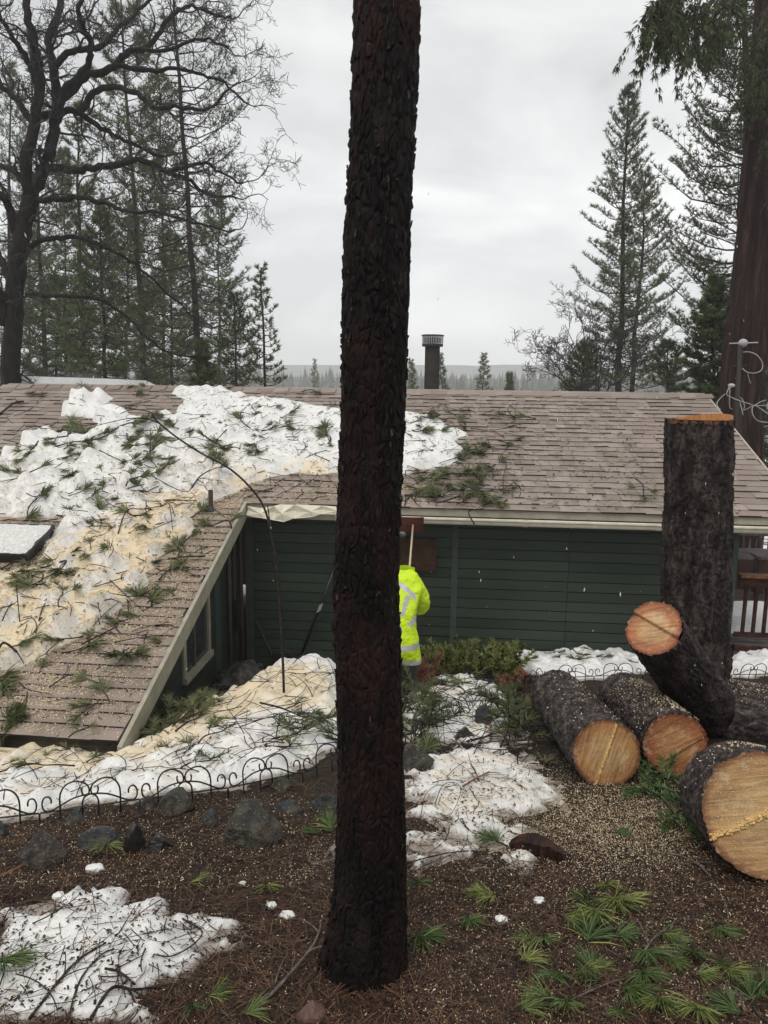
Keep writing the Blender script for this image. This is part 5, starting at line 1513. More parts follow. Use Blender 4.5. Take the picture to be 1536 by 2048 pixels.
# ------------------------------------------------------------------ left: bare oak
oY = 18.5
ob_ = at(18, 770, oY); ob_[2] = -5.2
oak = thing('oak_tree', 'big bare leafless oak with crooked dark limbs beyond the left roof', 'tree', tuple(ob_))
def op(px, py, dY=0.0): return at(px, py, oY + dY) - ob_
limbs = [  # pixel path, depth shift at the end, radius start/end
 ([(18, 900), (20, 755), (28, 640), (40, 520), (55, 440), (62, 385)], 0, .235, .185),
 ([(62, 400), (62, 330), (70, 250), (76, 180), (68, 110), (58, 40), (50, -60)], -.6, .15, .07),
 ([(60, 400), (85, 330), (108, 262), (115, 200), (112, 130), (100, 70), (112, 20), (125, -60)], .8, .15, .065),
 ([(112, 230), (130, 190), (160, 150), (170, 100), (182, 62), (160, 30), (165, -30)], -.8, .095, .045),
 ([(128, 195), (175, 160), (230, 130), (262, 100), (300, 90), (335, 40), (375, 10), (420, 20), (465, 40)], 1.2, .10, .025),
 ([(75, 232), (110, 232), (150, 232), (200, 255), (260, 285), (330, 320)], 1.5, .10, .035),
 ([(160, 225), (200, 178), (270, 185), (310, 212), (360, 218), (410, 208), (450, 190)], -1.2, .08, .022),
 ([(55, 430), (80, 350), (150, 335), (220, 325), (290, 325), (340, 345), (375, 362), (420, 375), (480, 400)], .5, .11, .022),
 ([(45, 500), (100, 480), (150, 478), (200, 495), (250, 520), (330, 585), (390, 640)], 1.8, .07, .02),
 ([(70, 400), (110, 400), (160, 392), (210, 410), (255, 425), (330, 425), (400, 440), (470, 470)], -1.5, .075, .018),
 ([(42, 500), (20, 440), (0, 400), (-40, 370)], -.5, .12, .07), ([(60, 385), (20, 340), (-30, 330)], 1, .09, .05),
 ([(70, 250), (40, 200), (10, 180), (-30, 150)], .6, .09, .05), ([(76, 180), (50, 120), (20, 60), (-10, 10)], -.7, .08, .04),
 ([(112, 130), (150, 100), (190, 90), (240, 60), (280, 10), (330, -50)], 1.4, .08, .03),
 ([(330, 345), (400, 330), (440, 345), (485, 360)], -.8, .05, .02), ([(50, 590), (120, 590), (200, 600), (270, 650), (330, 700), (420, 720)], 1.0, .05, .02),
 ([(230, 130), (300, 150), (370, 145), (440, 160), (490, 210)], .6, .06, .02), ([(10, 650), (0, 600), (-20, 560)], -.3, .15, .10),
 ([(262, 100), (330, 95), (400, 85), (450, 95)], -1.3, .05, .02), ([(20, 560), (10, 520), (-30, 470)], 1.2, .10, .07)]
mb = MB(); tw = MB(); rs = np.random.RandomState(5)
tips = []
for (pp, dY, r0, r1) in limbs:
    n_ = len(pp); pts = np.array([op(a, b, dY * (i / (n_ - 1)) ** 1.2) for i, (a, b) in enumerate(pp)])
    pts[1:] += rs.normal(size=(n_ - 1, 3)) * .05
    S = smooth_path(pts, n_ * 5); S[2:] += .02 * rs.normal(size=(len(S) - 2, 3))
    rr = np.linspace(r0, r1, len(S)); V, P = tube(S, rr, 9, False)
    (mb).add(V, P)
    L_ = np.linalg.norm(np.diff(S, axis=0), axis=1).sum()
    if r0 > .3: continue
    k = int(L_ * 2.7)
    for j in range(k):
        i = rs.randint(int(len(S) * .18), len(S) - 1); dd = unit(S[i + 1] - S[i]); r = unit(rs.normal(size=3)); r = unit(r - dd * (r @ dd))
        grow(tw, S[i], unit(dd * .6 + r * .9 + [.15, 0, .1]), rs.uniform(.55, 1.15), min(.035, rr[i] * .45), 3 if rs.rand() < .6 else 2, rs, .5, .12, (3, 4), 5, .0048)
    grow(tw, S[-1], unit(S[-1] - S[-3]), .9, r1 * .8, 3, rs, .45, .1, (3, 5), 5, .0048)
mesh_ = mb.build('trunk', [M['bark_oak']], oak, smooth=True)
tw.build('branches', [M['branchlet']], oak)
print('oak tris', sum(len(p) for p in tw.P[4]) * 2)

# ------------------------------------------------------------------ left pines
def tree_px(name, label, cat, bx, tx, ty, Y, rmax_px, **kw):
    b = at(bx, 775, Y); tp_ = at(tx, ty, Y); z0 = float(zfar(np.array(b[0]), np.array(Y)))
    base = b.copy(); k = (z0 - tp_[2]) / (b[2] - tp_[2]); base = tp_ + (b - tp_) * k
    c0 = kw.pop('cy', None)
    H = np.linalg.norm(tp_ - base)
    if c0 is not None:
        pc = at(bx, c0, Y); kw['crown0'] = max(.02, (pc[2] - base[2]) / (tp_[2] - base[2]))
    return cone_tree(name, label, cat, base, tp_, rmax_px / FPX * Y, **kw)
GL = 'pines standing beyond the left half of the roof'
tree_px('pine_tree', 'tall thin crowned pine with a long bare dark trunk right of the oak', 'tree', 400, 335, -190, 26, 175, cy=745, nb=105, seed=1, trunk_r=.17, ntuft=9, tuft=.22, nneed=9, width=.022, up0=.5, up1=-.25, power=.45, bare=.35, group=GL)
tree_px('pine_tree', 'tall pine with a mid green crown close behind the oak limbs', 'tree', 292, 238, -60, 31, 150, cy=760, nb=110, seed=2, trunk_r=.2, ntuft=11, tuft=.26, nneed=10, width=.03, power=.55, nmat='needle_y', group=GL)
tree_px('pine_tree', 'slender dark trunked pine between the oak and the taller pines', 'tree', 168, 152, 215, 27, 95, cy=765, nb=70, seed=3, trunk_r=.15, ntuft=8, tuft=.22, nneed=9, power=.6, group=GL)
tree_px('pine_tree', 'pine seen through the left oak branches with grey tufts', 'tree', 92, 60, 60, 33, 120, cy=700, nb=80, seed=4, trunk_r=.17, ntuft=8, tuft=.24, nneed=9, power=.7, group=GL)
tree_px('pine_tree', 'bushy lower pine behind the white shed roof', 'tree', 212, 200, 420, 24, 110, cy=770, nb=75, seed=5, trunk_r=.13, ntuft=9, tuft=.2, nneed=10, power=.75, group=GL)
tree_px('pine_tree', 'small bright pine at the right end of the left tree group', 'tree', 530, 522, 535, 23, 58, cy=775, nb=48, seed=6, trunk_r=.08, ntuft=4, tuft=.15, nneed=11, power=.8, nmat='needle_y', group=GL)
tree_px('pine_tree', 'small dense pine between the tall pine and the smallest one', 'tree', 472, 468, 590, 25, 75, cy=775, nb=52, seed=7, trunk_r=.08, ntuft=5, tuft=.18, nneed=10, power=.8, group=GL)
tree_px('pine_tree', 'low yellow green young pine just above the ridge snow', 'tree', 408, 402, 690, 21, 38, cy=782, nb=50, seed=8, trunk_r=.05, ntuft=6, tuft=.13, nneed=12, power=.7, nmat='needle_y', group=GL)
tree_px('pine_tree', 'dark pine behind the oak trunk at the photo edge', 'tree', 12, 20, 130, 36, 120, cy=775, nb=80, seed=9, trunk_r=.2, ntuft=9, tuft=.27, nneed=9, power=.6, group=GL)
tree_px('pine_tree', 'middle pine with dense low boughs behind the slender trunk', 'tree', 250, 262, 440, 37, 130, cy=775, nb=80, seed=10, trunk_r=.15, ntuft=10, tuft=.27, nneed=9, power=.6, group=GL)
tree_px('pine_tree', 'shady pine filling the gap left of the tall bare trunk', 'tree', 345, 340, 470, 34, 120, cy=775, nb=80, seed=11, trunk_r=.15, ntuft=10, tuft=.25, nneed=9, power=.65, group=GL)
tree_px('pine_tree', 'tall hazy pine in the gap between the two tall trunks', 'tree', 330, 318, 150, 42, 150, cy=760, nb=100, seed=13, trunk_r=.16, ntuft=9, tuft=.3, nneed=10, width=.036, power=.6, nmat='needle_y', group=GL)
tree_px('pine_tree', 'hazy pine right of the long bare trunk', 'tree', 440, 436, 395, 44, 120, cy=770, nb=90, seed=14, trunk_r=.14, ntuft=9, tuft=.3, nneed=10, width=.036, power=.7, group=GL)
tree_px('pine_tree', 'hazy pine between the slender trunk and the left oak limbs', 'tree', 132, 128, 300, 41, 120, cy=770, nb=90, seed=15, trunk_r=.14, ntuft=9, tuft=.3, nneed=10, width=.036, power=.7, group=GL)
tree_px('pine_tree', 'hazy pine just right of the oak trunk', 'tree', 60, 58, 420, 43, 110, cy=770, nb=80, seed=16, trunk_r=.13, ntuft=9, tuft=.3, nneed=10, width=.036, power=.7, group=GL)
tree_px('pine_tree', 'low wide pine under the oak just above the roof', 'tree', 110, 120, 560, 30, 130, cy=780, nb=70, seed=12, trunk_r=.12, ntuft=10, tuft=.24, nneed=9, power=.55, group=GL)

# ------------------------------------------------------------------ right trees
GR = 'pines standing beyond the right end of the roof'
tree_px('pine_tree', 'tall pointed pine standing alone against the sky', 'tree', 1236, 1257, 178, 30, 112, cy=770, nb=135, seed=21, trunk_r=.21, ntuft=10, tuft=.19, nneed=10, width=.026, up0=.75, up1=-.1, power=.62, bare=.2, group=GR)
tree_px('pine_tree', 'second slimmer pine leaning into the tall pointed one', 'tree', 1264, 1292, 345, 33, 110, cy=770, nb=100, seed=22, trunk_r=.2, ntuft=10, tuft=.19, nneed=9, up0=.7, up1=-.05, power=.62, bare=.25, group=GR)
tree_px('pine_tree', 'broad pine with long level boughs hidden behind the cedar trunk', 'tree', 1500, 1490, -330, 24, 240, cy=790, nb=230, seed=23, trunk_r=.3, ntuft=17, tuft=.17, nneed=12, width=.024, up0=.55, up1=.05, power=.62, bare=.22, group=GR)
GF = 'dark firs at the far right behind the service mast'
tree_px('fir_tree', 'dark dense fir left of the cedar trunk base', 'tree', 1425, 1430, 560, 20, 85, cy=815, nb=110, seed=24, trunk_r=.12, ntuft=12, tuft=.14, nneed=12, up0=.3, up1=-.35, power=.7, group=GF, width=.03)
tree_px('fir_tree', 'dark dense fir right of the cedar trunk cut by the photo edge', 'tree', 1560, 1560, 380, 21, 120, cy=960, nb=150, seed=25, trunk_r=.14, ntuft=14, tuft=.16, nneed=12, up0=.3, up1=-.35, power=.6, group=GF, width=.034)
tree_px('fir_tree', 'low dark fir showing below the cedar beside the roof slope', 'tree', 1522, 1516, 790, 17.5, 80, cy=1010, nb=90, seed=26, trunk_r=.1, ntuft=11, tuft=.13, nneed=12, up0=.3, up1=-.3, power=.6, group=GF, width=.028)
tree_px('pine_tree', 'low pine bushing out under the tall pointed pine', 'tree', 1165, 1170, 690, 27, 60, cy=785, nb=50, seed=27, trunk_r=.07, ntuft=8, tuft=.17, nneed=10, power=.7, nmat='needle_y', group=GR)
tree_px('pine_tree', 'low pine between the slim pine and the cedar just above the ridge', 'tree', 1335, 1335, 690, 27, 70, cy=785, nb=50, seed=28, trunk_r=.07, ntuft=8, tuft=.17, nneed=10, power=.6, group=GR)
GS = 'small pines just beyond the ridge in mid distance'
for (lb, bx, tx, ty, Y, rp, sd) in (('small shapely pine standing alone beyond the middle of the ridge', 966, 968, 709, 52, 30, 31), ('tiny dark pine tip right of the small shapely pine', 1019, 1019, 750, 45, 15, 32),
                                    ('small pine half hidden behind the stovepipe', 884, 880, 708, 50, 24, 33), ('small thin pine between the charred trunk and the stovepipe', 826, 822, 722, 55, 22, 34), ('ragged far pine tip above the misty forest', 630, 629, 720, 80, 15, 35)):
    tree_px('pine_tree', lb, 'tree', bx, tx, ty, Y, rp, cy=800, nb=44, seed=sd, trunk_r=.08, ntuft=4, tuft=.22, nneed=7, width=.045, power=.8, nmat='needle_y', group=GS)
# bare shrub tree
rs = np.random.RandomState(12)
bb = at(1190, 800, 24); bb[2] = float(zfar(np.array(0.), np.array(24.)))
bs = thing('bare_tree', 'small leafless tree with fine twigs left of the tall pointed pine', 'tree', tuple(bb))
mb = MB()
for (ex_, ey_) in ((1100, 690), (1085, 740), (1130, 650), (1160, 625), (1190, 640), (1215, 680), (1120, 720), (1250, 690), (1290, 700), (1075, 700)):
    p1 = at(ex_, ey_, 24 + rs.uniform(-1, 1)) - bb; p0 = np.array([rs.uniform(-.1, .1), 0, at(1190, 790, 24)[2] - bb[2] - .3])
    S = smooth_path(np.array([p0 * 0, p0 * .6, p0 * .5 + p1 * .5 + [0, 0, -.1], p1]), 12); V, P = tube(S, np.linspace(.035, .008, 12), 5, False); mb.add(V, P)
    for j in range(11):
        i = rs.randint(5, 11); dd = unit(S[i + 1] - S[i]); r = unit(rs.normal(size=3))
        grow(mb, S[i], unit(dd + r * .6), rs.uniform(.45, .9), .010, 3, rs, .35, .15, (3, 4), 4, .006)
kind(mb.build('branches', [M['branchlet']], bs), 'stuff')

# ------------------------------------------------------------------ cedar
cY = 17.0
crow = [(1475, 905, 46), (1478, 800, 40), (1489, 700, 40), (1503, 600, 39), (1511, 520, 38), (1518, 430, 37), (1527, 330, 36), (1535, 240, 35), (1542, 100, 33), (1549, -60, 31), (1556, -250, 28)]
cc_ = np.array([at(a, b, cY) for a, b, r in crow]); cr = np.array([r / FPX * (p @ _F) for (a, b, r), p in zip(crow, cc_)])
low = cc_[0] + (cc_[0] - cc_[1]) * 1.6; low[2] = -5.3
cc_ = np.concatenate([low[None], cc_]); cr = np.concatenate([[cr[0] * 1.25], cr])
cedar = thing('cedar_tree', 'big cedar with furrowed red brown trunk and drooping sprays at the right edge', 'tree', tuple(low))
zq = np.arange(cc_[0, 2], cc_[-1, 2], .035)
Cn = np.stack([np.interp(zq, cc_[:, 2], cc_[:, 0]), np.full(len(zq), cY), zq], -1); Rr = np.interp(zq, cc_[:, 2], cr)
V, Q, tn = bark_cyl(Cn, Rr, np.array([1., 0, 0]), np.array([0, 1., 0]), 110, .045, .12, .10, 31)
mesh_obj('trunk', V - low, [Q], M['bark_cedar'], cedar, smooth=True, attrs={'tone': tn})
rs = np.random.RandomState(9)
tw = MB(); C, D = [], []
def cedar_branch(pts_px, dY, r0, dens, hang):
    """limb through photo pixels with hanging flat sprays"""
    n_ = len(pts_px); S = smooth_path(np.array([at(a, b, cY + dY * i / (n_ - 1)) - low for i, (a, b) in enumerate(pts_px)]), 26)
    V, P = tube(S, np.linspace(r0, .012, 26), 6, False); tw.add(V, P)
    for j in range(int(dens * .42)):
        i = rs.randint(13 if dens > 75 else 3, 26); c = S[i]
        off = rs.normal(size=3) * np.array([.07, .35, .05]); ln = hang * rs.uniform(.4, 1.15)
        d = unit(np.array([rs.normal() * .35 + .15, rs.normal() * .3, -1.0]))
        s2 = np.array([c, c + off * .7 + [0, 0, .04], c + off + d * ln * .5, c + off + d * ln])
        S2 = smooth_path(s2, 7); V, P = tube(S2, np.linspace(.008, .003, 7), 3, False); tw.add(V, P)
        for q in range(2, 7):
            for z_ in range(4): C.append(S2[q] + rs.normal(size=3) * .02); D.append(unit(d + rs.normal(size=3) * .45 + np.array([0, 0, -.3])))
for (pp, dY, r0, dn, hg) in [
    ([(1548, -140), (1460, -60), (1425, 0), (1410, 22), (1390, 36), (1360, 40), (1335, 55), (1312, 55)], -4.5, .06, 120, .62),
    ([(1430, -40), (1380, -20), (1352, 2), (1325, 8), (1308, 15)], -5.0, .03, 110, .62),
    ([(1400, -50), (1360, -20), (1345, -8), (1325, 15)], -4.6, .03, 80, .8),
    ([(1550, -100), (1480, -40), (1466, 15), (1455, 45), (1430, 78), (1400, 95), (1375, 112)], -4.0, .05, 76, .40),
    ([(1420, 20), (1425, 30), (1428, 40)], -4.4, .02, 26, .6), ([(1470, -40), (1468, 0), (1462, 20)], -3.8, .02, 30, .3),
    ([(1540, 60), (1510, 90), (1495, 130), (1485, 160)], -1.5, .05, 36, .6), ([(1545, 0), (1525, 40), (1510, 80)], -2.0, .05, 36, .7),
    ([(1540, 150), (1510, 170), (1495, 190), (1488, 215)], -1.2, .04, 40, .5), ([(1550, 120), (1530, 140), (1520, 170)], -2.0, .04, 60, .8),
    ([(1550, 20), (1535, 60), (1525, 100)], -2.2, .04, 60, .8), ([(1545, 250), (1535, 270), (1528, 300)], -1.2, .03, 20, .5),
    ([(1550, 400), (1530, 410), (1520, 430)], -1.0, .03, 6, .4)]:
    cedar_branch(pp, dY, r0, dn, hg)
tw.build('branches', [M['bark_cedar']], cedar)
V, F = needles_tri(np.array(C), np.array(D), .13, .022, 4, .42, rs=rs)
mesh_obj('crown', V, [F], M['cedar_leaf'], cedar, attrs={'tone': np.repeat(rs.rand(len(C)) * .7, 12)})

# ------------------------------------------------------------------ misty forest beyond the house
rs = np.random.RandomState(77)
V_, F_, T_, nn = [], [], [], 0
def far_tree(x, y, z0, h, w):
    global nn
    m = 60; s = rs.rand(m) ** .7; a_ = rs.rand(m) * 2 * math.pi; r = w * (1 - s) ** rs.uniform(.6, 1.1) * rs.uniform(.35, 1.15, m) + .15
    zc_ = z0 + h * (.12 + .88 * s)
    c = np.stack([np.full(m, x), np.full(m, y), zc_ + .06 * h], -1)
    e1 = np.stack([x + r * np.cos(a_ - .45), y + r * np.sin(a_ - .45), zc_ - .05 * h], -1); e2 = np.stack([x + r * np.cos(a_ + .45), y + r * np.sin(a_ + .45), zc_ - .05 * h], -1)
    P = np.stack([c, e1, e2], 1).reshape(-1, 3); V_.append(P); F_.append(np.arange(len(P)).reshape(-1, 3) + nn); nn += len(P)
    q = np.array([[x - .18, y, z0], [x + .18, y, z0], [x, y, z0 + h]]); V_.append(q); F_.append(np.array([[0, 1, 2]]) + nn); nn += 3
    T_.append(np.full(len(P) + 3, rs.rand() * .8))
for k in range(1700):
    y = rs.uniform(230, 470); x = rs.uniform(-.62, .72) * y
    px_ = proj(np.array([x, y, 0]))[0]
    yt = np.interp(px_, [0, 560, 690, 815, 1000, 1100, 1536], [735, 742, 744, 742, 746, 744, 735]) + 4 + np.abs(rs.normal()) * 10 - (rs.rand() < .2) * rs.uniform(4, 16)
    zt_ = at(px_, yt, y)[2]; z0 = -19.0 if y > 240 else -13.6 - .03 * (y - 60)
    h = max(5, zt_ - z0); far_tree(x, y, z0, h, h * rs.uniform(.17, .30))
o = mesh_obj('forest', np.concatenate(V_), [np.concatenate(F_)], M['needle_f'], attrs={'tone': np.concatenate(T_)}); kind(o, 'stuff')

# ------------------------------------------------------------------ bent sapling in the snow
sb = gtop(568, 1402)
sap = thing('sapling', 'thin bare sapling bowed over to the left in front of the roof', 'sapling', tuple(sb))
def sp(px, py, Y): return at(px, py, Y) - sb
Yb = sb[1]
S = smooth_path(np.array([[0, 0, -.05], sp(566, 1330, Yb), sp(560, 1220, Yb), sp(555, 1150, Yb), sp(546, 1085, Yb + .05), sp(530, 1020, Yb + .1), sp(505, 980, Yb + .15), sp(460, 938, Yb + .2), sp(400, 905, Yb + .25), sp(350, 872, Yb + .3), sp(318, 846, Yb + .3)]), 60)
V, P = tube(S, np.linspace(.013, .008, 60), 8); mesh_obj('stem', V, P, M['twig'], sap, smooth=True)
for pp, r0, r1 in (([(556, 1160), (548, 1100), (542, 1060), (535, 1010)], .011, .005), ([(318, 846), (308, 835), (300, 824), (270, 819), (252, 822)], .009, .003), ([(318, 846), (295, 838), (270, 836), (240, 840), (190, 852)], .008, .003),
                   ([(300, 824), (296, 832), (290, 850)], .004, .002), ([(380, 892), (350, 896), (320, 886)], .004, .002), ([(548, 1085), (558, 1075), (562, 1068)], .004, .003), ([(460, 938), (440, 918), (420, 916)], .003, .002), ([(270, 819), (245, 812), (230, 818)], .003, .002)):
    S = smooth_path(np.array([sp(a, b, Yb + .3 if a < 480 else Yb) for a, b in pp]), 14); V, P = tube(S, np.linspace(r0, r1, 14), 6); mesh_obj('branch', V, P, M['twig'], sap, smooth=True)
# ------------------------------------------------------------------ pine sprigs: one mesh per variant, copied
def sprig_mesh(seed, L, nn, ln, wd, mats, fan=1.0):
    rs = np.random.RandomState(seed); mb = MB()
    S = smooth_path(np.array([[-L, rs.normal() * .02, .004], [-L * .55, rs.normal() * .02, .012], [-L * .2, rs.normal() * .01, .016], [0, 0, .020]]), 8)
    V, P = tube(S, np.linspace(.006, .004, 8) * (wd / .004) ** .35, 5); mb.add(V, P, 1)
    c = np.stack([rs.uniform(-.5, .03, nn) * ln * .55, rs.normal(size=nn) * .003, .016 + rs.rand(nn) * .01], -1)
    d = np.stack([rs.normal(size=nn) * .25 + .75, rs.normal(size=nn) * .75 * fan, np.abs(rs.normal(size=nn)) * .30], -1)
    V, F = needles_tri(c, d, ln, wd, 1, .12, rs=rs, two=True); mb.add(V, list(F), 0, np.repeat(rs.rand(nn) * .35, 5))
    return mb.data('pine_sprig', mats)
def bough_mesh(seed, L, tufts, nn, ln, wd, mats):
    """a torn twig with several needle tufts, some bent, some sparse"""
    rs = np.random.RandomState(seed); mb = MB()
    S = smooth_path(np.array([[-L, rs.normal() * .25 * L, .004], [-L * .6, rs.normal() * .14 * L, .02], [-L * .25, rs.normal() * .08 * L, .018], [0, 0, .02]]), 16)
    V, P = tube(S, np.linspace(.007, .004, 16) * (wd / .004) ** .3, 5); mb.add(V, P, 1)
    for k in range(tufts):
        i = 15 if k == 0 else rs.randint(3, 14); p = S[i]; d0 = unit(S[min(i + 1, 15)] - S[i - 1])
        if k:
            a_ = rs.choice([-1, 1]) * rs.uniform(.5, 1.2); d0 = np.array([d0[0] * math.cos(a_) - d0[1] * math.sin(a_), d0[0] * math.sin(a_) + d0[1] * math.cos(a_), rs.uniform(0, .3)])
            q = p + d0 * L * rs.uniform(.2, .5); V, P = tube(smooth_path(np.array([p, (p + q) / 2 + [0, 0, .01], q]), 6), [.004] * 6, 4); mb.add(V, P, 1); p = q
        n_ = int(nn * rs.uniform(.45, 1.2)); s_ = np.array([-d0[1], d0[0], 0])
        c = p - d0 * rs.uniform(-.05, .55, (n_, 1)) * ln * .6 + rs.normal(size=(n_, 3)) * .002
        d = d0 * rs.normal(.75, .3, (n_, 1)) + s_ * rs.normal(size=(n_, 1)) * rs.uniform(.4, .9) + np.array([0, 0, 1.]) * np.abs(rs.normal(size=(n_, 1))) * .28
        V, F = needles_tri(c, d, ln * rs.uniform(.75, 1.1), wd, 1, .15, rs=rs, two=True); mb.add(V, list(F), 0, np.repeat(rs.rand(n_) * .3 + rs.rand() * .3, 5))
    return mb.data('pine_sprig', mats)
SPR_N = [sprig_mesh(40 + k, .10 + .03 * (k % 3), 95, .112 + .014 * (k % 3), .0038, [M['needle'], M['twig']], .8 + .25 * (k % 3)) for k in range(6)]
SPR_F = [sprig_mesh(60 + k, .18 + .05 * (k % 3), 46, .15, .0085, [M['needle_r'], M['twig']], .6 + .3 * (k % 3)) for k in range(6)]
SPR_F += [bough_mesh(200 + k, .30 + .08 * (k % 3), 2 + k % 3, 44, .14, .0076, [M['needle_r'], M['twig']]) for k in range(8)]
SPR_N += [bough_mesh(220 + k, .17 + .05 * (k % 3), 1 + k % 3, 62, .12, .0036, [M['needle'], M['twig']]) for k in range(7)]
SPR_M = [] and [sprig_mesh(80 + k, .14 + .05 * (k % 3), 70, .135, .0055, [M['needle'], M['twig']], .8 + .2 * (k % 3)) for k in range(5)]
SPR_D = [bough_mesh(240 + k, .22 + .06 * (k % 3), 2 + k % 3, 30, .12, .0050, [M['needle_r'], M['twig']]) for k in range(6)] + [sprig_mesh(100 + k, .16 + .05 * (k % 3), 42, .125, .0055, [M['needle_r'], M['twig']], .7 + .25 * (k % 3)) for k in range(5)]
def place(me, p, n, yaw, s, name, label, cat, group, tilt=0.0):
    o = bpy.data.objects.new(name, me); col.objects.link(o)
    z = unit(n); x = np.array([math.cos(yaw), math.sin(yaw), 0]); x = unit(x - z * (x @ z)); y = np.cross(z, x)
    if tilt: x = unit(x + z * tilt); z = np.cross(x, y)
    o.matrix_world = Matrix.Translation(Vector(p)) @ Matrix((np.stack([x, y, z], 1) * s).tolist()).to_4x4()
    return tag(o, label, cat, group)
GSP = 'green pine sprigs lying on the litter and snow'
special = [(212, 1702, -1.5, 1.15, 'bushy sprig fanned over the flat grey green rock'), (392, 1772, .3, .9, 'green sprig lying alone below the biggest boulder'), (622, 1672, 2.6, 1.0, 'big green sprig just left of the charred trunk'),
           (535, 1782, -1.3, .7, 'thin yellow green sprig left of the charred trunk'), (565, 1568, .4, .9, 'sprig draped on the mossy stone at the edging'), (840, 1775, -1.2, .9, 'sprig on the litter just right of the charred trunk'),
           (958, 1795, 2.9, 1.0, 'green sprig alone on litter right of the charred trunk'), (940, 1850, -1.1, .8, 'thin sprig below the snow edge right of the trunk'), (845, 1890, -.6, 1.2, 'bushy sprig touching the right side of the charred trunk'),
           (985, 1692, 2.4, 1.0, 'sprig lying against the wood wedge'), (1240, 1672, -.4, .85, 'dark green sprig on sawdust below the pale lined log'), (1215, 1780, -1.57, .8, 'yellow green tuft standing up on the sawdust litter'),
           (440, 1985, .5, .8, 'fresh flat sprig on litter beyond the front snow patch'), (505, 2035, 0, .9, 'sprig cut by the lower photo edge left of the trunk'), (14, 1966, -.5, 1.2, 'sprig on snow at the lower left photo edge'),
           (455, 1500, 1.0, 1.0, 'sprig stuck in the sawdust snow above the edging'), (345, 1535, 1.4, .8, 'sprig standing in snow behind the edging hoop'), (95, 1520, 1.2, 1.0, 'sprig standing in the snow bank under the low eave'),
           (185, 1462, 1.5, 1.1, 'sprig caught on the low roof eave'), (1095, 1530, .3, 1.0, 'sprig on the snow left of the pale lined log')]
for (px_, py_, yaw, s, lb) in special:
    p = gtop(px_, py_)
    if 'eave' in lb: p = roof(*ruv(px_, py_), .03)
    place(random.choice(SPR_N if py_ > 1600 else SPR_D), p + np.array([0, 0, .004]), gnormal(p[0], p[1]), yaw, s * .82, 'pine_sprig', 'green pine ' + lb if not lb.startswith(('bushy', 'green', 'big', 'thin', 'fresh', 'dark', 'yellow')) else lb.replace('sprig', 'pine sprig').replace('tuft', 'pine tuft'), 'pine sprig', GSP, .25 if 'stand' in lb else 0.05)
cl = [(1060, 1930), (1108, 1965), (1180, 1882), (1205, 1945), (1290, 1965), (1262, 2000), (1352, 1892), (1405, 1962), (1442, 1940), (1500, 1998), (1130, 2022), (1462, 2030), (1240, 2036), (1392, 2034), (1235, 1818), (1262, 1815), (1150, 1850), (1245, 1880), (1345, 1935), (1465, 1955), (1300, 1920), (1530, 1990), (1180, 1965), (1320, 2020), (1060, 2030), (1440, 1872), (1190, 1840), (1090, 1890)]
ORD = ['first', 'second', 'third', 'fourth', 'fifth', 'sixth', 'seventh', 'eighth', 'ninth', 'tenth', 'eleventh', 'twelfth', 'thirteenth', 'fourteenth', 'fifteenth', 'sixteenth', 'seventeenth', 'eighteenth', 'nineteenth', 'twentieth']
def ordinals(pts):
    """pixel points sorted from the left with their ordinal word"""
    return [(p, ORD[min(i, 19)] + ' from the left') for i, p in enumerate(sorted(pts))]
for band, (lo_, hi_) in (('along the lower photo edge', (2010, 3000)), ('in the middle of the sprig cluster', (1938, 2010)), ('on the upper side of the sprig cluster', (0, 1938))):
    for k, ((a, b), od) in enumerate(ordinals([q for q in cl if lo_ <= q[1] < hi_])):
        p = gtop(a, b)
        place(SPR_N[RS.randint(len(SPR_N))], p + np.array([0, 0, .004]), gnormal(p[0], p[1]), RS.uniform(-3.1, 3.1) if RS.rand() < .4 else RS.normal() * .7 - 1.2, RS.uniform(.65, 1.08), 'pine_sprig', 'green pine sprig ' + band + ', ' + od, 'pine sprig', 'green pine sprigs in front of the largest log round', .08)
def zone(xr, yr, n_, lb, grp, meshes, sc, lift, tilt, onroof=False, rej=None):
    pts = []
    while len(pts) < n_:
        a, b = RS.uniform(*xr), RS.uniform(*yr)
        if rej and rej(a, b): continue
        pts.append((a, b))
    for (a, b), od in ordinals(pts):
        yaw = RS.uniform(-3.1, 3.1); s_ = RS.uniform(*sc); me = meshes[RS.randint(len(meshes))]
        if onroof:
            u, v = ruv(a, b)
            if u > U_K - .1 and v < 0: continue
            p = roof_top(u, v) + RN * .006; nn_ = unit(RN + RS.normal(size=3) * .22)
        else:
            p = gtop(a, b) + np.array([0, 0, RS.uniform(.01, lift)]); nn_ = unit(gnormal(p[0], p[1]) + RS.normal(size=3) * .18)
        place(me, p, nn_, yaw, s_, 'pine_sprig', lb + ', ' + od, 'pine sprig', grp, RS.uniform(*tilt))
GB = 'pine sprigs in the debris behind the charred trunk'
for k, (y0, y1, n_, w) in enumerate([(1372, 1412, 12, 'far'), (1412, 1450, 12, 'middle'), (1450, 1525, 12, 'near')]):
    zone((815, 1075), (y0, y1), n_, 'dark pine sprig on the ' + w + ' part of the bough debris', GB, SPR_D, (.7, 1.25), .06, (0, .35), rej=lambda a, b: b > 1490 and a > 930)
zone((1090, 1290), (1318, 1345), 9, 'pine sprig on the snow strip by the green wall', 'pine sprigs on the snow strip by the wall', SPR_D, (.7, 1.2), .03, (0, .2))
zone((300, 440), (1405, 1475), 9, 'pine sprig in dark debris by the wing wall', 'pine sprigs in debris by the wing wall', SPR_D, (.7, 1.2), .04, (0, .2), rej=lambda a, b: a < 290 + (1475 - b) * .6)
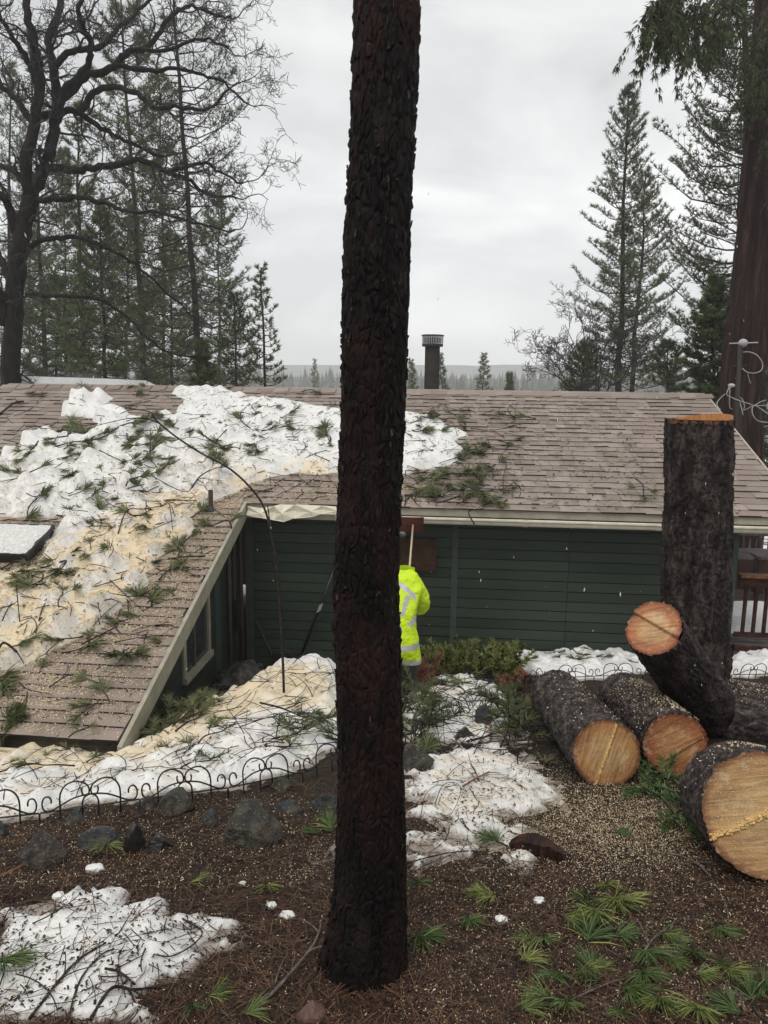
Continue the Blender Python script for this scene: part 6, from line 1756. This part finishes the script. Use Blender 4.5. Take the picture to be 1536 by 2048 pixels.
zone((570, 690), (1345, 1500), 12, 'pine sprig on snow left of the charred trunk', 'pine sprigs on the snow behind the trunk', SPR_D, (.7, 1.2), .04, (0, .2))
zone((20, 640), (1515, 1590), 10, 'pine sprig on the snow bank behind the wire edging', 'pine sprigs on the snow bank', SPR_D, (.6, 1.0), .03, (0, .2), rej=lambda a, b: b > 1640 - .17 * a or b < 1560 - .25 * a)
GRF = 'storm torn pine sprigs on the roof'
for xr, yr, n_, lb in [((120, 460), (850, 895), 19, 'olive pine sprig in the upper band of roof debris'), ((120, 460), (895, 940), 19, 'olive pine sprig in the middle band of roof debris'), ((120, 460), (940, 985), 17, 'olive pine sprig in the lower band of roof debris'),
        ((0, 120), (880, 1040), 10, 'pine sprig on roof snow above the skylight'), ((150, 420), (985, 1065), 15, 'pine sprig on roof snow right of the skylight'), ((150, 400), (1065, 1150), 11, 'pine sprig on sawdust snow below the vent pipe'),
        ((470, 670), (815, 930), 14, 'pine sprig on the clean roof snow left of the trunk'), ((820, 920), (945, 1000), 14, 'pine sprig on shingles under the roof snow edge'), ((920, 1010), (895, 1000), 18, 'pine sprig on shingles past the snow tip'),
        ((0, 200), (1150, 1330), 11, 'pine sprig on the wing snow below the skylight'), ((230, 345), (1180, 1330), 9, 'pine sprig on bare shingles of the low wing'), ((10, 200), (1300, 1460), 8, 'pine sprig near the low wing eave'),
        ((820, 940), (825, 880), 8, 'pine sprig on the right tip of the roof snow'), ((1010, 1110), (820, 900), 4, 'pine sprig on the bare right hand shingles'), ((20, 660), (770, 800), 9, 'pine sprig close under the roof ridge'), ((880, 1320), (985, 1020), 5, 'pine sprig near the gutter')]:
    zone(xr, yr, n_, lb, GRF, SPR_F, (.7, 1.5), 0, (-.05, .25), True, lambda a, b: 660 < a < 812)

# ------------------------------------------------------------------ twigs and sticks
def stick_px(name, label, pts, r0, r1, m, group, lift=.012, onroof=False, bow=0.0, sub=()):
    W = []
    for i, (a, b) in enumerate(pts):
        if onroof:
            u, v = ruv(a, b); p = roof_top(u, v) + RN * lift
        else: p = gtop(a, b) + np.array([0, 0, lift])
        W.append(p)
    W = np.array(W); n_ = len(W)
    if bow: W = W + np.array([0, 0, 1.]) * (bow * np.sin(np.linspace(0, math.pi, n_)))[:, None]
    o0 = W[0]; S = smooth_path(W - o0, n_ * 6)
    k = tag(bpy.data.objects.new(name, None), label, 'branch', group); col.objects.link(k); k.location = tuple(o0)
    if not onroof: r0, r1 = r0 * .68, r1 * .6
    V, P = tube(S, np.linspace(r0, r1, len(S)) * (1 + .12 * np.sin(np.arange(len(S)) * 1.7)), 7); mesh_obj('stem', V, P, m, k, smooth=True)
    for j in range(len(sub) if sub else (2 if r0 > .004 else 1)):
        i = int(len(S) * RS.uniform(.3, .85)); d = unit(S[min(i + 1, len(S) - 1)] - S[i - 1]); sd = unit(np.cross(d, [0, 0, 1.])) * RS.choice([-1, 1])
        L_ = RS.uniform(.05, .13) * (2 if onroof else 1); q = np.array([S[i], S[i] + (d * .6 + sd * .5) * L_ * .5 + [0, 0, .01], S[i] + (d * .9 + sd) * L_ * .8 + [0, 0, .012]])
        V, P = tube(smooth_path(q, 6), np.linspace(r0 * .5, r1 * .5, 6), 5); mesh_obj('side_twig', V, P, m, k, smooth=True)
    return k
GT = 'fallen sticks on the ground'
sticks = [([(0, 1758), (40, 1738), (75, 1722), (105, 1706)], .014, .012, 'cedar_rail', 'thick orange brown broken stick below the brown rock slab', 0),
          ([(60, 2050), (110, 2008), (160, 1975), (215, 1942)], .008, .005, 'twig', 'long dark stick slanting across the front snow patch', 0),
          ([(135, 2050), (165, 2000), (215, 1960), (250, 1945)], .006, .003, 'twig', 'forked twig beside the long stick on the front snow', 0),
          ([(180, 2050), (225, 2015), (270, 1995), (330, 1975)], .009, .006, 'twig', 'curved branch at the lower edge of the front snow patch', 0),
          ([(212, 1981), (240, 1983), (272, 1989)], .007, .006, 'twig', 'short straight stub of stick on the front snow', 0),
          ([(365, 1852), (395, 1875), (405, 1892), (385, 1920), (345, 1940), (308, 1950)], .005, .0035, 'twig', 'hooked twig on the right side of the front snow', .02),
          ([(500, 2030), (545, 2000), (590, 1955), (625, 1910), (640, 1870), (640, 1845)], .010, .005, 'twig_g', 'pale grey branch resting against the foot of the charred trunk', .03),
          ([(545, 1990), (560, 1950), (570, 1920)], .005, .003, 'twig_g', 'thin grey twig beside the pale branch', .02),
          ([(380, 1665), (385, 1690), (405, 1715), (450, 1728), (500, 1724)], .0045, .003, 'twig', 'curved dark twig below the small blue grey rock', .03),
          ([(385, 1670), (430, 1652), (470, 1642), (500, 1641)], .0045, .003, 'twig', 'bent twig lying on the biggest boulder', .06),
          ([(622, 1730), (645, 1727), (672, 1722)], .010, .009, 'twig_g', 'short grey stick poking out left of the charred trunk', 0),
          ([(808, 1732), (850, 1728), (905, 1716), (960, 1712), (1010, 1730), (1060, 1755)], .005, .003, 'twig', 'long dark twig across the snow right of the charred trunk', .015),
          ([(925, 1595), (950, 1580), (978, 1562)], .009, .008, 'cedar_rail', 'short orange broken stick on the right hand snow', .01),
          ([(940, 1545), (950, 1565), (958, 1580)], .006, .005, 'twig', 'dark forked stub beside the short orange stick', .02),
          ([(1290, 1706), (1350, 1714), (1395, 1735), (1430, 1775), (1452, 1820), (1458, 1858)], .007, .0045, 'twig_g', 'long curved grey branch below the largest log round', .01),
          ([(1390, 1790), (1420, 1765), (1462, 1735)], .004, .003, 'twig', 'thin dark stick under the largest log round', .01),
          ([(870, 1858), (930, 1855), (1000, 1865), (1060, 1885)], .005, .003, 'twig', 'long thin twig on the litter right of the trunk', .01),
          ([(930, 1925), (985, 1905), (1040, 1912), (1100, 1900), (1140, 1875)], .0045, .003, 'twig', 'wavy twig on the litter below the thin sprig', .015),
          ([(1140, 1845), (1200, 1862), (1250, 1885), (1280, 1920)], .005, .003, 'twig', 'dark twig running through the sprig cluster', .02),
          ([(1278, 1922), (1310, 1890), (1345, 1855)], .006, .004, 'twig_g', 'grey stick leaning up out of the sprig cluster', .03),
          ([(1130, 2010), (1180, 1995), (1230, 1975), (1262, 1962)], .005, .003, 'twig_g', 'grey twig at the lower edge under the sprigs', .02),
          ([(1438, 1978), (1470, 1990), (1500, 2002)], .012, .010, 'twig_g', 'thick pale broken stick near the lower right corner', .0),
          ([(1180, 1820), (1240, 1830), (1320, 1828), (1380, 1820)], .004, .003, 'twig', 'thin level twig above the sprig cluster', .01),
          ([(270, 1442), (330, 1432), (380, 1418), (440, 1398), (505, 1392)], .014, .007, 'twig', 'dark dead branch across the debris by the wing wall', .08),
          ([(345, 1480), (400, 1452), (440, 1432), (470, 1412)], .010, .005, 'twig', 'forked dead branch on the sawdust snow hump', .06),
          ([(420, 1500), (470, 1470), (500, 1440), (515, 1405)], .006, .003, 'twig', 'thin bent twig on the sawdust snow hump', .05),
          ([(480, 1490), (540, 1470), (600, 1465), (670, 1480)], .006, .003, 'twig', 'tangled twig on the snow left of the charred trunk', .05),
          ([(585, 1345), (620, 1338), (655, 1352), (675, 1380)], .006, .004, 'twig', 'arching twig over the snow mound by the green wall', .12),
          ([(840, 1395), (900, 1385), (950, 1372), (985, 1352)], .008, .004, 'twig', 'dead branch lying across the bough pile', .08),
          ([(978, 1500), (982, 1480), (978, 1465)], .014, .013, 'cedar_rail', 'short cut stake standing in snow by the dark bark slab', .02),
          ([(1000, 1510), (1030, 1470), (1065, 1440)], .009, .005, 'twig', 'slanting dead branch left of the pale lined log', .10),
          ([(985, 1520), (1030, 1500), (1090, 1485)], .008, .006, 'cedar_rail', 'brown stick on the snow beside the pale lined log', .03),
          ([(870, 1620), (885, 1600), (910, 1600), (920, 1620), (900, 1640), (870, 1635)], .0035, .002, 'twig', 'curled twig loop on the right hand snow', .03),
          ([(840, 1650), (850, 1620), (880, 1600), (915, 1610)], .003, .002, 'twig', 'fine arched twig on the right hand snow', .05)]
for (pts, r0, r1, m, lb, bow) in sticks: stick_px('stick', lb, pts, r0, r1, M[m], GT, .008, bow=bow)
GTR = 'dead twigs on the roof'
rst = [([(0, 1145), (40, 1130), (80, 1110), (110, 1092)], .011, .007, 'dark branch on the wing snow under the skylight'), ([(40, 1180), (44, 1215), (44, 1258)], .008, .005, 'upright bent twig on the lower wing snow'), ([(45, 1205), (70, 1190), (92, 1178)], .006, .004, 'thin twig forked from the upright one on the wing snow'),
       ([(0, 1332), (20, 1330), (42, 1328)], .013, .011, 'thick stub of branch at the photo edge on the low wing'), ([(240, 1085), (260, 1055), (290, 1042), (325, 1042), (346, 1058), (348, 1075)], .008, .004, 'hooped red brown twig on the sawdust snow'),
       ([(310, 985), (350, 1000), (378, 1003), (400, 990), (418, 998)], .007, .004, 'wavy twig left of the vent pipe'), ([(205, 930), (245, 945), (290, 960)], .009, .005, 'dark stick in the thick roof debris'), ([(0, 832), (30, 815), (48, 806)], .02, .014, 'thick grey branch at the upper left of the roof'),
       ([(220, 1208), (270, 1205), (310, 1190), (345, 1186)], .006, .003, 'long thin twig on the bare wing shingles'), ([(225, 1180), (255, 1205), (290, 1230)], .006, .003, 'curved twig at the snow edge of the wing'), ([(230, 1290), (280, 1288), (310, 1285), (340, 1275)], .006, .003, 'low arched twig on the wing shingles'),
       ([(100, 1380), (130, 1370), (155, 1352)], .008, .004, 'short stick near the low wing eave'), ([(40, 1370), (60, 1395), (100, 1392)], .006, .003, 'hooked twig on the lower wing shingles'), ([(1000, 850), (1020, 856), (1032, 842)], .007, .004, 'forked twig on the bare right hand shingles'),
       ([(1008, 920), (1012, 940), (1006, 965), (1008, 990)], .007, .004, 'thin twig running down the right hand shingles'), ([(945, 960), (985, 962), (1010, 955)], .006, .004, 'twig below the right end of the roof snow'), ([(855, 1010), (890, 1002), (930, 992)], .006, .004, 'twig near the gutter right of the charred trunk'),
       ([(300, 905), (345, 890), (385, 896), (420, 910)], .007, .004, 'arched twig under the bowed sapling tip'), ([(480, 845), (500, 832), (515, 845)], .006, .004, 'small hooked twig on the clean roof snow'), ([(885, 850), (905, 862), (915, 878)], .006, .004, 'curved twig on the right tip of the roof snow')]
for (pts, r0, r1, lb) in rst: stick_px('twig', lb, pts, r0, r1, M['twig'], GTR, .02, True, .05)
# finer twigs nobody would count
def litter(name, gen, n_, rfun, m, sides=4, npt=4):
    mb = MB()
    for k in range(n_):
        r = gen()
        if r is None: continue
        p, nrm, L_, yaw = r
        x = np.array([math.cos(yaw), math.sin(yaw), 0]); x = unit(x - nrm * (x @ nrm)); y = np.cross(nrm, x); c = RS.normal() * .3
        t_ = np.linspace(-.5, .5, npt + 2)[:, None]
        S = p + x * L_ * t_ + y * L_ * c * (t_ * t_ - .1) + nrm * (.004 + .03 * L_ * (1 - 4 * t_ * t_) * RS.rand())
        rr = rfun(); V, P = tube(S, np.linspace(rr, rr * .6, len(S)), sides, False); mb.add(V, P, 0, RS.rand())
    return kind(mb.build(name, m, None), 'stuff')
def g_roof():
    a, b = (RS.uniform(0, 480), RS.uniform(800, 1300)) if RS.rand() < .62 else (RS.uniform(480, 1040), RS.uniform(810, 1010))
    u, v = ruv(a, b)
    if u > U_K - .1 and v < .1: return None
    return roof_top(u, v) + RN * .008, RN, RS.uniform(.12, .5), RS.uniform(-3.1, 3.1)
litter('roof_twigs', g_roof, 520, lambda: RS.uniform(.004, .008), [M['twig']])
def g_fore():
    a, b = RS.uniform(-60, 1600), RS.uniform(1560, 2070)
    d = ray(a, b); t_ = -1.65 / (d[2] + .17 * d[1]) if d[2] + .17 * d[1] < 0 else 3
    x, y = d[0] * t_, d[1] * t_
    return np.array([x, y, top_z(x, y)]), np.array([0, 0, 1.]), RS.uniform(.05, .3), RS.uniform(-3.1, 3.1)
litter('fine_twigs', g_fore, 460, lambda: RS.uniform(.0012, .0032), [M['twig']])
def g_mid():
    a, b = (RS.uniform(815, 1080), RS.uniform(1350, 1530)) if RS.rand() < .6 else (RS.uniform(280, 690), RS.uniform(1340, 1520))
    p = gpt(a, b); p[2] = top_z(p[0], p[1]) + RS.uniform(0, .08)
    if p[0] < -2.3 and p[1] > 6: return None
    return p, unit(np.array([RS.normal() * .3, RS.normal() * .3, 1.])), RS.uniform(.15, .6), RS.uniform(-3.1, 3.1)
def g_bank():
    a = RS.uniform(0, 690); b = RS.uniform(1500, 1625)
    if b > 1640 - .17 * a or b < 1545 - .22 * a: return None
    p = gpt(a, b); p[2] = top_z(p[0], p[1]) + .006
    return p, unit(np.array([RS.normal() * .15, RS.normal() * .15, 1.])), RS.uniform(.06, .32), RS.uniform(-3.1, 3.1)
litter('bank_twigs', g_bank, 260, lambda: RS.uniform(.0015, .004), [M['twig']])
litter('debris_twigs', g_mid, 460, lambda: RS.uniform(.002, .005), [M['twig']])

# needle litter, wood chips
def scatter(name, n_, px_fn, maker, mats, onroof=False):
    V_, F_, T_, c = [], [], [], 0
    for k in range(n_):
        r = px_fn()
        if r is None: continue
        V, F = maker(*r); V_.append(V); F_.append(F + c); c += len(V); T_.append(np.full(len(V), RS.rand()))
    return kind(mesh_obj(name, np.concatenate(V_), [np.concatenate(F_)], mats, attrs={'tone': np.concatenate(T_)}), 'stuff')
M['dry_needle'] = mat_leaf('dry_needles', (.008, .005, .004), (.17, .098, .055), .65, (.055, .026, .016))
M['chip'] = mat_leaf('fresh_sawdust_chips', (.42, .31, .18), (.78, .65, .45), .7)
M['bark_chip'] = mat_leaf('bark_crumbs', (.008, .006, .005), (.055, .035, .026), .7)
def bulk_ground(n_, region, zoff=.0):
    """n points on the ground inside a pixel sampler, vectorised"""
    a, b = region(n_)
    d = _F[None] + _R[None] * ((a - 768) / FPX)[:, None] + _U[None] * ((1024 - b) / FPX)[:, None]
    t_ = np.full(n_, 2.5)
    for k in range(14):
        p = d * t_[:, None]; z = gz(p[:, 0], p[:, 1]); f = p[:, 2] - z
        t_ = np.clip(t_ + .8 * f / np.maximum(.15, -(d[:, 2] + .2 * d[:, 1])), .5, 14)
    p = d * t_[:, None]; x, y = p[:, 0], p[:, 1]
    i = np.clip(np.round((y - g_y[0]) / .03).astype(int), 0, len(g_y) - 1); j = np.clip(np.round((x - g_x[0]) / .03).astype(int), 0, len(g_x) - 1)
    sn = np.maximum(SG[i, j], 0); sn = np.where((x < g_x[0]) | (x > g_x[-1]) | (y < g_y[0]) | (y > g_y[-1]), 0, sn)
    return np.stack([x, y, gz(x, y) + sn + .006 * n2(x * 28, y * 28, 9, 2) + zoff], -1), sn > 0
def strip_mesh(name, P, yaw, pitch, L_, w, m, bend=.0):
    n_ = len(P); dx = np.stack([np.cos(yaw) * np.cos(pitch), np.sin(yaw) * np.cos(pitch), np.sin(pitch)], -1); sd = np.stack([-np.sin(yaw), np.cos(yaw), 0 * yaw], -1)
    L_ = L_[:, None]; w = w[:, None]; c = P + np.array([0, 0, .003])
    b = (RS.normal(size=(n_, 1)) * bend) * L_
    V = np.stack([c - dx * L_ / 2 - sd * w / 2, c - dx * L_ / 2 + sd * w / 2, c + sd * (w / 2 + b) + [0, 0, .002], c + sd * (b - w / 2) + [0, 0, .002], c + dx * L_ / 2 + sd * w / 2, c + dx * L_ / 2 - sd * w / 2], 1).reshape(-1, 3)
    k = np.arange(n_)[:, None] * 6
    F = np.concatenate([k + np.array([[0, 3, 2, 1]]), k + np.array([[3, 5, 4, 2]])])
    return kind(mesh_obj(name, V, [F], m, attrs={'tone': np.repeat(RS.rand(n_), 6)}), 'stuff')
P, sn = bulk_ground(34000, lambda n_: (RS.uniform(-350, 2050, n_), 1560 + 520 * RS.rand(n_) ** .8))
k_ = ~sn | (RS.rand(len(sn)) < .035); P = P[k_]; n_ = len(P)
strip_mesh('needle_litter', P + np.array([0, 0, 1.]) * RS.uniform(0, .012, (n_, 1)), RS.uniform(-3.2, 3.2, n_), RS.normal(size=n_) * .12, RS.uniform(.05, .16, n_), RS.uniform(.0014, .0026, n_), M['dry_needle'], .10)
P, sn = bulk_ground(12000, lambda n_: (RS.uniform(-350, 2050, n_), 1560 + 520 * RS.rand(n_) ** .8))
P = P[~sn]; n_ = len(P); strip_mesh('bark_crumbs', P + np.array([0, 0, .002]), RS.uniform(-3.2, 3.2, n_), RS.normal(size=n_) * .3, RS.uniform(.006, .03, n_), RS.uniform(.004, .016, n_), M['bark_chip'], .1)
def chip_region(n_):
    m = RS.rand(n_); a = np.empty(n_); b = np.empty(n_)
    k0 = m < .50; a[k0] = 1240 + RS.normal(size=k0.sum()) * 130; b[k0] = 1640 + RS.normal(size=k0.sum()) * 55
    k1 = (m >= .50) & (m < .78); a[k1] = RS.uniform(800, 1560, k1.sum()); b[k1] = RS.uniform(1520, 2060, k1.sum())
    k2 = (m >= .78) & (m < .88); a[k2] = RS.uniform(-40, 660, k2.sum()); b[k2] = RS.uniform(1590, 1780, k2.sum())
    k3 = m >= .88; a[k3] = RS.uniform(-40, 1560, k3.sum()); b[k3] = RS.uniform(1650, 2060, k3.sum())
    return a, np.clip(b, 1340, 2070)
P, sn = bulk_ground(27000, chip_region); n_ = len(P)
strip_mesh('wood_chips', P + np.array([0, 0, 1.]) * RS.uniform(.002, .012, (n_, 1)), RS.uniform(-3.2, 3.2, n_), RS.normal(size=n_) * .5, RS.uniform(.002, .008, n_) * (1 + 1.2 * (RS.rand(n_) < .1)), RS.uniform(.0012, .0045, n_), M['chip'], .1)
# dark specks and chips lying on snow
def snow_region(n_):
    m = RS.rand(n_) < .55
    return np.where(m, RS.uniform(-40, 690, n_), RS.uniform(800, 1300, n_)), np.where(m, RS.uniform(1330, 2050, n_), RS.uniform(1310, 1760, n_))
P, sn = bulk_ground(6500, snow_region); P = P[sn]; n_ = len(P)
strip_mesh('snow_crumbs', P + np.array([0, 0, .004]), RS.uniform(-3.2, 3.2, n_), RS.normal(size=n_) * .3, RS.uniform(.004, .020, n_), RS.uniform(.003, .009, n_), M['bark_chip'], .1)
P, sn = bulk_ground(1500, snow_region); P = P[sn]; n_ = len(P)
strip_mesh('snow_needles', P + np.array([0, 0, .006]), RS.uniform(-3.2, 3.2, n_), RS.normal(size=n_) * .15, RS.uniform(.06, .16, n_), RS.uniform(.002, .004, n_), M['dry_needle'], .1)
# chips on the roof: dense over the low wing and its snow edge
def roof_scatter(name, n_, sampler, Lr, wr, m):
    uv = sampler(n_); h = snow_h(uv[:, 0], uv[:, 1]); h = np.maximum(h, .016) + .003
    P = roof(uv[:, 0], uv[:, 1], h); n_ = len(P); yaw = RS.uniform(-3.2, 3.2, n_)
    lx = EX[None] * np.cos(yaw)[:, None] + unit(EY + SL * EZ)[None] * np.sin(yaw)[:, None]; ly = np.cross(np.broadcast_to(RN, lx.shape), lx)
    L_ = RS.uniform(*Lr, (n_, 1)) / 2; w = RS.uniform(*wr, (n_, 1)) / 2; up = RN * .004
    V = np.stack([P - lx * L_ - ly * w, P + lx * L_ - ly * w * .6 + up * RS.rand(n_, 1), P + lx * L_ * .8 + ly * w, P - lx * L_ * .9 + ly * w + up * RS.rand(n_, 1)], 1).reshape(-1, 3)
    kind(mesh_obj(name, V, [np.arange(n_ * 4).reshape(-1, 4)], M[m], attrs={'tone': np.repeat(RS.rand(n_), 4)}), 'stuff')
def s_wing(n_):
    a = np.stack([RS.uniform(U_K - 4.0, U_K - .02, n_ * 2), RS.uniform(V_W, 1.2, n_ * 2)], -1)
    den = .35 + .65 * sstep(-.2, .9, -np.abs(sdf_poly(a[:, 0], a[:, 1], roof_snow)) + 1.0) 
    den *= .4 + .6 * sstep(-.4, .5, n2(a[:, 0] * 1.3, a[:, 1] * 1.3, 101, 3))
    den = np.where((a[:, 1] > 0) & (a[:, 0] > U_K - .3), den * .4, den)
    return a[RS.rand(len(a)) < den][:n_]
roof_scatter('roof_sawdust', 80000, s_wing, (.007, .020), (.004, .011), 'chip')
def s_main(n_): return np.stack([RS.uniform(U_K - .1, U_K + 2.6, n_), np.abs(RS.normal(size=n_)) * .45 + .02], -1)
roof_scatter('roof_sawdust', 2600, s_main, (.008, .024), (.005, .012), 'chip')
def s_crumb(n_):
    a = np.stack([RS.uniform(-6.5, 3.2, n_), RS.uniform(V_W + .1, R_V - .2, n_)], -1)
    return a[~((a[:, 1] < .02) & (a[:, 0] > U_K - .02))]
roof_scatter('roof_crumbs', 5200, s_crumb, (.012, .05), (.008, .022), 'bark_chip')
roof_scatter('roof_needles', 2600, lambda n_: (lambda a: a[~((a[:, 1] < .02) & (a[:, 0] > U_K - .02))])(np.stack([RS.uniform(-6, 2.2, n_), RS.uniform(V_W + .1, R_V - .3, n_)], -1)), (.1, .2), (.006, .010), 'needle_r')
# sawdust on the logs
def log_dust(obj, n_, Rr, Lz, name):
    zc_ = -RS.uniform(.01, Lz, n_); a_ = math.pi / 2 + RS.normal(size=n_) * .55
    # angle measured from local x; local y is up
    P = np.stack([np.cos(a_) * (Rr + .014), np.sin(a_) * (Rr + .014), zc_], -1); e = RS.uniform(.003, .008, (n_, 1)); d1 = unit(RS.normal(size=(n_, 3))); d2 = unit(np.cross(d1, RS.normal(size=(n_, 3))))
    V = np.stack([P - d1 * e, P + d2 * e * .6, P + d1 * e, P - d2 * e * .6], 1).reshape(-1, 3)
    kind(mesh_obj(name, V, [np.arange(n_ * 4).reshape(-1, 4)], M['chip'], obj, attrs={'tone': np.repeat(RS.rand(n_), 4)}), 'stuff')
for ob in list(scene.objects):
    lb = ob.get('label', '')
    if lb.startswith('middle log'): log_dust(ob, 900, .20, 1.2, 'sawdust')
    elif lb.startswith('thick bark log'): log_dust(ob, 1700, .25, 2.0, 'sawdust')
    elif lb.startswith('bark covered log with'): log_dust(ob, 220, .20, 1.4, 'sawdust')
    elif lb.startswith('largest log'):
        log_dust(ob, 260, .275, .5, 'sawdust')
        n_ = 700; r_ = .25 * np.sqrt(RS.rand(n_)); a_ = RS.uniform(0, 2 * math.pi, n_); P = np.stack([r_ * np.cos(a_), r_ * np.sin(a_), 0 * r_ + .006], -1)
        P = P[(P[:, 1] > P[:, 0] * .6 + .01) | (RS.rand(n_) < .12)]; n_ = len(P); e = RS.uniform(.0015, .004, (n_, 1)); d1 = unit(RS.normal(size=(n_, 3))); d2 = unit(np.cross(d1, RS.normal(size=(n_, 3))))
        V = np.stack([P - d1 * e, P + d2 * e * .6, P + d1 * e, P - d2 * e * .6], 1).reshape(-1, 3)
        kind(mesh_obj('face_sawdust', V, [np.arange(n_ * 4).reshape(-1, 4)], M['chip'], ob, attrs={'tone': np.repeat(RS.rand(n_), 4)}), 'stuff')

# small lumps of snow on the litter
for k, (a, b, s, lb) in enumerate([(190, 1742, .030, 'white ice lump on the litter below the needle tuft'), (543, 1813, .018, 'small snow lump right of the front snow patch'), (575, 1836, .026, 'white snow lump near the foot of the charred trunk'), (118, 1802, .018, 'tiny snow lump behind the front snow patch'), (1003, 1843, .022, 'snow lump on litter right of the charred trunk'), (1078, 1805, .020, 'snow lump under the scrap of snow'), (485, 1770, .014, 'tiny snow crumb on the litter below the boulder')]):
    V, F = ICO3; p = gtop(a, b); P = V * np.array([s * 1.2, s, s * .7]) * (1 + .25 * noise3(V * 2.2, k))[:, None]
    o = mesh_obj('snow_lump', P, [F], M['snow'], smooth=True, attrs={'dust': np.zeros(len(P))}); o.location = tuple(p + [0, 0, s * .3]); tag(o, lb, 'snow lump', 'snow lumps on the litter')

# cut cedar spray by the big log, juniper mound, dead leaves
def spray_bush(name, label, cat, boxes, n_, ln, wd, mat, seed, hgt, lay=.4):
    rs = np.random.RandomState(seed); C, D = [], []; tw = MB(); o0 = None
    for k in range(n_):
        (x0, x1, y0, y1) = boxes[rs.randint(len(boxes))]; p = gtop(rs.uniform(x0, x1), rs.uniform(y0, y1))
        if o0 is None: o0 = p.copy()
        d = unit(np.array([rs.normal(), rs.normal(), lay + .4 * rs.rand()])); L_ = hgt * rs.uniform(.6, 1.4)
        S = np.array([p - o0, p - o0 + d * L_ * .5 + [0, 0, .03], p - o0 + d * L_]); S = smooth_path(S, 7)
        V, P = tube(S, np.linspace(.005, .002, 7), 3, False); tw.add(V, P)
        for q in range(1, 7):
            for z_ in (-1, 1, 0):
                sd = unit(np.cross(d, [0, 0, 1.]) + 1e-6) * z_
                C.append(S[q]); D.append(unit(d * .8 + sd * .8 + rs.normal(size=3) * .15))
    t = thing(name, label, cat, tuple(o0))
    kind(tw.build('stems', [M['twig']], t), 'stuff')
    V, F = needles_tri(np.array(C), np.array(D), ln, wd, 4, .5, rs=rs)
    mesh_obj('foliage', V, [F], M[mat], t, attrs={'tone': np.repeat(rs.rand(len(C)) * .6, 12)})
spray_bush('cedar_branch', 'bright green cut cedar spray between the logs and the largest round', 'branch', [(1290, 1345, 1560, 1600), (1340, 1400, 1580, 1650), (1380, 1415, 1625, 1680)], 42, .05, .010, 'cedar_green', 3, .17, .35)
spray_bush('juniper_bush', 'low spreading yellow green bush at the foot of the green wall', 'bush', [(865, 940, 1330, 1352), (920, 1040, 1332, 1358), (870, 1010, 1325, 1345)], 210, .075, .020, 'juniper', 4, .30, .75)
spray_bush('pine_boughs', 'heap of olive pine boughs against the low wing wall', 'branch', [(285, 380, 1440, 1478), (330, 440, 1405, 1440)], 26, .11, .010, 'needle_r', 6, .20, .25)
spray_bush('pine_boughs', 'dark green bough heap right behind the charred trunk', 'branch', [(812, 860, 1395, 1480), (1015, 1060, 1420, 1490)], 34, .10, .009, 'needle_r', 7, .28, .45)
spray_bush('dead_boughs', 'rusty brown dead leafy bough beside the worker', 'branch', [(832, 868, 1352, 1382), (1020, 1080, 1365, 1395)], 30, .07, .022, 'dead_leaf', 5, .22, .5)

# ------------------------------------------------------------------ falling flakes in the air
n_ = 150
y = RS.uniform(2.2, 9.5, n_); P = np.array([at(RS.uniform(0, 1536), RS.uniform(300, 1500), yy) for yy in y])
k_ = P[:, 2] > gz(P[:, 0], P[:, 1]) + .1; P = P[k_]; n_ = len(P)
d = unit(np.stack([RS.normal(size=n_) * .12, RS.normal(size=n_) * .1, np.ones(n_)], -1)); e = RS.uniform(.004, .010, (n_, 1)); w = RS.uniform(.0015, .0028, (n_, 1))
V = np.stack([P - d * e, P + np.array([1., 0, 0]) * w, P + np.array([0, 1., 0]) * w, P - np.array([1., 0, 0]) * w, P - np.array([0, 1., 0]) * w, P + d * e], 1).reshape(-1, 3)
k = np.arange(n_)[:, None] * 6
F = np.concatenate([k + np.array([[0, b, a]]) for a, b in ((1, 2), (2, 3), (3, 4), (4, 1))] + [k + np.array([[5, a, b]]) for a, b in ((1, 2), (2, 3), (3, 4), (4, 1))])
kind(mesh_obj('snowfall', V, [F], M['white']), 'stuff')

# ------------------------------------------------------------------ haze
hz_m = bpy.data.materials.new('haze'); hz_m.use_nodes = True; t_ = hz_m.node_tree; t_.nodes.clear()
ho = t_.nodes.new('ShaderNodeOutputMaterial'); hv_ = t_.nodes.new('ShaderNodeVolumePrincipled')
hv_.inputs['Color'].default_value = (.97, .975, .98, 1); hv_.inputs['Density'].default_value = .0014; hv_.inputs['Anisotropy'].default_value = .4
t_.links.new(hv_.outputs[0], ho.inputs['Volume'])
hb = mesh_obj('haze', box8((0, 475, 10), (1200, 0, 0), (0, 585, 0), (0, 0, 42)), [BOXQ], hz_m); kind(hb, 'stuff')
print('tris', sum(len(o.data.loop_triangles) if False else sum(max(0, l - 2) for l in [0]) for o in []), 'objects', len(scene.objects))
